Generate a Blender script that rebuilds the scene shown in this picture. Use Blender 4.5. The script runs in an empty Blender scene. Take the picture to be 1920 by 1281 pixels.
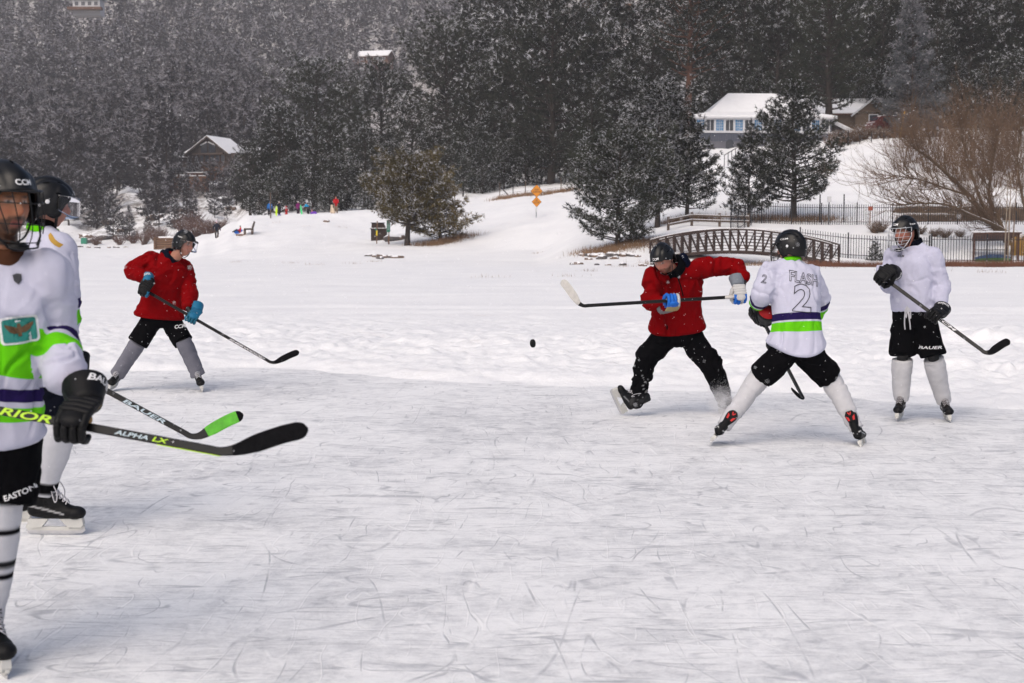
import bpy, bmesh, math, random
import numpy as np
from mathutils import Vector, Matrix
from mathutils.bvhtree import BVHTree

SC = bpy.context.scene
COL = SC.collection
R = math.radians

# ------------------------------------------------------------------ camera
FPX, CXP, CYP, HCAM = 2667.0, 960.0, 640.5, 1.62
PITCH = math.atan((CYP - 450.0) / FPX)
cam_d = bpy.data.cameras.new('camera')
cam = bpy.data.objects.new('camera', cam_d)
COL.objects.link(cam)
cam.location = (0, 0, HCAM)
cam.rotation_euler = (R(90) - PITCH, 0, 0)
cam_d.sensor_width = 36.0
cam_d.lens = FPX / 1920 * 36
cam_d.clip_start = 0.1
cam_d.clip_end = 6000
cam_d.dof.use_dof = True
cam_d.dof.focus_distance = 13.5
cam_d.dof.aperture_fstop = 5.0
SC.camera = cam
HAZE_D = 0.00022

# ------------------------------------------------------------------ overcast daylight
SUN_EL, SUN_AZ = R(48), R(205)          # azimuth measured from +Y towards +X
world = bpy.data.worlds.new('World')
SC.world = world
world.use_nodes = True
wn = world.node_tree
bg = wn.nodes['Background']
sky = wn.nodes.new('ShaderNodeTexSky')
sky.sky_type = 'NISHITA'
sky.sun_disc = False
sky.sun_elevation = SUN_EL
sky.sun_rotation = SUN_AZ
sky.air_density = 0.7
sky.dust_density = 5.0
sky.ozone_density = 0.25
wn.links.new(sky.outputs[0], bg.inputs[0])
bg.inputs[1].default_value = 0.11
sun_d = bpy.data.lights.new('sun', 'SUN')
sun = bpy.data.objects.new('sun', sun_d)
COL.objects.link(sun)
sun_d.energy = 0.68
sun_d.angle = R(62)
sun_d.color = (0.98, 1.0, 0.975)
_sd = Vector((math.sin(SUN_AZ) * math.cos(SUN_EL), math.cos(SUN_AZ) * math.cos(SUN_EL), math.sin(SUN_EL)))
sun.rotation_euler = _sd.to_track_quat('Z', 'Y').to_euler()
sun.location = (0, 0, 60)

vs = SC.view_settings
vs.view_transform = 'Standard'
vs.look = 'None'
vs.gamma = 1.0
vs.exposure = 0.41
vs.use_curve_mapping = False
SC.render.engine = 'CYCLES'
SC.cycles.use_denoising = True
SC.cycles.max_bounces = 8
SC.cycles.transparent_max_bounces = 12
SC.cycles.volume_bounces = 1

# ------------------------------------------------------------------ pixel -> place
cp, sp = math.cos(PITCH), math.sin(PITCH)

def P(px, py, D):
    """the point at ground distance D seen at photo pixel (px, py)"""
    a, b = (px - CXP) / FPX, (CYP - py) / FPX
    d = Vector((a, cp + b * sp, -sp + b * cp))
    return Vector((0, 0, HCAM)) + d * (D / d.y)

def zpix(py, D):
    t = (CYP - np.asarray(py, float)) / FPX
    return HCAM + D * (t * cp - sp) / (cp + t * sp)

def topix(x, y, z):
    w = z - HCAM
    dep = y * cp - w * sp
    return CXP + FPX * x / dep, CYP - FPX * (y * sp + w * cp) / dep

# ------------------------------------------------------------------ noise
def _hash(i, j, k, s):
    h = (i * 374761393 + j * 668265263 + k * 2147483647 + s * 1274126177) & 0xffffffff
    h = ((h ^ (h >> 13)) * 1274126177) & 0xffffffff
    h = ((h ^ (h >> 16)) * 2246822519) & 0xffffffff
    return ((h ^ (h >> 15)) & 0xffff) / 32767.5 - 1.0

def noise3(p, seed=0):
    p = np.asarray(p, float)
    i = np.floor(p).astype(np.int64)
    f = p - i
    u = f * f * f * (f * (f * 6 - 15) + 10)
    r = 0
    for dx in (0, 1):
        wx = u[:, 0] if dx else 1 - u[:, 0]
        for dy in (0, 1):
            wy = u[:, 1] if dy else 1 - u[:, 1]
            for dz in (0, 1):
                wz = u[:, 2] if dz else 1 - u[:, 2]
                r = r + wx * wy * wz * _hash(i[:, 0] + dx, i[:, 1] + dy, i[:, 2] + dz, seed)
    return r

def fbm(p, o=3, seed=0):
    p = np.asarray(p, float)
    r, a, t = 0, 1.0, 0
    for k in range(o):
        r = r + a * noise3(p * 2 ** k + 17.3 * k, seed + k)
        t += a
        a *= 0.5
    return r / t

def sst(a, b, x):
    t = np.clip((np.asarray(x, float) - a) / (b - a), 0, 1)
    return t * t * (3 - 2 * t)

# ------------------------------------------------------------------ objects
ORG = {}

def put(o, label=None, cat=None, group=None, kind=None):
    if label: o['label'] = label
    if cat: o['category'] = cat
    if group: o['group'] = group
    if kind: o['kind'] = kind
    return o

def thing(name, label, cat, loc=(0, 0, 0), group=None, rz=0.0):
    o = bpy.data.objects.new(name, None)
    COL.objects.link(o)
    o.empty_display_size = 0.2
    o.location = loc
    o.rotation_euler = (0, 0, rz)
    ORG[o.name] = Vector(loc)
    return put(o, label, cat, group)

def link(name, me, parent=None, mats=None):
    o = bpy.data.objects.new(name, me)
    COL.objects.link(o)
    if parent is not None:
        o.parent = parent
        ORG[o.name] = ORG[parent.name]
    else:
        ORG[o.name] = Vector((0, 0, 0))
    return o

def mesh_np(name, v, f, mats=(), mi=None, smooth=True):
    """v Nx3, f list of arrays (each KxN of equal face size) or a list of lists"""
    me = bpy.data.meshes.new(name)
    if isinstance(f, np.ndarray):
        v = np.ascontiguousarray(v, np.float32)
        f = np.ascontiguousarray(f, np.int32)
        nf, k = f.shape
        me.vertices.add(len(v)); me.vertices.foreach_set('co', v.ravel())
        me.loops.add(nf * k); me.loops.foreach_set('vertex_index', f.ravel())
        me.polygons.add(nf)
        me.polygons.foreach_set('loop_start', np.arange(0, nf * k, k, dtype=np.int32))
        me.update(calc_edges=True)
    else:
        me.from_pydata([tuple(x) for x in v], [], f)
        me.update()
    for m in mats: me.materials.append(m)
    n = len(me.polygons)
    if mi is not None: me.polygons.foreach_set('material_index', np.asarray(mi, np.int32))
    me.polygons.foreach_set('use_smooth', np.full(n, bool(smooth)))
    return me

def set_col(me, c):
    c = np.asarray(c, np.float32)
    if c.shape[1] == 3: c = np.concatenate([c, np.ones((len(c), 1), np.float32)], 1)
    a = me.color_attributes.new('Col', 'FLOAT_COLOR', 'POINT')
    a.data.foreach_set('color', c.ravel())

def get_v(me):
    v = np.empty(len(me.vertices) * 3, np.float32); me.vertices.foreach_get('co', v)
    return v.reshape(-1, 3).astype(float)

def get_n(me):
    v = np.empty(len(me.vertices) * 3, np.float32); me.vertices.foreach_get('normal', v)
    return v.reshape(-1, 3).astype(float)

def set_v(me, v):
    me.vertices.foreach_set('co', np.asarray(v, np.float32).ravel()); me.update()

def frame_from(d, ref=None):
    d = Vector(d).normalized()
    r = Vector(ref) if ref is not None else (Vector((0, 0, 1)) if abs(d.z) < 0.9 else Vector((1, 0, 0)))
    a = (r - d * r.dot(d))
    if a.length < 1e-5:
        r = Vector((0.3, 1, 0.2)); a = r - d * r.dot(d)
    a.normalize()
    return a, d.cross(a).normalized()

def catmull(pts, k=4):
    pts = [np.asarray(p, float) for p in pts]
    if len(pts) < 3: 
        return [pts[0] + (pts[1] - pts[0]) * i / k for i in range(k + 1)]
    q = [2 * pts[0] - pts[1]] + pts + [2 * pts[-1] - pts[-2]]
    out = []
    for i in range(1, len(q) - 2):
        a, b, c, d = q[i - 1], q[i], q[i + 1], q[i + 2]
        for j in range(k):
            t = j / k
            out.append(0.5 * (2 * b + (c - a) * t + (2 * a - 5 * b + 4 * c - d) * t * t + (3 * b - a - 3 * c + d) * t ** 3))
    out.append(pts[-1])
    return out

class MB:
    def __init__(s): s.v, s.f, s.m = [], [], []
    def add(s, v, f, mi=0):
        o = len(s.v)
        s.v += [tuple(x) for x in v]
        s.f += [[i + o for i in q] for q in f]
        s.m += [mi] * len(f)
        return s
    def box(s, c, size, M=None, mi=0, taper=1.0):
        x, y, z = size[0] / 2, size[1] / 2, size[2] / 2
        vv = []
        for zz, t in ((-z, 1.0), (z, taper)):
            for a, b in ((-x, -y), (x, -y), (x, y), (-x, y)):
                p = Vector((a * t, b * t, zz))
                if M is not None: p = M @ p
                vv.append(Vector(c) + p)
        return s.add(vv, [[3, 2, 1, 0], [4, 5, 6, 7], [0, 1, 5, 4], [1, 2, 6, 5], [2, 3, 7, 6], [3, 0, 4, 7]], mi)
    def bar(s, a, b, w, h=None, ref=None, mi=0):
        """square bar from a to b"""
        a, b = Vector(a), Vector(b)
        h = h or w
        u, w2 = frame_from(b - a, ref)
        vv = []
        for p in (a, b):
            for i, j in ((-1, -1), (1, -1), (1, 1), (-1, 1)):
                vv.append(p + w2 * (i * w / 2) + u * (j * h / 2))
        return s.add(vv, [[3, 2, 1, 0], [4, 5, 6, 7], [0, 1, 5, 4], [1, 2, 6, 5], [2, 3, 7, 6], [3, 0, 4, 7]], mi)
    def tube(s, pts, rad, n=8, cap=True, ref=None, mi=0):
        pts = [Vector(p) for p in pts]
        k = len(pts)
        if not isinstance(rad, (list, np.ndarray)): rad = [rad] * k
        vv, ff = [], []
        u = None
        for i, p in enumerate(pts):
            d = pts[min(i + 1, k - 1)] - pts[max(i - 1, 0)]
            if d.length < 1e-7: d = Vector((0, 0, 1))
            d.normalize()
            if u is None or ref is not None: u, w = frame_from(d, ref)
            else:
                u = u - d * u.dot(d)
                if u.length < 1e-5: u, w = frame_from(d)
                u.normalize(); w = d.cross(u)
            r = rad[i]
            ra, rb = (r if isinstance(r, (list, tuple)) else (r, r))
            for j in range(n):
                t = 2 * math.pi * j / n
                vv.append(p + u * (ra * math.cos(t)) + w * (rb * math.sin(t)))
        for i in range(k - 1):
            for j in range(n):
                a, b = i * n + j, i * n + (j + 1) % n
                ff.append([a, b, b + n, a + n])
        if cap:
            ff.append(list(range(n))[::-1]); ff.append([(k - 1) * n + j for j in range(n)])
        return s.add(vv, ff, mi)
    def capsule(s, pts, rad, n=10, ref=None, mi=0):
        """tube with rounded ends"""
        pts = [Vector(p) for p in pts]
        rad = list(rad) if isinstance(rad, list) else [rad] * len(pts)
        g = lambda r: r[0] if isinstance(r, (list, tuple)) else r
        sc = lambda r, k: (r[0] * k, r[1] * k) if isinstance(r, (list, tuple)) else r * k
        d0 = (pts[0] - pts[1]).normalized(); d1 = (pts[-1] - pts[-2]).normalized()
        A, B = [], []
        for t in (0.97, 0.8, 0.45):
            k = math.sqrt(1 - t * t)
            A.append((pts[0] + d0 * g(rad[0]) * t, sc(rad[0], k)))
            B.append((pts[-1] + d1 * g(rad[-1]) * t, sc(rad[-1], k)))
        B.reverse()
        pp = [a for a, _ in A] + pts + [b for b, _ in B]
        rr = [r for _, r in A] + rad + [r for _, r in B]
        return s.tube(pp, rr, n, True, ref, mi)
    def ell(s, c, r, M=None, nu=14, nv=9, mi=0):
        vv, ff = [], []
        for i in range(1, nv):
            ph = math.pi * i / nv
            for j in range(nu):
                t = 2 * math.pi * j / nu
                p = Vector((r[0] * math.sin(ph) * math.cos(t), r[1] * math.sin(ph) * math.sin(t), r[2] * math.cos(ph)))
                if M is not None: p = M @ p
                vv.append(Vector(c) + p)
        for sgn in (1, -1):
            p = Vector((0, 0, r[2] * sgn))
            if M is not None: p = M @ p
            vv.append(Vector(c) + p)
        T, B = len(vv) - 2, len(vv) - 1
        for i in range(nv - 2):
            for j in range(nu):
                a, b = i * nu + j, i * nu + (j + 1) % nu
                ff.append([a, a + nu, b + nu, b])
        for j in range(nu):
            ff.append([T, j, (j + 1) % nu])
            o = (nv - 2) * nu
            ff.append([B, o + (j + 1) % nu, o + j])
        return s.add(vv, ff, mi)
    def prism(s, pts, o, ux, uy, thick, mi=0):
        """outline (2D) in the plane o,ux,uy pushed out along the normal by +-thick/2"""
        o, ux, uy = Vector(o), Vector(ux), Vector(uy)
        n = ux.cross(uy).normalized() * (thick / 2)
        k = len(pts)
        vv = [o + ux * a + uy * b - n for a, b in pts] + [o + ux * a + uy * b + n for a, b in pts]
        ff = [list(range(k))[::-1], list(range(k, 2 * k))]
        for i in range(k):
            j = (i + 1) % k
            ff.append([i, j, j + k, i + k])
        return s.add(vv, ff, mi)
    def build(s, name, mats, parent=None, smooth=False):
        if not isinstance(mats, (list, tuple)): mats = [mats]
        og = ORG[parent.name] if parent is not None else Vector((0, 0, 0))
        v = np.asarray(s.v, float) - np.asarray(og)
        me = mesh_np(name, v, s.f, mats, s.m, smooth)
        return link(name, me, parent)
    def mesh(s, name, mats, smooth=False):
        if not isinstance(mats, (list, tuple)): mats = [mats]
        return mesh_np(name, s.v, s.f, mats, s.m, smooth)

def copy_tree(o, parent=None):
    c = o.copy(); COL.objects.link(c)
    if parent is not None: c.parent = parent
    for ch in list(o.children): copy_tree(ch, c)
    return c

def remesh(mb, voxel, smooth_it=3):
    """one closed continuous surface from overlapping closed shapes; returns a mesh"""
    me0 = mb.mesh('tmp', [])
    ob = bpy.data.objects.new('tmp', me0); COL.objects.link(ob)
    md = ob.modifiers.new('r', 'REMESH'); md.mode = 'VOXEL'; md.voxel_size = voxel
    dg = bpy.context.evaluated_depsgraph_get()
    me = bpy.data.meshes.new_from_object(ob.evaluated_get(dg))
    bpy.data.objects.remove(ob); bpy.data.meshes.remove(me0)
    laplace(me, smooth_it)
    me.polygons.foreach_set('use_smooth', np.ones(len(me.polygons), bool))
    return me

def laplace(me, it, lam=0.6):
    if it <= 0: return
    n = len(me.vertices)
    e = np.empty(len(me.edges) * 2, np.int32); me.edges.foreach_get('vertices', e); e = e.reshape(-1, 2)
    v = get_v(me)
    deg = np.bincount(e.ravel(), minlength=n)[:, None].clip(1)
    for _ in range(it):
        a = np.zeros_like(v)
        for k in range(3):
            a[:, k] = np.bincount(e[:, 0], v[e[:, 1], k], n) + np.bincount(e[:, 1], v[e[:, 0], k], n)
        v = v + lam * (a / deg - v)
    set_v(me, v)

def place(me, name, parent, mats):
    me.materials.clear()
    for m in (mats if isinstance(mats, (list, tuple)) else [mats]): me.materials.append(m)
    if parent is not None:
        set_v(me, get_v(me) - np.asarray(ORG[parent.name]))
    me.name = name
    return link(name, me, parent)

# ------------------------------------------------------------------ materials
class NT:
    def __init__(s, name):
        s.m = bpy.data.materials.new(name); s.m.use_nodes = True
        s.t = s.m.node_tree; s.b = s.t.nodes['Principled BSDF']; s.out = s.t.nodes['Material Output']
    def n(s, ty, ins=None, **kw):
        x = s.t.nodes.new(ty)
        for k, v in kw.items(): setattr(x, k, v)
        for k, v in (ins or {}).items():
            if isinstance(v, bpy.types.NodeSocket): s.t.links.new(v, x.inputs[k])
            else: x.inputs[k].default_value = v
        return x
    def l(s, a, b): s.t.links.new(a, b)
    def noise(s, vec, scale, detail=3, rough=0.5, dist=0.0):
        return s.n('ShaderNodeTexNoise', {'Vector': vec, 'Scale': scale, 'Detail': detail, 'Roughness': rough, 'Distortion': dist}).outputs['Fac']
    def ramp(s, fac, stops, interp='LINEAR'):
        x = s.n('ShaderNodeValToRGB', {'Fac': fac}); x.color_ramp.interpolation = interp
        el = x.color_ramp.elements
        while len(el) < len(stops): el.new(0.5)
        for e, (p, c) in zip(el, stops):
            e.position = p; e.color = (*c, 1) if len(c) == 3 else c
        return x.outputs[0]
    def mix(s, fac, a, b, mode='MIX'):
        x = s.n('ShaderNodeMix', data_type='RGBA', blend_type=mode)
        for k, v in ((0, fac), (6, a), (7, b)):
            if isinstance(v, bpy.types.NodeSocket): s.t.links.new(v, x.inputs[k])
            else: x.inputs[k].default_value = v if k == 0 else ((*v, 1) if len(v) == 3 else v)
        return x.outputs[2]
    def math(s, op, a, b=None):
        x = s.n('ShaderNodeMath', operation=op)
        for i, v in enumerate((a, b)):
            if v is None: continue
            if isinstance(v, bpy.types.NodeSocket): s.t.links.new(v, x.inputs[i])
            else: x.inputs[i].default_value = v
        return x.outputs[0]
    def bump(s, h, strength, dist):
        x = s.n('ShaderNodeBump', {'Height': h, 'Strength': strength, 'Distance': dist})
        s.l(x.outputs[0], s.b.inputs['Normal']); return x
    def scaled(s, sc, which='Object'):
        tc = s.n('ShaderNodeTexCoord')
        return s.n('ShaderNodeMapping', {'Vector': tc.outputs[which], 'Scale': sc}).outputs[0]

def simple(name, col, rough=0.6, var=0.12, scale=8.0, metal=0.0, bump=0.0, bscale=60.0, spec=0.5, coat=0.0):
    t = NT(name)
    tc = t.scaled((1, 1, 1))
    if var > 0:
        f = t.noise(tc, scale, 4, 0.6)
        c = t.ramp(f, [(0.25, tuple(x * (1 - var) for x in col)), (0.75, tuple(min(1, x * (1 + var)) for x in col))])
        t.l(c, t.b.inputs['Base Color'])
    else: t.b.inputs['Base Color'].default_value = (*col, 1)
    t.b.inputs['Roughness'].default_value = rough
    t.b.inputs['Metallic'].default_value = metal
    t.b.inputs['Specular IOR Level'].default_value = spec
    t.b.inputs['Coat Weight'].default_value = coat
    if bump > 0: t.bump(t.noise(tc, bscale, 4, 0.6), bump, 0.01)
    return t.m

def vcol(name, rough=0.8, bump=0.0, bscale=120.0, sheen=0.0, spec=0.3, var=0.06, sss=0.0):
    t = NT(name)
    a = t.n('ShaderNodeAttribute', attribute_name='Col')
    tc = t.scaled((1, 1, 1))
    f = t.noise(tc, 22, 4, 0.65)
    c = t.mix(1.0, a.outputs['Color'], t.ramp(f, [(0.2, (1 - var,) * 3), (0.8, (1 + var,) * 3)]), 'MULTIPLY')
    t.l(c, t.b.inputs['Base Color'])
    t.b.inputs['Roughness'].default_value = rough
    t.b.inputs['Specular IOR Level'].default_value = spec
    t.b.inputs['Sheen Weight'].default_value = sheen
    if sss > 0:
        t.b.inputs['Subsurface Weight'].default_value = sss
        t.b.inputs['Subsurface Radius'].default_value = (0.012, 0.005, 0.003)
        t.b.inputs['Subsurface Scale'].default_value = 1.0
    if bump > 0: t.bump(t.noise(tc, bscale, 3, 0.6), bump, 0.004)
    return t.m
# ------------------------------------------------------------------ terrain
_far_l = [(600, 190), (720, 105), (850, 20), (1000, -60)]
_far_r = [(420, 80), (600, -20), (700, -70), (1000, 90)]
TC = [
 (-1400, [(170, 476), (200, 462), (215, 452), (250, 425), (300, 395), (380, 350), (480, 280)] + _far_l),
 (150, [(170, 476), (200, 462), (215, 452), (250, 425), (300, 395), (380, 350), (480, 280)] + _far_l),
 (250, [(165, 476), (200, 462), (215, 446), (240, 415), (270, 375), (300, 352), (400, 305), (480, 265)] + _far_l),
 (335, [(130, 480), (190, 463), (205, 440), (235, 405), (262, 353), (276, 350), (300, 338), (400, 295), (480, 258)] + _far_l),
 (390, [(110, 486), (141, 449), (150, 446), (170, 450), (200, 438), (225, 408), (257, 368), (276, 346), (300, 338), (400, 290), (480, 255)] + _far_l),
 (440, [(105, 489), (125, 453), (142, 425), (150, 418), (165, 425), (200, 430), (240, 405), (276, 346), (400, 288), (480, 252)] + _far_l),
 (470, [(103, 490), (118, 463), (135, 422), (147, 405), (158, 408), (180, 415), (230, 395), (276, 345), (400, 286), (480, 250)] + _far_l),
 (560, [(100, 491), (115, 466), (128, 436), (145, 402), (160, 400), (190, 395), (230, 380), (300, 330), (400, 285), (480, 248)] + _far_l),
 (700, [(100, 491), (115, 463), (124, 453), (135, 427), (146, 400), (165, 396), (200, 380), (300, 320), (400, 275), (480, 245)] + _far_l),
 (800, [(100, 491), (112, 467), (117, 460), (135, 415), (150, 391), (165, 385), (200, 365), (300, 310), (400, 260), (480, 230)] + _far_l),
 (880, [(100, 491), (112, 467), (120, 445), (140, 392), (155, 372), (170, 369), (200, 352), (300, 290), (420, 215), (600, 120), (800, 0), (1000, -30)]),
 (1000, [(98, 492), (108, 470), (118, 428), (125, 413), (145, 372), (160, 357), (175, 350), (200, 340), (300, 260), (420, 170), (600, 70), (800, -40), (1000, 20)]),
 (1100, [(84, 498), (90, 480), (98, 456), (115, 420), (150, 362), (170, 342), (200, 320), (300, 220), (420, 120), (600, 20), (700, -50), (1000, 60)]),
 (1200, [(82, 500), (87, 483), (92, 455), (100, 440), (115, 415), (140, 370), (160, 330), (200, 290), (300, 190)] + _far_r),
 (1300, [(80, 502), (86, 493), (95, 441), (101, 425), (108, 411), (125, 370), (140, 310), (150, 284), (165, 270), (200, 250), (300, 170)] + _far_r),
 (1400, [(80, 502), (86, 498), (96, 446), (102, 428), (106, 421), (125, 370), (140, 310), (150, 281), (165, 268), (200, 250), (300, 170)] + _far_r),
 (1550, [(78, 504), (85, 503), (90, 490), (98, 450), (103, 430), (106, 424), (112, 407), (130, 345), (150, 270), (165, 258), (200, 245), (300, 165)] + _far_r),
 (1700, [(78, 504), (84, 506), (91, 492), (98, 450), (103, 430), (106, 424), (114, 400), (130, 330), (146, 264), (160, 252), (200, 230), (300, 150)] + _far_r),
 (3300, [(78, 504), (84, 506), (91, 495), (98, 452), (103, 430), (106, 424), (114, 400), (130, 330), (146, 264), (160, 252), (200, 230), (300, 150)] + _far_r),
]
_tpx = np.array([c[0] for c in TC], float)
_tD = [np.array([0.0, c[1][0][0] - 12.0] + [d for d, _ in c[1]]) for c in TC]
_tz = [np.array([0.0, 0.0] + [float(zpix(p, d)) for d, p in c[1]]) for c in TC]

def _interp_cols(px, D):
    D = np.asarray(D, float)
    Z = np.stack([np.interp(D, d, z) for d, z in zip(_tD, _tz)], 0)
    k = np.clip(np.searchsorted(_tpx, px) - 1, 0, len(_tpx) - 2)
    t = np.clip((px - _tpx[k]) / (_tpx[k + 1] - _tpx[k]), 0, 1)
    t = t * t * (3 - 2 * t)
    i = np.arange(len(px))
    return Z[k, i] * (1 - t) + Z[k + 1, i] * t

_bx = np.array([-1500, 0, 250, 560, 800, 1100, 1400, 1650, 1920, 3500], float)
_bD = np.array([16.0, 16.4, 16.6, 17.3, 16.2, 15.4, 15.2, 14.4, 13.8, 13.2], float)

def height(x, y):
    """ground height; x, y arrays"""
    x = np.asarray(x, float); y = np.asarray(y, float)
    y1 = np.maximum(y, 0.5)
    px = CXP + FPX * x / (y1 * cp)
    z = _interp_cols(px, y1)
    q = np.stack([x, y, np.zeros_like(x)], 1)
    # ploughed snow bank round the cleared ice
    b = np.interp(px, _bx, _bD) + 0.9 * noise3(q * 0.45, 3) + 0.35 * noise3(q * 1.9, 4)
    s = y - b
    on = sst(-0.1, 1.1, s)
    pile = 0.35 + 0.65 * sst(-.25, .35, noise3(q * 0.28, 16))
    lump = pile * (np.abs(fbm(q * (0.75, 0.95, 1), 3, 11)) * 0.26 + np.abs(fbm(q * 2.3, 3, 12)) * 0.16 + np.abs(noise3(q * 4.3, 14)) * .05) + fbm(q * 7.5, 2, 13) * 0.042 - np.exp(-(noise3(q * 1.3, 15) / .06) ** 2) * .035 * sst(.0, .3, noise3(q * .8, 17))
    bank = on * (0.03 + (lump + 0.06) * np.exp(-(np.maximum(s - 4.5, 0) / 6.5) ** 2) * (0.55 + 0.45 * sst(0, 4, s)))
    # sled tracks and wind crust on the open lake
    far = sst(8, 16, s)
    tr = noise3(q * (0.03, 1.3, 1) + (0, 0.3 * 1, 0), 21) * 0.035 + fbm(q * (0.25, 0.6, 1), 3, 22) * 0.06
    z = z + bank + far * (0.06 + tr) - 0.04 * (1 - on)
    # uneven banks and hills
    m = sst(100, 125, y)
    z = z + m * (fbm(q * 0.05, 3, 31) * 0.55 + fbm(q * 0.45, 3, 32) * 0.13 + fbm(q * (1.6, .9, 1), 2, 34) * .05 - np.exp(-(noise3(q * (.10, .16, 1), 35) / .03) ** 2) * .10)
    m2 = sst(200, 260, y) * (1 - sst(900, 1900, px))
    z = z + m2 * (np.abs(fbm(q * 0.09, 4, 33)) * 4.0 - 1.0)
    return z

def gz(x, y): return float(height([x], [y])[0])
def gpt(px, D):
    """ground point under photo column px at distance D"""
    x = (px - CXP) / FPX * D
    for _ in range(3):
        z = gz(x, D)
        dep = D * cp - (z - HCAM) * sp
        x = (px - CXP) / FPX * dep
    return Vector((x, D, gz(x, D)))

def build_ground():
    pxs = np.concatenate([np.arange(-1500, -60, 70), np.arange(-60, 1985, 6.3), np.arange(2010, 3400, 70)])
    rows = [2.0, 5.0, 9.0, 12.0]
    d = 13.0
    while d < 1000:
        rows.append(d)
        d *= 1.004 if d < 34 else (1.009 if d < 100 else (1.007 if d < 180 else 1.02))
    rows = np.array(rows)
    X = (pxs[None, :] - CXP) / FPX * rows[:, None] * cp
    Y = np.repeat(rows[:, None], len(pxs), 1)
    Z = height(X.ravel(), Y.ravel())
    v = np.stack([X.ravel(), Y.ravel(), Z], 1)
    nr, nc = X.shape
    i = np.arange((nr - 1) * nc).reshape(nr - 1, nc)[:, :-1].ravel()
    f = np.stack([i, i + 1, i + nc + 1, i + nc], 1)
    # snow material
    t = NT('snow')
    tc = t.scaled((1, 1, 1))
    n1 = t.noise(tc, 0.35, 5, 0.6); n2 = t.noise(tc, 5.0, 5, 0.65)
    c = t.ramp(n1, [(0.3, (0.80, 0.80, 0.815)), (0.7, (0.87, 0.868, 0.872))])
    # thin wind-blown dirt on the ploughed bank, litter and scrub soil on the wooded slopes
    geo = t.n('ShaderNodeNewGeometry'); sep = t.n('ShaderNodeSeparateXYZ', {0: geo.outputs['Position']})
    slope = t.n('ShaderNodeMapRange', {'Value': sep.outputs[1], 'From Min': 205.0, 'From Max': 235.0}).outputs[0]
    lit = t.noise(tc, 0.11, 6, 0.72)
    fac = t.math('MULTIPLY', slope, t.math('MAXIMUM', t.ramp(lit, [(0.47, (0, 0, 0)), (0.53, (1, 1, 1))]), t.n('ShaderNodeMapRange', {'Value': sep.outputs[1], 'From Min': 300.0, 'From Max': 360.0}).outputs[0]))
    fac = t.math('MULTIPLY', fac, t.ramp(t.noise(tc, 0.9, 4, 0.7), [(0.36, (0, 0, 0)), (0.52, (0.9, 0.9, 0.9))]))
    c = t.mix(fac, c, (0.16, 0.135, 0.12))
    dirt = t.ramp(t.noise(tc, 1.1, 6, 0.7), [(0.60, (0, 0, 0)), (0.74, (0.34, 0.34, 0.34))])
    c = t.mix(dirt, c, (0.62, 0.57, 0.54))
    t.l(c, t.b.inputs['Base Color'])
    t.b.inputs['Roughness'].default_value = 0.75
    t.b.inputs['Specular IOR Level'].default_value = 0.25
    n3 = t.noise(tc, 14.0, 6, 0.7)
    h = t.math('ADD', t.math('MULTIPLY', n2, 0.6), t.math('MULTIPLY', n3, 0.4))
    t.bump(h, 0.55, 0.05)
    o = link('snow_ground', mesh_np('snow_ground', v, f, [t.m]))
    put(o, kind='structure')
    global SNOW_MAT
    SNOW_MAT = t.m
    # wide snowfield beyond the modelled sector
    mb = MB()
    mb.add([(-900, -140, -0.12), (900, -140, -0.12), (900, 11.5, -0.12), (-900, 11.5, -0.12)], [[0, 1, 2, 3]])
    put(mb.build('snow_field', t.m), kind='structure')
    # cleared ice
    t = NT('skated_ice')
    tc = t.scaled((1, 1, 1))
    big = t.noise(tc, 0.45, 4, 0.6, 0.6)
    mid = t.noise(t.scaled((1.0, 1.0, 1)), 2.6, 8, 0.72, 0.9)
    fine = t.noise(t.scaled((0.85, 1.1, 1)), 13.0, 7, 0.78, 0.6)
    grain = t.noise(t.scaled((1, 1.0, 1)), 55.0, 4, 0.7)
    frost = t.math('ADD', t.math('MULTIPLY', big, 0.20), t.math('ADD', t.math('MULTIPLY', mid, 0.36), t.math('ADD', t.math('MULTIPLY', fine, 0.32), t.math('MULTIPLY', grain, 0.12))))
    c = t.ramp(frost, [(0.375, (0.42, 0.43, 0.455)), (0.45, (0.69, 0.693, 0.705)), (0.525, (0.86, 0.86, 0.865)), (0.62, (0.91, 0.908, 0.912))])
    def lines(sc, scale, dist, w, seed):
        mp = t.n('ShaderNodeMapping', {'Vector': t.n('ShaderNodeTexCoord').outputs['Object'], 'Scale': sc, 'Location': (seed, seed * 1.7, 0), 'Rotation': (0, 0, seed)}).outputs[0]
        a = t.math('ABSOLUTE', t.math('SUBTRACT', t.noise(mp, scale, 1.0, 0.4, dist), 0.5))
        return t.n('ShaderNodeMapRange', {'Value': a, 'From Min': w * 0.25, 'From Max': w, 'To Min': 1.0, 'To Max': 0.0}).outputs[0]
    def gateof(sc, lo, hi, off):
        mp = t.n('ShaderNodeMapping', {'Vector': t.n('ShaderNodeTexCoord').outputs['Object'], 'Location': (off, off * .7, 0)}).outputs[0]
        return t.ramp(t.noise(mp, sc, 3, 0.6), [(lo, (0, 0, 0)), (hi, (1, 1, 1))])
    def both(x, g): return t.math('MULTIPLY', x, g)
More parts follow.
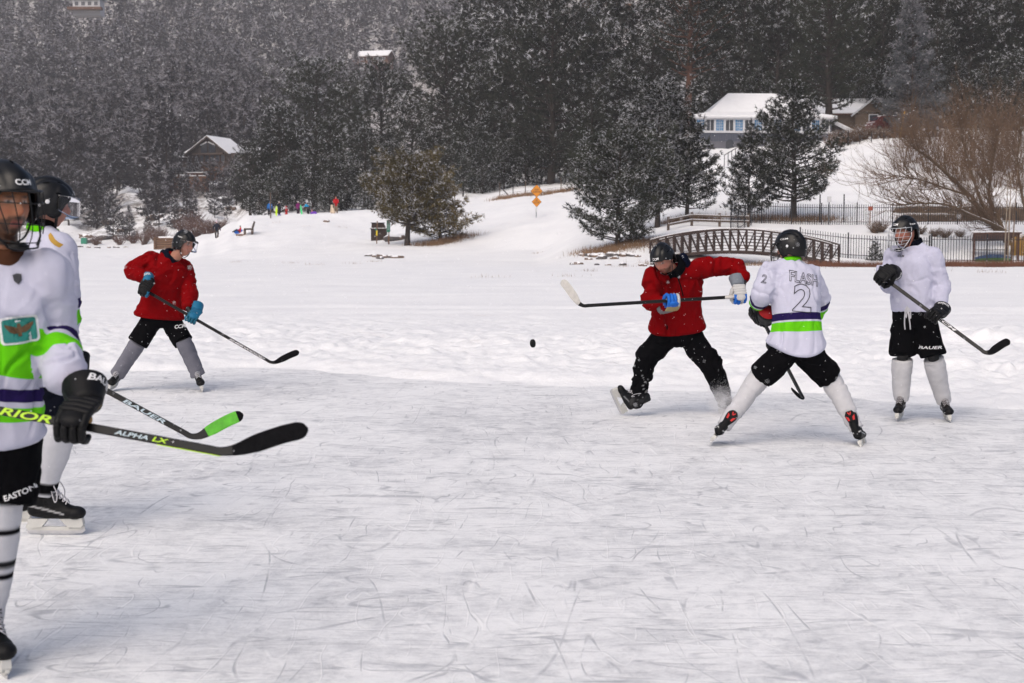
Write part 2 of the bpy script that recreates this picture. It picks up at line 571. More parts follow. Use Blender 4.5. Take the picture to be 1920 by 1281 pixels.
    dark = [both(lines((1, 0.35, 1), 0.55, 0.25, 0.0018, 1.1), gateof(1.3, .46, .60, 3.0)), both(lines((0.3, 1, 1), 0.6, 0.3, 0.0019, 2.3), gateof(1.5, .46, .6, 9.0)),
            both(lines((1, 1, 1), 0.8, 0.5, 0.0024, 4.2), gateof(1.1, .50, .62, 5.0)), both(lines((0.16, 1.3, 1), 1.2, 0.2, 0.0040, 3.3), gateof(2.2, .48, .6, 1.0)),
            both(lines((1.1, 0.18, 1), 1.3, 0.2, 0.0038, 0.2), gateof(2.0, .50, .62, 7.0)), both(lines((0.28, 0.95, 1), 2.1, 0.15, 0.0065, 5.1), gateof(1.9, .5, .6, 2.0)),
            both(lines((0.22, 1.2, 1), 3.4, 0.12, 0.0095, 7.7), gateof(2.8, .46, .6, 11.0)), both(lines((1.25, 0.26, 1), 3.8, 0.12, 0.0100, 8.3), gateof(3.1, .48, .62, 12.0)), both(lines((0.18, 1.4, 1), 4.6, 0.12, 0.0140, 9.1), gateof(2.5, .46, .6, 13.0)),
            both(lines((0.14, 1.0, 1), 2.6, 0.15, 0.0080, 0.5), gateof(2.6, .48, .6, 4.0))]
    light = [both(lines((0.5, 0.9, 1), 1.1, 0.35, 0.0036, 5.7), gateof(1.7, .48, .6, 6.0)), both(lines((0.25, 1.2, 1), 0.9, 0.25, 0.0030, 0.4), gateof(1.2, .46, .6, 8.0)),
             both(lines((0.24, 1.3, 1), 3.6, 0.12, 0.0110, 6.3), gateof(2.7, .46, .6, 14.0)), both(lines((1.3, 0.28, 1), 4.2, 0.12, 0.0120, 10.4), gateof(3.0, .46, .6, 15.0)),
             both(lines((1.2, 0.3, 1), 1.4, 0.25, 0.0045, 1.9), gateof(1.6, .48, .6, 2.5)), both(lines((0.2, 1.1, 1), 2.3, 0.2, 0.0075, 2.9), gateof(2.4, .46, .6, 3.5))]
    dk, lt = dark[0], light[0]
    for k in dark[1:]: dk = t.math('MAXIMUM', dk, k)
    for k in light[1:]: lt = t.math('MAXIMUM', lt, k)
    dk = t.math('MULTIPLY', dk, 0.62); lt = t.math('MULTIPLY', lt, 0.60)
    c = t.mix(dk, c, (0.36, 0.37, 0.40)); c = t.mix(lt, c, (0.89, 0.888, 0.892))
    t.l(c, t.b.inputs['Base Color'])
    t.l(t.ramp(frost, [(0.36, (0.42,) * 3), (0.6, (0.75,) * 3)]), t.b.inputs['Roughness'])
    t.b.inputs['Specular IOR Level'].default_value = 0.35
    h = t.math('SUBTRACT', t.math('ADD', frost, t.math('MULTIPLY', lt, 0.25)), t.math('MULTIPLY', dk, 0.3))
    t.bump(h, 0.5, 0.035)
    mb = MB()
    mb.add([(-60, -40, 0), (60, -40, 0), (60, 24, 0), (-60, 24, 0)], [[0, 1, 2, 3]])
    put(mb.build('ice', t.m), kind='structure')

build_ground()

# snowy air between here and the hills
_h = MB()
_h.box((0, 430, 106.4), (2300, 1160, 215.2))
_t = NT('snowy_air')
_v = _t.n('ShaderNodeVolumePrincipled', {'Color': (0.93, 0.92, 0.96, 1), 'Density': HAZE_D, 'Anisotropy': 0.0})
_t.t.nodes.remove(_t.b)
_t.l(_v.outputs[0], _t.out.inputs['Volume'])
put(_h.build('haze', _t.m), kind='stuff')
# ------------------------------------------------------------------ trees
def needle_mat(name, a, b, snow=(0.80, 0.80, 0.82)):
    t = NT(name)
    tc = t.scaled((1, 1, 1))
    oi = t.n('ShaderNodeObjectInfo')
    f = t.noise(tc, 0.9, 3, 0.6)
    g = t.noise(tc, 0.16, 2, 0.5)
    f = t.math('ADD', t.math('ADD', f, t.math('MULTIPLY', t.math('SUBTRACT', g, 0.5), 0.8)), t.math('MULTIPLY', t.math('SUBTRACT', oi.outputs['Random'], 0.5), 0.35))
    t.l(t.ramp(f, [(0.3, a), (0.7, b)]), t.b.inputs['Base Color'])
    t.b.inputs['Roughness'].default_value = 0.65
    t.b.inputs['Specular IOR Level'].default_value = 0.25
    return t.m
M_NEEDLE = needle_mat('pine_needles', (0.013, 0.0155, 0.010), (0.035, 0.040, 0.025))
M_NEEDLE_GOLD = needle_mat('bronze_pine_needles', (0.062, 0.049, 0.017), (0.165, 0.122, 0.042))
M_NEEDLE_FROST = needle_mat('frosted_needles', (0.022, 0.021, 0.0235), (0.052, 0.049, 0.054))
M_NEEDLE_BLUE = needle_mat('blue_spruce_needles', (0.07, 0.076, 0.082), (0.13, 0.138, 0.147))
M_SNOWCLUMP = simple('clinging_snow', (0.54, 0.54, 0.565), 0.8, 0.05, 3)
M_HOAR = simple('hoar_frost', (0.255, 0.246, 0.266), 0.85, 0.10, 3)
M_BARK = simple('pine_bark', (0.036, 0.026, 0.021), 0.9, 0.4, 6, bump=0.6, bscale=14)
M_BARK_RED = simple('orange_pine_bark', (0.105, 0.048, 0.029), 0.9, 0.35, 5, bump=0.6, bscale=10)
M_TWIG = simple('bare_twigs', (0.125, 0.074, 0.042), 0.85, 0.3, 4)
M_TWIG_RED = simple('reddish_scrub', (0.11, 0.058, 0.044), 0.9, 0.3, 4)
M_WILLOW = simple('willow_bark', (0.105, 0.070, 0.043), 0.9, 0.35, 5, bump=0.5, bscale=12)
M_GRASS = simple('dry_grass', (0.21, 0.125, 0.068), 0.9, 0.3, 1.5)
M_REED = simple('rust_reeds', (0.15, 0.062, 0.034), 0.9, 0.3, 0.8)

def unit(a): return a / np.maximum(np.linalg.norm(a, axis=1, keepdims=True), 1e-9)

def blades(pos, outd, rng, m, ln, w, up=0.25, spread=0.75):
    """m thin triangular needle sprays at each position; returns verts, faces"""
    n = len(pos)
    p = np.repeat(pos, m, 0); o = np.repeat(outd, m, 0)
    d = unit(o * 0.75 + np.array([0, 0, up]) + rng.normal(0, spread, (n * m, 3)))
    L = ln * rng.uniform(0.65, 1.25, (n * m, 1))
    s = unit(np.cross(d, rng.normal(0, 1, (n * m, 3)))) * (w * rng.uniform(0.7, 1.3, (n * m, 1)))
    v = np.empty((n * m, 3, 3))
    v[:, 0] = p - s * 0.5; v[:, 1] = p + s * 0.5; v[:, 2] = p + d * L
    # wider tip pair makes a spray rather than a spike
    k = np.arange(n * m * 3).reshape(-1, 3)
    return v.reshape(-1, 3), k

def caps(pos, rng, size, tilt=0.35):
    """small lumps of snow lying on the sprays (three sided, nearly level)"""
    n = len(pos)
    a = rng.uniform(0, 6.28, n)
    v = np.empty((n, 3, 3))
    for k in range(3):
        r = size * rng.uniform(0.5, 1.15, n)
        v[:, k, 0] = pos[:, 0] + r * np.cos(a + 2.094 * k)
        v[:, k, 1] = pos[:, 1] + r * np.sin(a + 2.094 * k)
        v[:, k, 2] = pos[:, 2] + 0.03 + rng.normal(0, tilt, n) * r
    return v.reshape(-1, 3), np.arange(n * 3).reshape(-1, 3)

def join(parts):
    V, F, M, o = [], [], [], 0
    for v, f, m in parts:
        V.append(v); F.append(f + o); M.append(np.full(len(f), m) if np.isscalar(m) else m); o += len(v)
    return np.concatenate(V), np.concatenate(F), np.concatenate(M)

def tree_meshes(seed, H, W, base=0.15, nl=70, tufts=26, m=6, ln=0.30, w=0.07, snow=0.35, shape='pine', lean=0.0,
                tr=0.22, needle=None, bark=None, snowmat=None, csize=0.14, droop=0.0, limb_snow=True, outer=0.0, dust=0.26, capk=1.0):
    """trunk-with-limbs mesh and crown mesh, standing at the origin"""
    rng = np.random.default_rng(seed)
    mb = MB()
    ax = rng.normal(0, 0.012 * H, (7, 2)); ax[0] = 0
    ax = np.cumsum(ax * 0.5, 0)
    tz = np.linspace(-0.4, H * 0.985, 7)
    trunk = [Vector((ax[i, 0] + lean * tz[i], ax[i, 1], tz[i])) for i in range(7)]
    rr = [tr * (1.25 if i == 0 else 1) * (1 - i / 6.3) + 0.015 for i in range(7)]
    mb.tube(trunk, rr, 7)
    def axis(z):
        return np.array([np.interp(z, tz, ax[:, 0]) + lean * z, np.interp(z, tz, ax[:, 1]), z])
    T, O, Qs = [], [], []
    LS = []
    for i in range(nl):
        u = (i + rng.uniform(0, 1)) / nl
        if shape == 'cone': L = W * (1 - u) ** 0.85 * rng.uniform(0.8, 1.1) + 0.12
        elif shape == 'taper': L = W * min(1.0, 0.72 + 1.5 * u) * (1 - u ** 1.35) ** 0.95 * rng.uniform(0.6, 1.12) + 0.15
        elif shape == 'round': L = W * math.sin(math.pi * min(1, 0.12 + u * 0.86)) ** 0.55 * rng.uniform(0.6, 1.1)
        else: L = W * min(1.0, 0.62 + 1.6 * u) * (1 - u ** 2.6) ** 0.8 * rng.uniform(0.55, 1.12) + 0.2
        z0 = H * (base + (0.975 - base) * u)
        az = i * 2.39996 + rng.normal(0, 0.35)
        c = axis(z0); dr = np.array([math.cos(az), math.sin(az), 0])
        rise = (0.30 + 0.5 * u) * rng.uniform(0.4, 1.3) if shape != 'cone' else (-0.15 + 0.45 * u)
        rise -= droop
        side = np.array([-dr[1], dr[0], 0])
        bend = rng.normal(0, 0.18)
        pts = []
        for q in (0, 0.35, 0.7, 1.0):
            pts.append(c + dr * L * q + side * bend * L * q * q + np.array([0, 0, L * (rise * q - 0.18 * q * (1 - q) + 0.10 * q ** 3)]))
        if L > 0.5:
            r0 = max(0.018, tr * 0.30 * (1 - u * 0.7))
            mb.tube(pts, [r0, r0 * 0.75, r0 * 0.5, r0 * 0.25], 4, False)
        nt = max(3, int(tufts * (L / W)))
        q = rng.uniform(0.22 if shape != 'cone' else 0.1, 1.0, nt) ** 0.75
        Pp = np.array(pts)
        b = np.stack([np.interp(q, (0, 0.35, 0.7, 1.0), Pp[:, k]) for k in range(3)], 1)
        spread = 0.34 * L * (1.05 - q * 0.55)
        off = rng.normal(0, 1, (nt, 1)) * spread[:, None] * 0.62
        b = b + side * off + np.abs(off) * dr * 0.1
        b[:, 2] += rng.normal(0.02, 0.10 * (1 if shape != 'cone' else 0.5), nt) * (0.5 + L * 0.35)
        Qs.append(q * (0.45 + 0.62 * u) if outer else q)
        T.append(b); O.append(unit(dr * 1.0 + side * off * 0.6 / max(L, .3) + np.zeros((nt, 3))))
        if limb_snow and rng.random() < snow * 1.3 and L > 0.8:
            qq = rng.uniform(0.15, 0.95, 5)
            LS.append(np.stack([np.interp(qq, (0, 0.35, 0.7, 1.0), Pp[:, k]) for k in range(3)], 1))
    top = axis(H * 0.97)
    T.append(top + rng.normal(0, 1, (8, 3)) * (0.12, 0.12, 0.25)); O.append(unit(rng.normal(0, 1, (8, 3))))
    T = np.concatenate(T); O = np.concatenate(O); Qs = np.concatenate(Qs + [np.ones(8)])
    v1, f1 = blades(T, O, rng, m, ln, w, up=0.30 if shape != 'cone' else 0.0)
    k = rng.random(len(T)) < snow
    if outer: fm = np.repeat(rng.random(len(T)) < outer * sst(.42, .92, Qs), m) & (rng.random(len(T) * m) < .8)
    else: fm = np.repeat(k, m) & (rng.random(len(T) * m) < dust)
    parts = [(v1, f1, fm.astype(int))]
    S = T[k & (rng.random(len(T)) < capk)] + np.array([0, 0, ln * 0.28])
    if LS: S = np.concatenate([S] + LS)
    if len(S):
        S = S + rng.normal(0, ln * 0.15, S.shape)
        v2, f2 = caps(S, rng, csize)
        parts.append((v2, f2, 1))
    v, f, mi = join(parts)
    crown = mesh_np('crown', v, f, [needle or M_NEEDLE, snowmat or M_SNOWCLUMP], mi, False)
    trk = mb.mesh('trunk', [bark or M_BARK], True)
    return trk, crown

def plant(name, meshes, loc, label, group=None, rz=0.0, s=1.0, sz=None, cat='tree'):
    t = thing(name, label, cat, loc, group, rz)
    t.scale = (s, s, sz or s)
    for nm, me in zip(('trunk', 'crown'), meshes):
        o = bpy.data.objects.new(nm, me); COL.objects.link(o); o.parent = t
    return t

SCL = lambda D: FPX / D
def tree_at(px, D, toppy, meshes, H0, name, label, group=None, wscale=1.0, seed=0, cat='tree', sink=0.1):
    g = gpt(px, D)
    top = float(zpix(toppy, D))
    H = max(1.0, top - g.z + sink)
    k = H / H0
    return plant(name, meshes, (g.x, g.y, g.z - sink), label, group, seed * 1.7, k * wscale, k, cat)

FARV = {}
def build_trees():
    # ---- the separate pines on the near shore, each its own growth
    A = tree_meshes(11, 7.0, 3.9, 0.05, 104, 66, 7, 0.29, 0.056, 0.46, 'round', tr=0.18, csize=0.085)
    tree_at(1157, 91.5, 262, A, 7.0, 'pine_tree', 'broad bushy pine sprinkled with snow above the rocky bank left of the footbridge', wscale=1.0)
    A2 = tree_meshes(12, 9.5, 3.0, 0.12, 96, 56, 7, 0.30, 0.058, 0.70, 'round', tr=0.17, csize=0.10)
    tree_at(1232, 104, 157, A2, 9.5, 'pine_tree', 'tall pine with thickly snowed top between the bushy pine and the blue-windowed house')
    B = tree_meshes(13, 7.4, 2.9, 0.12, 94, 58, 7, 0.28, 0.056, 0.30, 'taper', tr=0.16, csize=0.08)
    tree_at(1287, 105, 217, B, 7.4, 'pine_tree', 'dark pine with open lower limbs standing behind the wooden rail fence', wscale=0.98)
    C = tree_meshes(14, 7.0, 2.3, 0.10, 74, 50, 7, 0.28, 0.055, 0.32, 'taper', tr=0.10, csize=0.08)
    tree_at(1405, 107, 234, C, 7.0, 'pine_tree', 'thin young pine beside the corner of the iron fence', wscale=0.95)
    Dm = tree_meshes(15, 11.2, 4.5, 0.13, 116, 74, 7, 0.31, 0.060, 0.26, 'taper', tr=0.26, csize=0.085)
    tree_at(1487, 108.5, 140, Dm, 11.2, 'pine_tree', 'large dark pine with snow-lined limbs standing in front of the blue-windowed house')
    G = tree_meshes(16, 7.0, 3.9, 0.24, 96, 76, 7, 0.31, 0.062, 0.46, 'pine', tr=0.26, needle=M_NEEDLE_GOLD, csize=0.10)
    tree_at(763, 114.5, 296, G, 7.0, 'pine_tree', 'bronze-tinted pine with a thick bare lower trunk beside the green post sign', wscale=0.92)
    G2 = tree_meshes(17, 5.2, 3.1, 0.03, 84, 56, 7, 0.29, 0.058, 0.56, 'taper', tr=0.14, needle=M_NEEDLE_GOLD, csize=0.10)
    tree_at(826, 117, 325, G2, 5.2, 'pine_tree', 'low spreading bronze pine leaning right of the thick-trunked one', wscale=0.95)
    tree_at(868, 158, 288, C, 7.0, 'pine_tree', 'small slender pine on the slope right of the bronze pines', wscale=1.1, seed=2)
    # ---- tall dark ponderosas on the slopes behind
    big = [tree_meshes(21 + k, 20.0, (6.6, 5.8, 7.2, 6.2)[k], (0.05, 0.07, 0.04, 0.09)[k], (118, 105, 125, 105)[k], 58, 6, 0.46, 0.092,
                       (0.30, 0.34, 0.26, 0.32)[k], ('pine', 'pine', 'round', 'pine')[k], tr=0.36, csize=0.085, outer=.34, capk=.4) for k in range(4)]
    tall = tree_meshes(31, 26.0, 5.2, 0.30, 95, 50, 6, 0.46, 0.09, 0.20, 'pine', tr=0.46, bark=M_BARK_RED, csize=0.15)
    tall2 = tree_meshes(32, 26.0, 5.6, 0.13, 105, 52, 6, 0.46, 0.09, 0.24, 'pine', tr=0.46, csize=0.09, outer=.3, capk=.4)
    rows = [  # px, D, top py, variant, width
        (590, 184, 122, 2, 1.05), (522, 172, 192, 0, 1.0), (655, 196, 165, 1, 1.0), (716, 203, 104, 1, 0.9), (470, 176, 262, 3, 1.0),
        (684, 172, 236, 3, 1.05), (842, 205, 44, 2, 1.05), (776, 186, 182, 0, 1.0), (902, 190, 118, 3, 1.05), (1032, 171, -70, 0, 0.95),
        (962, 187, 46, 1, 1.05), (1076, 178, 28, 2, 0.95), (1130, 188, -46, 3, 1.0), (556, 168, 282, 3, 1.1), (640, 164, 290, 2, 1.1),
        (735, 170, 262, 0, 1.15), (812, 176, 236, 3, 1.1), (925, 176, 214, 2, 1.05), (990, 182, 176, 3, 1.0), (1110, 168, 150, 0, 1.0),
        (1180, 196, -60, 2, 0.9), (1225, 182, 40, 1, 1.0), (1392, 192, -60, 2, 0.9), (1452, 186, -40, 0, 1.0), (1340, 198, -60, 0, 0.95),
        (1505, 198, -90, 2, 0.95), (1600, 188, -60, 0, 1.0), (1655, 178, -30, 2, 0.9), (1708, 190, -90, 0, 1.0), (1762, 182, -60, 2, 0.95),
        (1812, 176, -30, 0, 1.0), (1862, 186, -60, 2, 1.0), (1915, 178, -70, 0, 1.0), (1970, 182, -60, 2, 1.0), (2030, 180, -60, 0, 1.0),
        (880, 215, 10, 0, 1.0), (935, 225, -30, 2, 1.0), (1000, 222, -60, 1, 1.0), (1160, 172, 120, 3, 1.1), (1290, 205, -40, 2, 1.0),
        (1420, 215, -110, 2, 1.0), (1560, 215, -110, 0, 1.0), (1640, 215, -120, 2, 1.0), (1740, 212, -120, 3, 1.0), (1830, 212, -110, 2, 1.0), (1900, 208, -120, 0, 1.0),
        (1190, 160, 215, 2, 1.1), (1250, 168, 150, 3, 1.1), (620, 178, 215, 0, 1.0), (505, 190, 235, 1, 1.0), (1355, 172, 95, 3, 0.8), (1690, 196, 40, 1, 1.0),
        (1790, 196, 30, 3, 1.0), (1880, 196, 20, 1, 1.0)]
    rows += [(2090 + 62 * i, 176 + 9 * (i % 3), -60 - 20 * (i % 2), i % 4, 1.0) for i in range(9)]
    rows.sort()
    ORD = 'first second third fourth fifth sixth seventh eighth ninth tenth eleventh twelfth thirteenth fourteenth fifteenth sixteenth seventeenth eighteenth nineteenth twentieth'.split()
    TENS = {2: 'twenty', 3: 'thirty', 4: 'forty'}
    def nth(i): return ORD[i] if i < 20 else (TENS[(i + 1) // 10] + '-' + ORD[(i + 1) % 10 - 1] if (i + 1) % 10 else {30: 'thirtieth', 40: 'fortieth'}[i + 1])
    cnt = {}
    for i, (px, D, top, k, w) in enumerate(rows):
        side = 'behind the sledding mound' if px < 960 else ('behind the orange road signs' if px < 1270 else 'above the two snow-roofed houses')
        c = cnt[side] = cnt.get(side, -1) + 1
        tree_at(px, D, top, big[k], 20.0, 'ponderosa_pine', nth(c) + ' from the left of the tall dark pines ' + side, 'tall dark pines ' + side, w, i)
    under = [(486, 166, 330), (520, 163, 318), (548, 166, 330), (585, 162, 326), (618, 160, 330), (650, 163, 305), (690, 160, 322), (905, 166, 268),
             (945, 170, 262), (985, 172, 250), (1015, 176, 262), (1060, 172, 255), (1098, 165, 270), (1130, 150, 262), (1190, 148, 262), (890, 172, 240),
             (1215, 150, 240), (1330, 176, 150), (1420, 178, 130), (1620, 172, 120), (1670, 168, 110), (1780, 170, 110), (1850, 166, 120), (1900, 168, 100)]
    yp = [tree_meshes(36 + k, 8.0, (2.9, 3.3)[k], 0.02, 70, 34, 6, 0.40, 0.085, 0.34, ('pine', 'round')[k], tr=0.14, csize=0.15) for k in range(2)]
    for i, (px, D, top) in enumerate(under):
        w = 'left of the orange signs' if px < 1010 else 'right of the orange signs'
        c = cnt[w] = cnt.get(w, -1) + 1
        tree_at(px, D, top, yp[i % 2], 8.0, 'young_pine', nth(c) + ' from the left of young snowy pines ' + w, 'young pines ' + w, 1.0, i)
    tree_at(1291, 151, -160, tall, 26.0, 'ponderosa_pine', 'very tall pine with orange-brown bare trunk beside the blue-windowed house roof', seed=3)
    tree_at(1553, 158, -170, tall2, 26.0, 'ponderosa_pine', 'very tall pine with dark trunk between the two snow-roofed houses', seed=7)
    tree_at(1752, 156, 30, tall2, 26.0, 'ponderosa_pine', 'slim tall pine beside the parked snow-dusted vehicles', seed=9, wscale=0.9)
    sp = tree_meshes(41, 16.0, 4.0, 0.03, 120, 46, 7, 0.42, 0.075, 0.6, 'taper', tr=0.25, needle=M_NEEDLE_BLUE, snowmat=M_HOAR, csize=0.16, outer=.7, droop=.25)
    tree_at(1712, 148, -40, sp, 16.0, 'spruce_tree', 'pale frosted spruce in front of dark pines above the brown willow thicket', wscale=0.95)
    # ---- frosted conifers on the far hillside: the nearest ones singly, the rest as one mass
    small = [tree_meshes(51 + k, 14.0, (3.3, 3.7, 3.0, 4.2, 3.8)[k], (0.04, 0.06, 0.04, 0.12, 0.16)[k], (64, 62, 60, 58, 54)[k], 16, 4, 0.85, 0.22,
                         (0.40, 0.34, 0.42, 0.30, 0.28)[k], ('cone', 'cone', 'cone', 'pine', 'round')[k], tr=0.2, needle=M_NEEDLE_FROST, snowmat=M_HOAR,
                         csize=0.26, limb_snow=False, outer=.8, capk=.5) for k in range(5)]
    one = []
    for trk, cr in small:
        vt, vc = get_v(trk), get_v(cr)
        ft = [list(p.vertices) for p in trk.polygons]; fc = [list(p.vertices) for p in cr.polygons]
        mc = np.empty(len(cr.polygons), np.int32); cr.polygons.foreach_get('material_index', mc)
        me = mesh_np('conifer_tree', np.concatenate([vc, vt]), fc + [[i + len(vc) for i in q] for q in ft], [M_NEEDLE_FROST, M_HOAR, M_BARK],
                     list(mc) + [2] * len(ft), False)
        one.append(me)
    rng = np.random.default_rng(5)
    cand = []
    D = 232.0
    while D < 960:
        step = 9.0 + D * 0.0155
        px0, px1 = -560, 1330
        n = int((px1 - px0) / (FPX * (4.9 + D * 0.0034) / D))
        for i in range(n):
            px = px0 + (px1 - px0) * (i + rng.uniform(0, 1)) / n
            d = D + rng.uniform(-0.5, 0.5) * step
            x = (px - CXP) / FPX * d
            cand.append((px, d, x))
        D += step
    cand = np.array(cand)
    zz = height(cand[:, 2], cand[:, 1])
    ppx, ppy = topix(cand[:, 2], cand[:, 1], zz)
    keep = []
    for i, (px, d, x) in enumerate(cand):
        a, b = ppx[i], ppy[i]
        if a > 470 and b > 330 - (a - 470) * 0.55: continue            # hidden behind the dark stand
        if a > 1000 and d > 520: continue
        if b < -25: continue
        # open places: lodge, its terrace, snow chutes, outcrop, hill houses
        if 322 < a < 482 and 300 < b < 425 and d < 300: continue
        if 395 < a < 470 and b > 400: continue
        if 150 < a < 330 and b > 386 and rng.random() < 0.30: continue
        if b > 428: continue
        if 95 < a < 155 and 232 < b < 262: continue
        if 140 < a < 200 and 20 < b < 62: continue
        if 640 < a < 760 and 95 < b < 135: continue
        if 45 < a < 72 and 40 < b < 95: continue
        keep.append(i)
    extra = [(318, 250), (334, 246), (346, 246), (371, 243), (402, 250), (424, 250), (446, 247), (456, 236), (300, 243), (428, 226), (405, 222), (352, 226), (330, 214), (366, 215), (215, 214), (245, 212), (280, 218), (300, 222)]
    e = np.array([(px, d, (px - CXP) / FPX * d) for px, d in extra])
    keep += list(range(len(cand), len(cand) + len(e)))
    cand = np.concatenate([cand, e]); zz = np.concatenate([zz, height(e[:, 2], e[:, 1])])
    q = topix(e[:, 2], e[:, 1], zz[-len(e):]); ppx = np.concatenate([ppx, q[0]]); ppy = np.concatenate([ppy, q[1]])
    dist = cand[keep, 1]
    order = np.argsort(dist)
    V, F, M, o = [], [], [], 0
    nind = 0
    for r in order:
        i = keep[r]
        px, d, x = cand[i]
        k = int(rng.integers(0, 3)) if d > 330 else int(rng.choice([0, 1, 2, 3, 3, 4, 4]))
        s = rng.uniform(0.72, 1.5) * (1.2 if d > 330 else 0.92)
        if d < 300 and rng.random() < 0.35: s *= 0.6
        if i >= len(cand) - len(extra): s = (.42, .5, .34, .3, .62, .5, .6, .5, .6, .3, .32, .5, .4, .45, .5, .4, .3, .5)[i - len(cand) + len(extra)]
        a = rng.uniform(0, 6.28)
        inview = -30 < ppx[i] < 1180 and ppy[i] < 470
        if inview and nind < 290:
            nind += 1
            ob = bpy.data.objects.new('conifer_tree', one[k]); COL.objects.link(ob)
            ob.location = (x, d, zz[i] - 0.2); ob.rotation_euler = (0, 0, a); ob.scale = (s, s, s * rng.uniform(0.92, 1.1))
            w = 'lower' if d < 330 else 'middle'
            put(ob, f'frosted grey-green conifer in the wood on the {w} part of the far hillside', 'tree', f'conifers on the {w} far hillside')
        else:
            if k not in FARV:
                me = tree_meshes(61 + k, 14.0, (3.5, 3.8, 3.2, 4.0, 3.6)[k], 0.04, 32, 9, 2, 1.25, 0.50, 0.40, 'cone', tr=0.2, csize=0.40, limb_snow=False, outer=.85, capk=.5)[1]
                mm = np.empty(len(me.polygons), np.int32); me.polygons.foreach_get('material_index', mm)
                FARV[k] = (get_v(me), np.array([list(p.vertices) for p in me.polygons]), mm)
            v, f, mi = FARV[k]
            ca, sa = math.cos(a), math.sin(a)
            q = v * s
            q = np.stack([q[:, 0] * ca - q[:, 1] * sa + x, q[:, 0] * sa + q[:, 1] * ca + d, q[:, 2] + zz[i] - 0.2], 1)
            V.append(q); F.append(f + o); M.append(mi); o += len(q)
    me = mesh_np('hillside_forest', np.concatenate(V), np.concatenate(F), [M_NEEDLE_FROST, M_HOAR], np.concatenate(M), False)
    put(link('hillside_forest', me), 'mass of frosted conifers covering the upper hillside', 'forest', None, 'stuff')
    print('far trees', nind, len(keep) - nind, 'tris', len(me.polygons))

build_trees()
# ------------------------------------------------------------------ players: materials
M_CLOTH = vcol('jersey_cloth', 0.95, 0.35, 240, 0.0, 0.05, 0.08)
M_DARKCLOTH = vcol('dark_shell_cloth', 0.95, 0.3, 200, 0.0, 0.05, 0.2)
M_SKIN = vcol('skin', 0.5, 0.12, 300, 0, 0.4, 0.10, 0.12)
M_GEAR = vcol('moulded_gear', 0.55, 0.25, 150, 0, 0.2, 0.15)
M_SHELL = simple('helmet_shell', (0.0040, 0.0040, 0.0046), 0.38, 0.3, 9, spec=0.32, bump=0.05, bscale=90)
M_SHELLMATT = simple('helmet_liner', (0.003, 0.003, 0.0035), 0.9, 0.0, spec=0.05)
M_BLACKPL = simple('black_plastic', (0.004, 0.004, 0.0045), 0.5, 0.1, 20, spec=.25)
M_STEEL = simple('blade_steel', (0.55, 0.55, 0.57), 0.3, 0.1, 20, metal=1.0)
M_HOLDER = simple('blade_holder_plastic', (0.52, 0.515, 0.49), 0.42, 0.08, 15)
M_WIRE = simple('cage_wire', (0.50, 0.51, 0.53), 0.35, 0.05, 20, metal=0.6)
M_WIREBLACK = simple('black_cage_wire', (0.005, 0.005, 0.0055), 0.4, 0.0, spec=.3)
M_LACE = simple('white_laces', (0.52, 0.51, 0.54), 0.8, 0.08, 30)
M_WHITEINK = simple('white_lettering', (0.72, 0.72, 0.73), 0.6, 0.03)
M_DARKINK = simple('black_lettering', (0.02, 0.018, 0.022), 0.6, 0.0)
M_SILVERINK = simple('silver_lettering', (0.42, 0.52, 0.58), 0.45, 0.04)
M_LIMEINK = simple('lime_lettering', (0.42, 0.68, 0.012), 0.5, 0.03)
M_CARBON = simple('stick_carbon', (0.0045, 0.0045, 0.005), 0.45, 0.15, 12, spec=.3)
M_TAPE = simple('black_stick_tape', (0.0055, 0.0055, 0.0065), 0.9, 0.35, 30, spec=.08, bump=0.4, bscale=70)
M_TAPEWHITE = simple('worn_white_stick_tape', (0.52, 0.50, 0.47), 0.85, 0.16, 25, bump=0.4, bscale=70)
M_TAPELIME = simple('lime_stick_tape', (0.085, 0.40, 0.02), 0.7, 0.3, 18, bump=0.3, bscale=50)
M_RUBBER = simple('puck_rubber', (0.004, 0.004, 0.004), 0.6, 0.1, 30, spec=.2)
def clear_plastic(name, tint=(0.97, 0.97, 1.0)):
    t = NT(name)
    t.b.inputs['Base Color'].default_value = (*tint, 1)
    t.b.inputs['Transmission Weight'].default_value = 1.0
    t.b.inputs['Roughness'].default_value = 0.03
    t.b.inputs['IOR'].default_value = 1.25
    return t.m
M_VISOR = clear_plastic('visor_polycarbonate')

WHITE, RED = (0.50, 0.50, 0.61), (0.180, 0.0012, 0.0024)
BLACK, LIME, PURPLE = (0.0030, 0.0030, 0.0038), (0.115, 0.52, 0.006), (0.014, 0.007, 0.060)
NAVY = (0.004, 0.006, 0.018)

def team_cloth():
    t = NT('team_jersey_cloth')
    at = lambda nm: t.n('ShaderNodeAttribute', attribute_name=nm).outputs['Fac']
    tc = t.scaled((1, 1, 1))
    base = t.ramp(t.noise(tc, 22, 4, 0.65), [(0.2, tuple(x * .94 for x in WHITE)), (0.8, tuple(x * 1.05 for x in WHITE))])
    for nm, col in (('purple', PURPLE), ('lime', LIME)):
        m = t.n('ShaderNodeMapRange', {'Value': at(nm), 'From Min': -0.001, 'From Max': 0.001}).outputs[0]
        base = t.mix(m, base, col)
    t.l(base, t.b.inputs['Base Color'])
    t.b.inputs['Roughness'].default_value = 0.9; t.b.inputs['Specular IOR Level'].default_value = 0.12
    t.bump(t.noise(tc, 240, 3, 0.6), 0.35, 0.004)
    return t.m

def npv(v): return np.asarray(v, float)

M_TEAM = team_cloth()

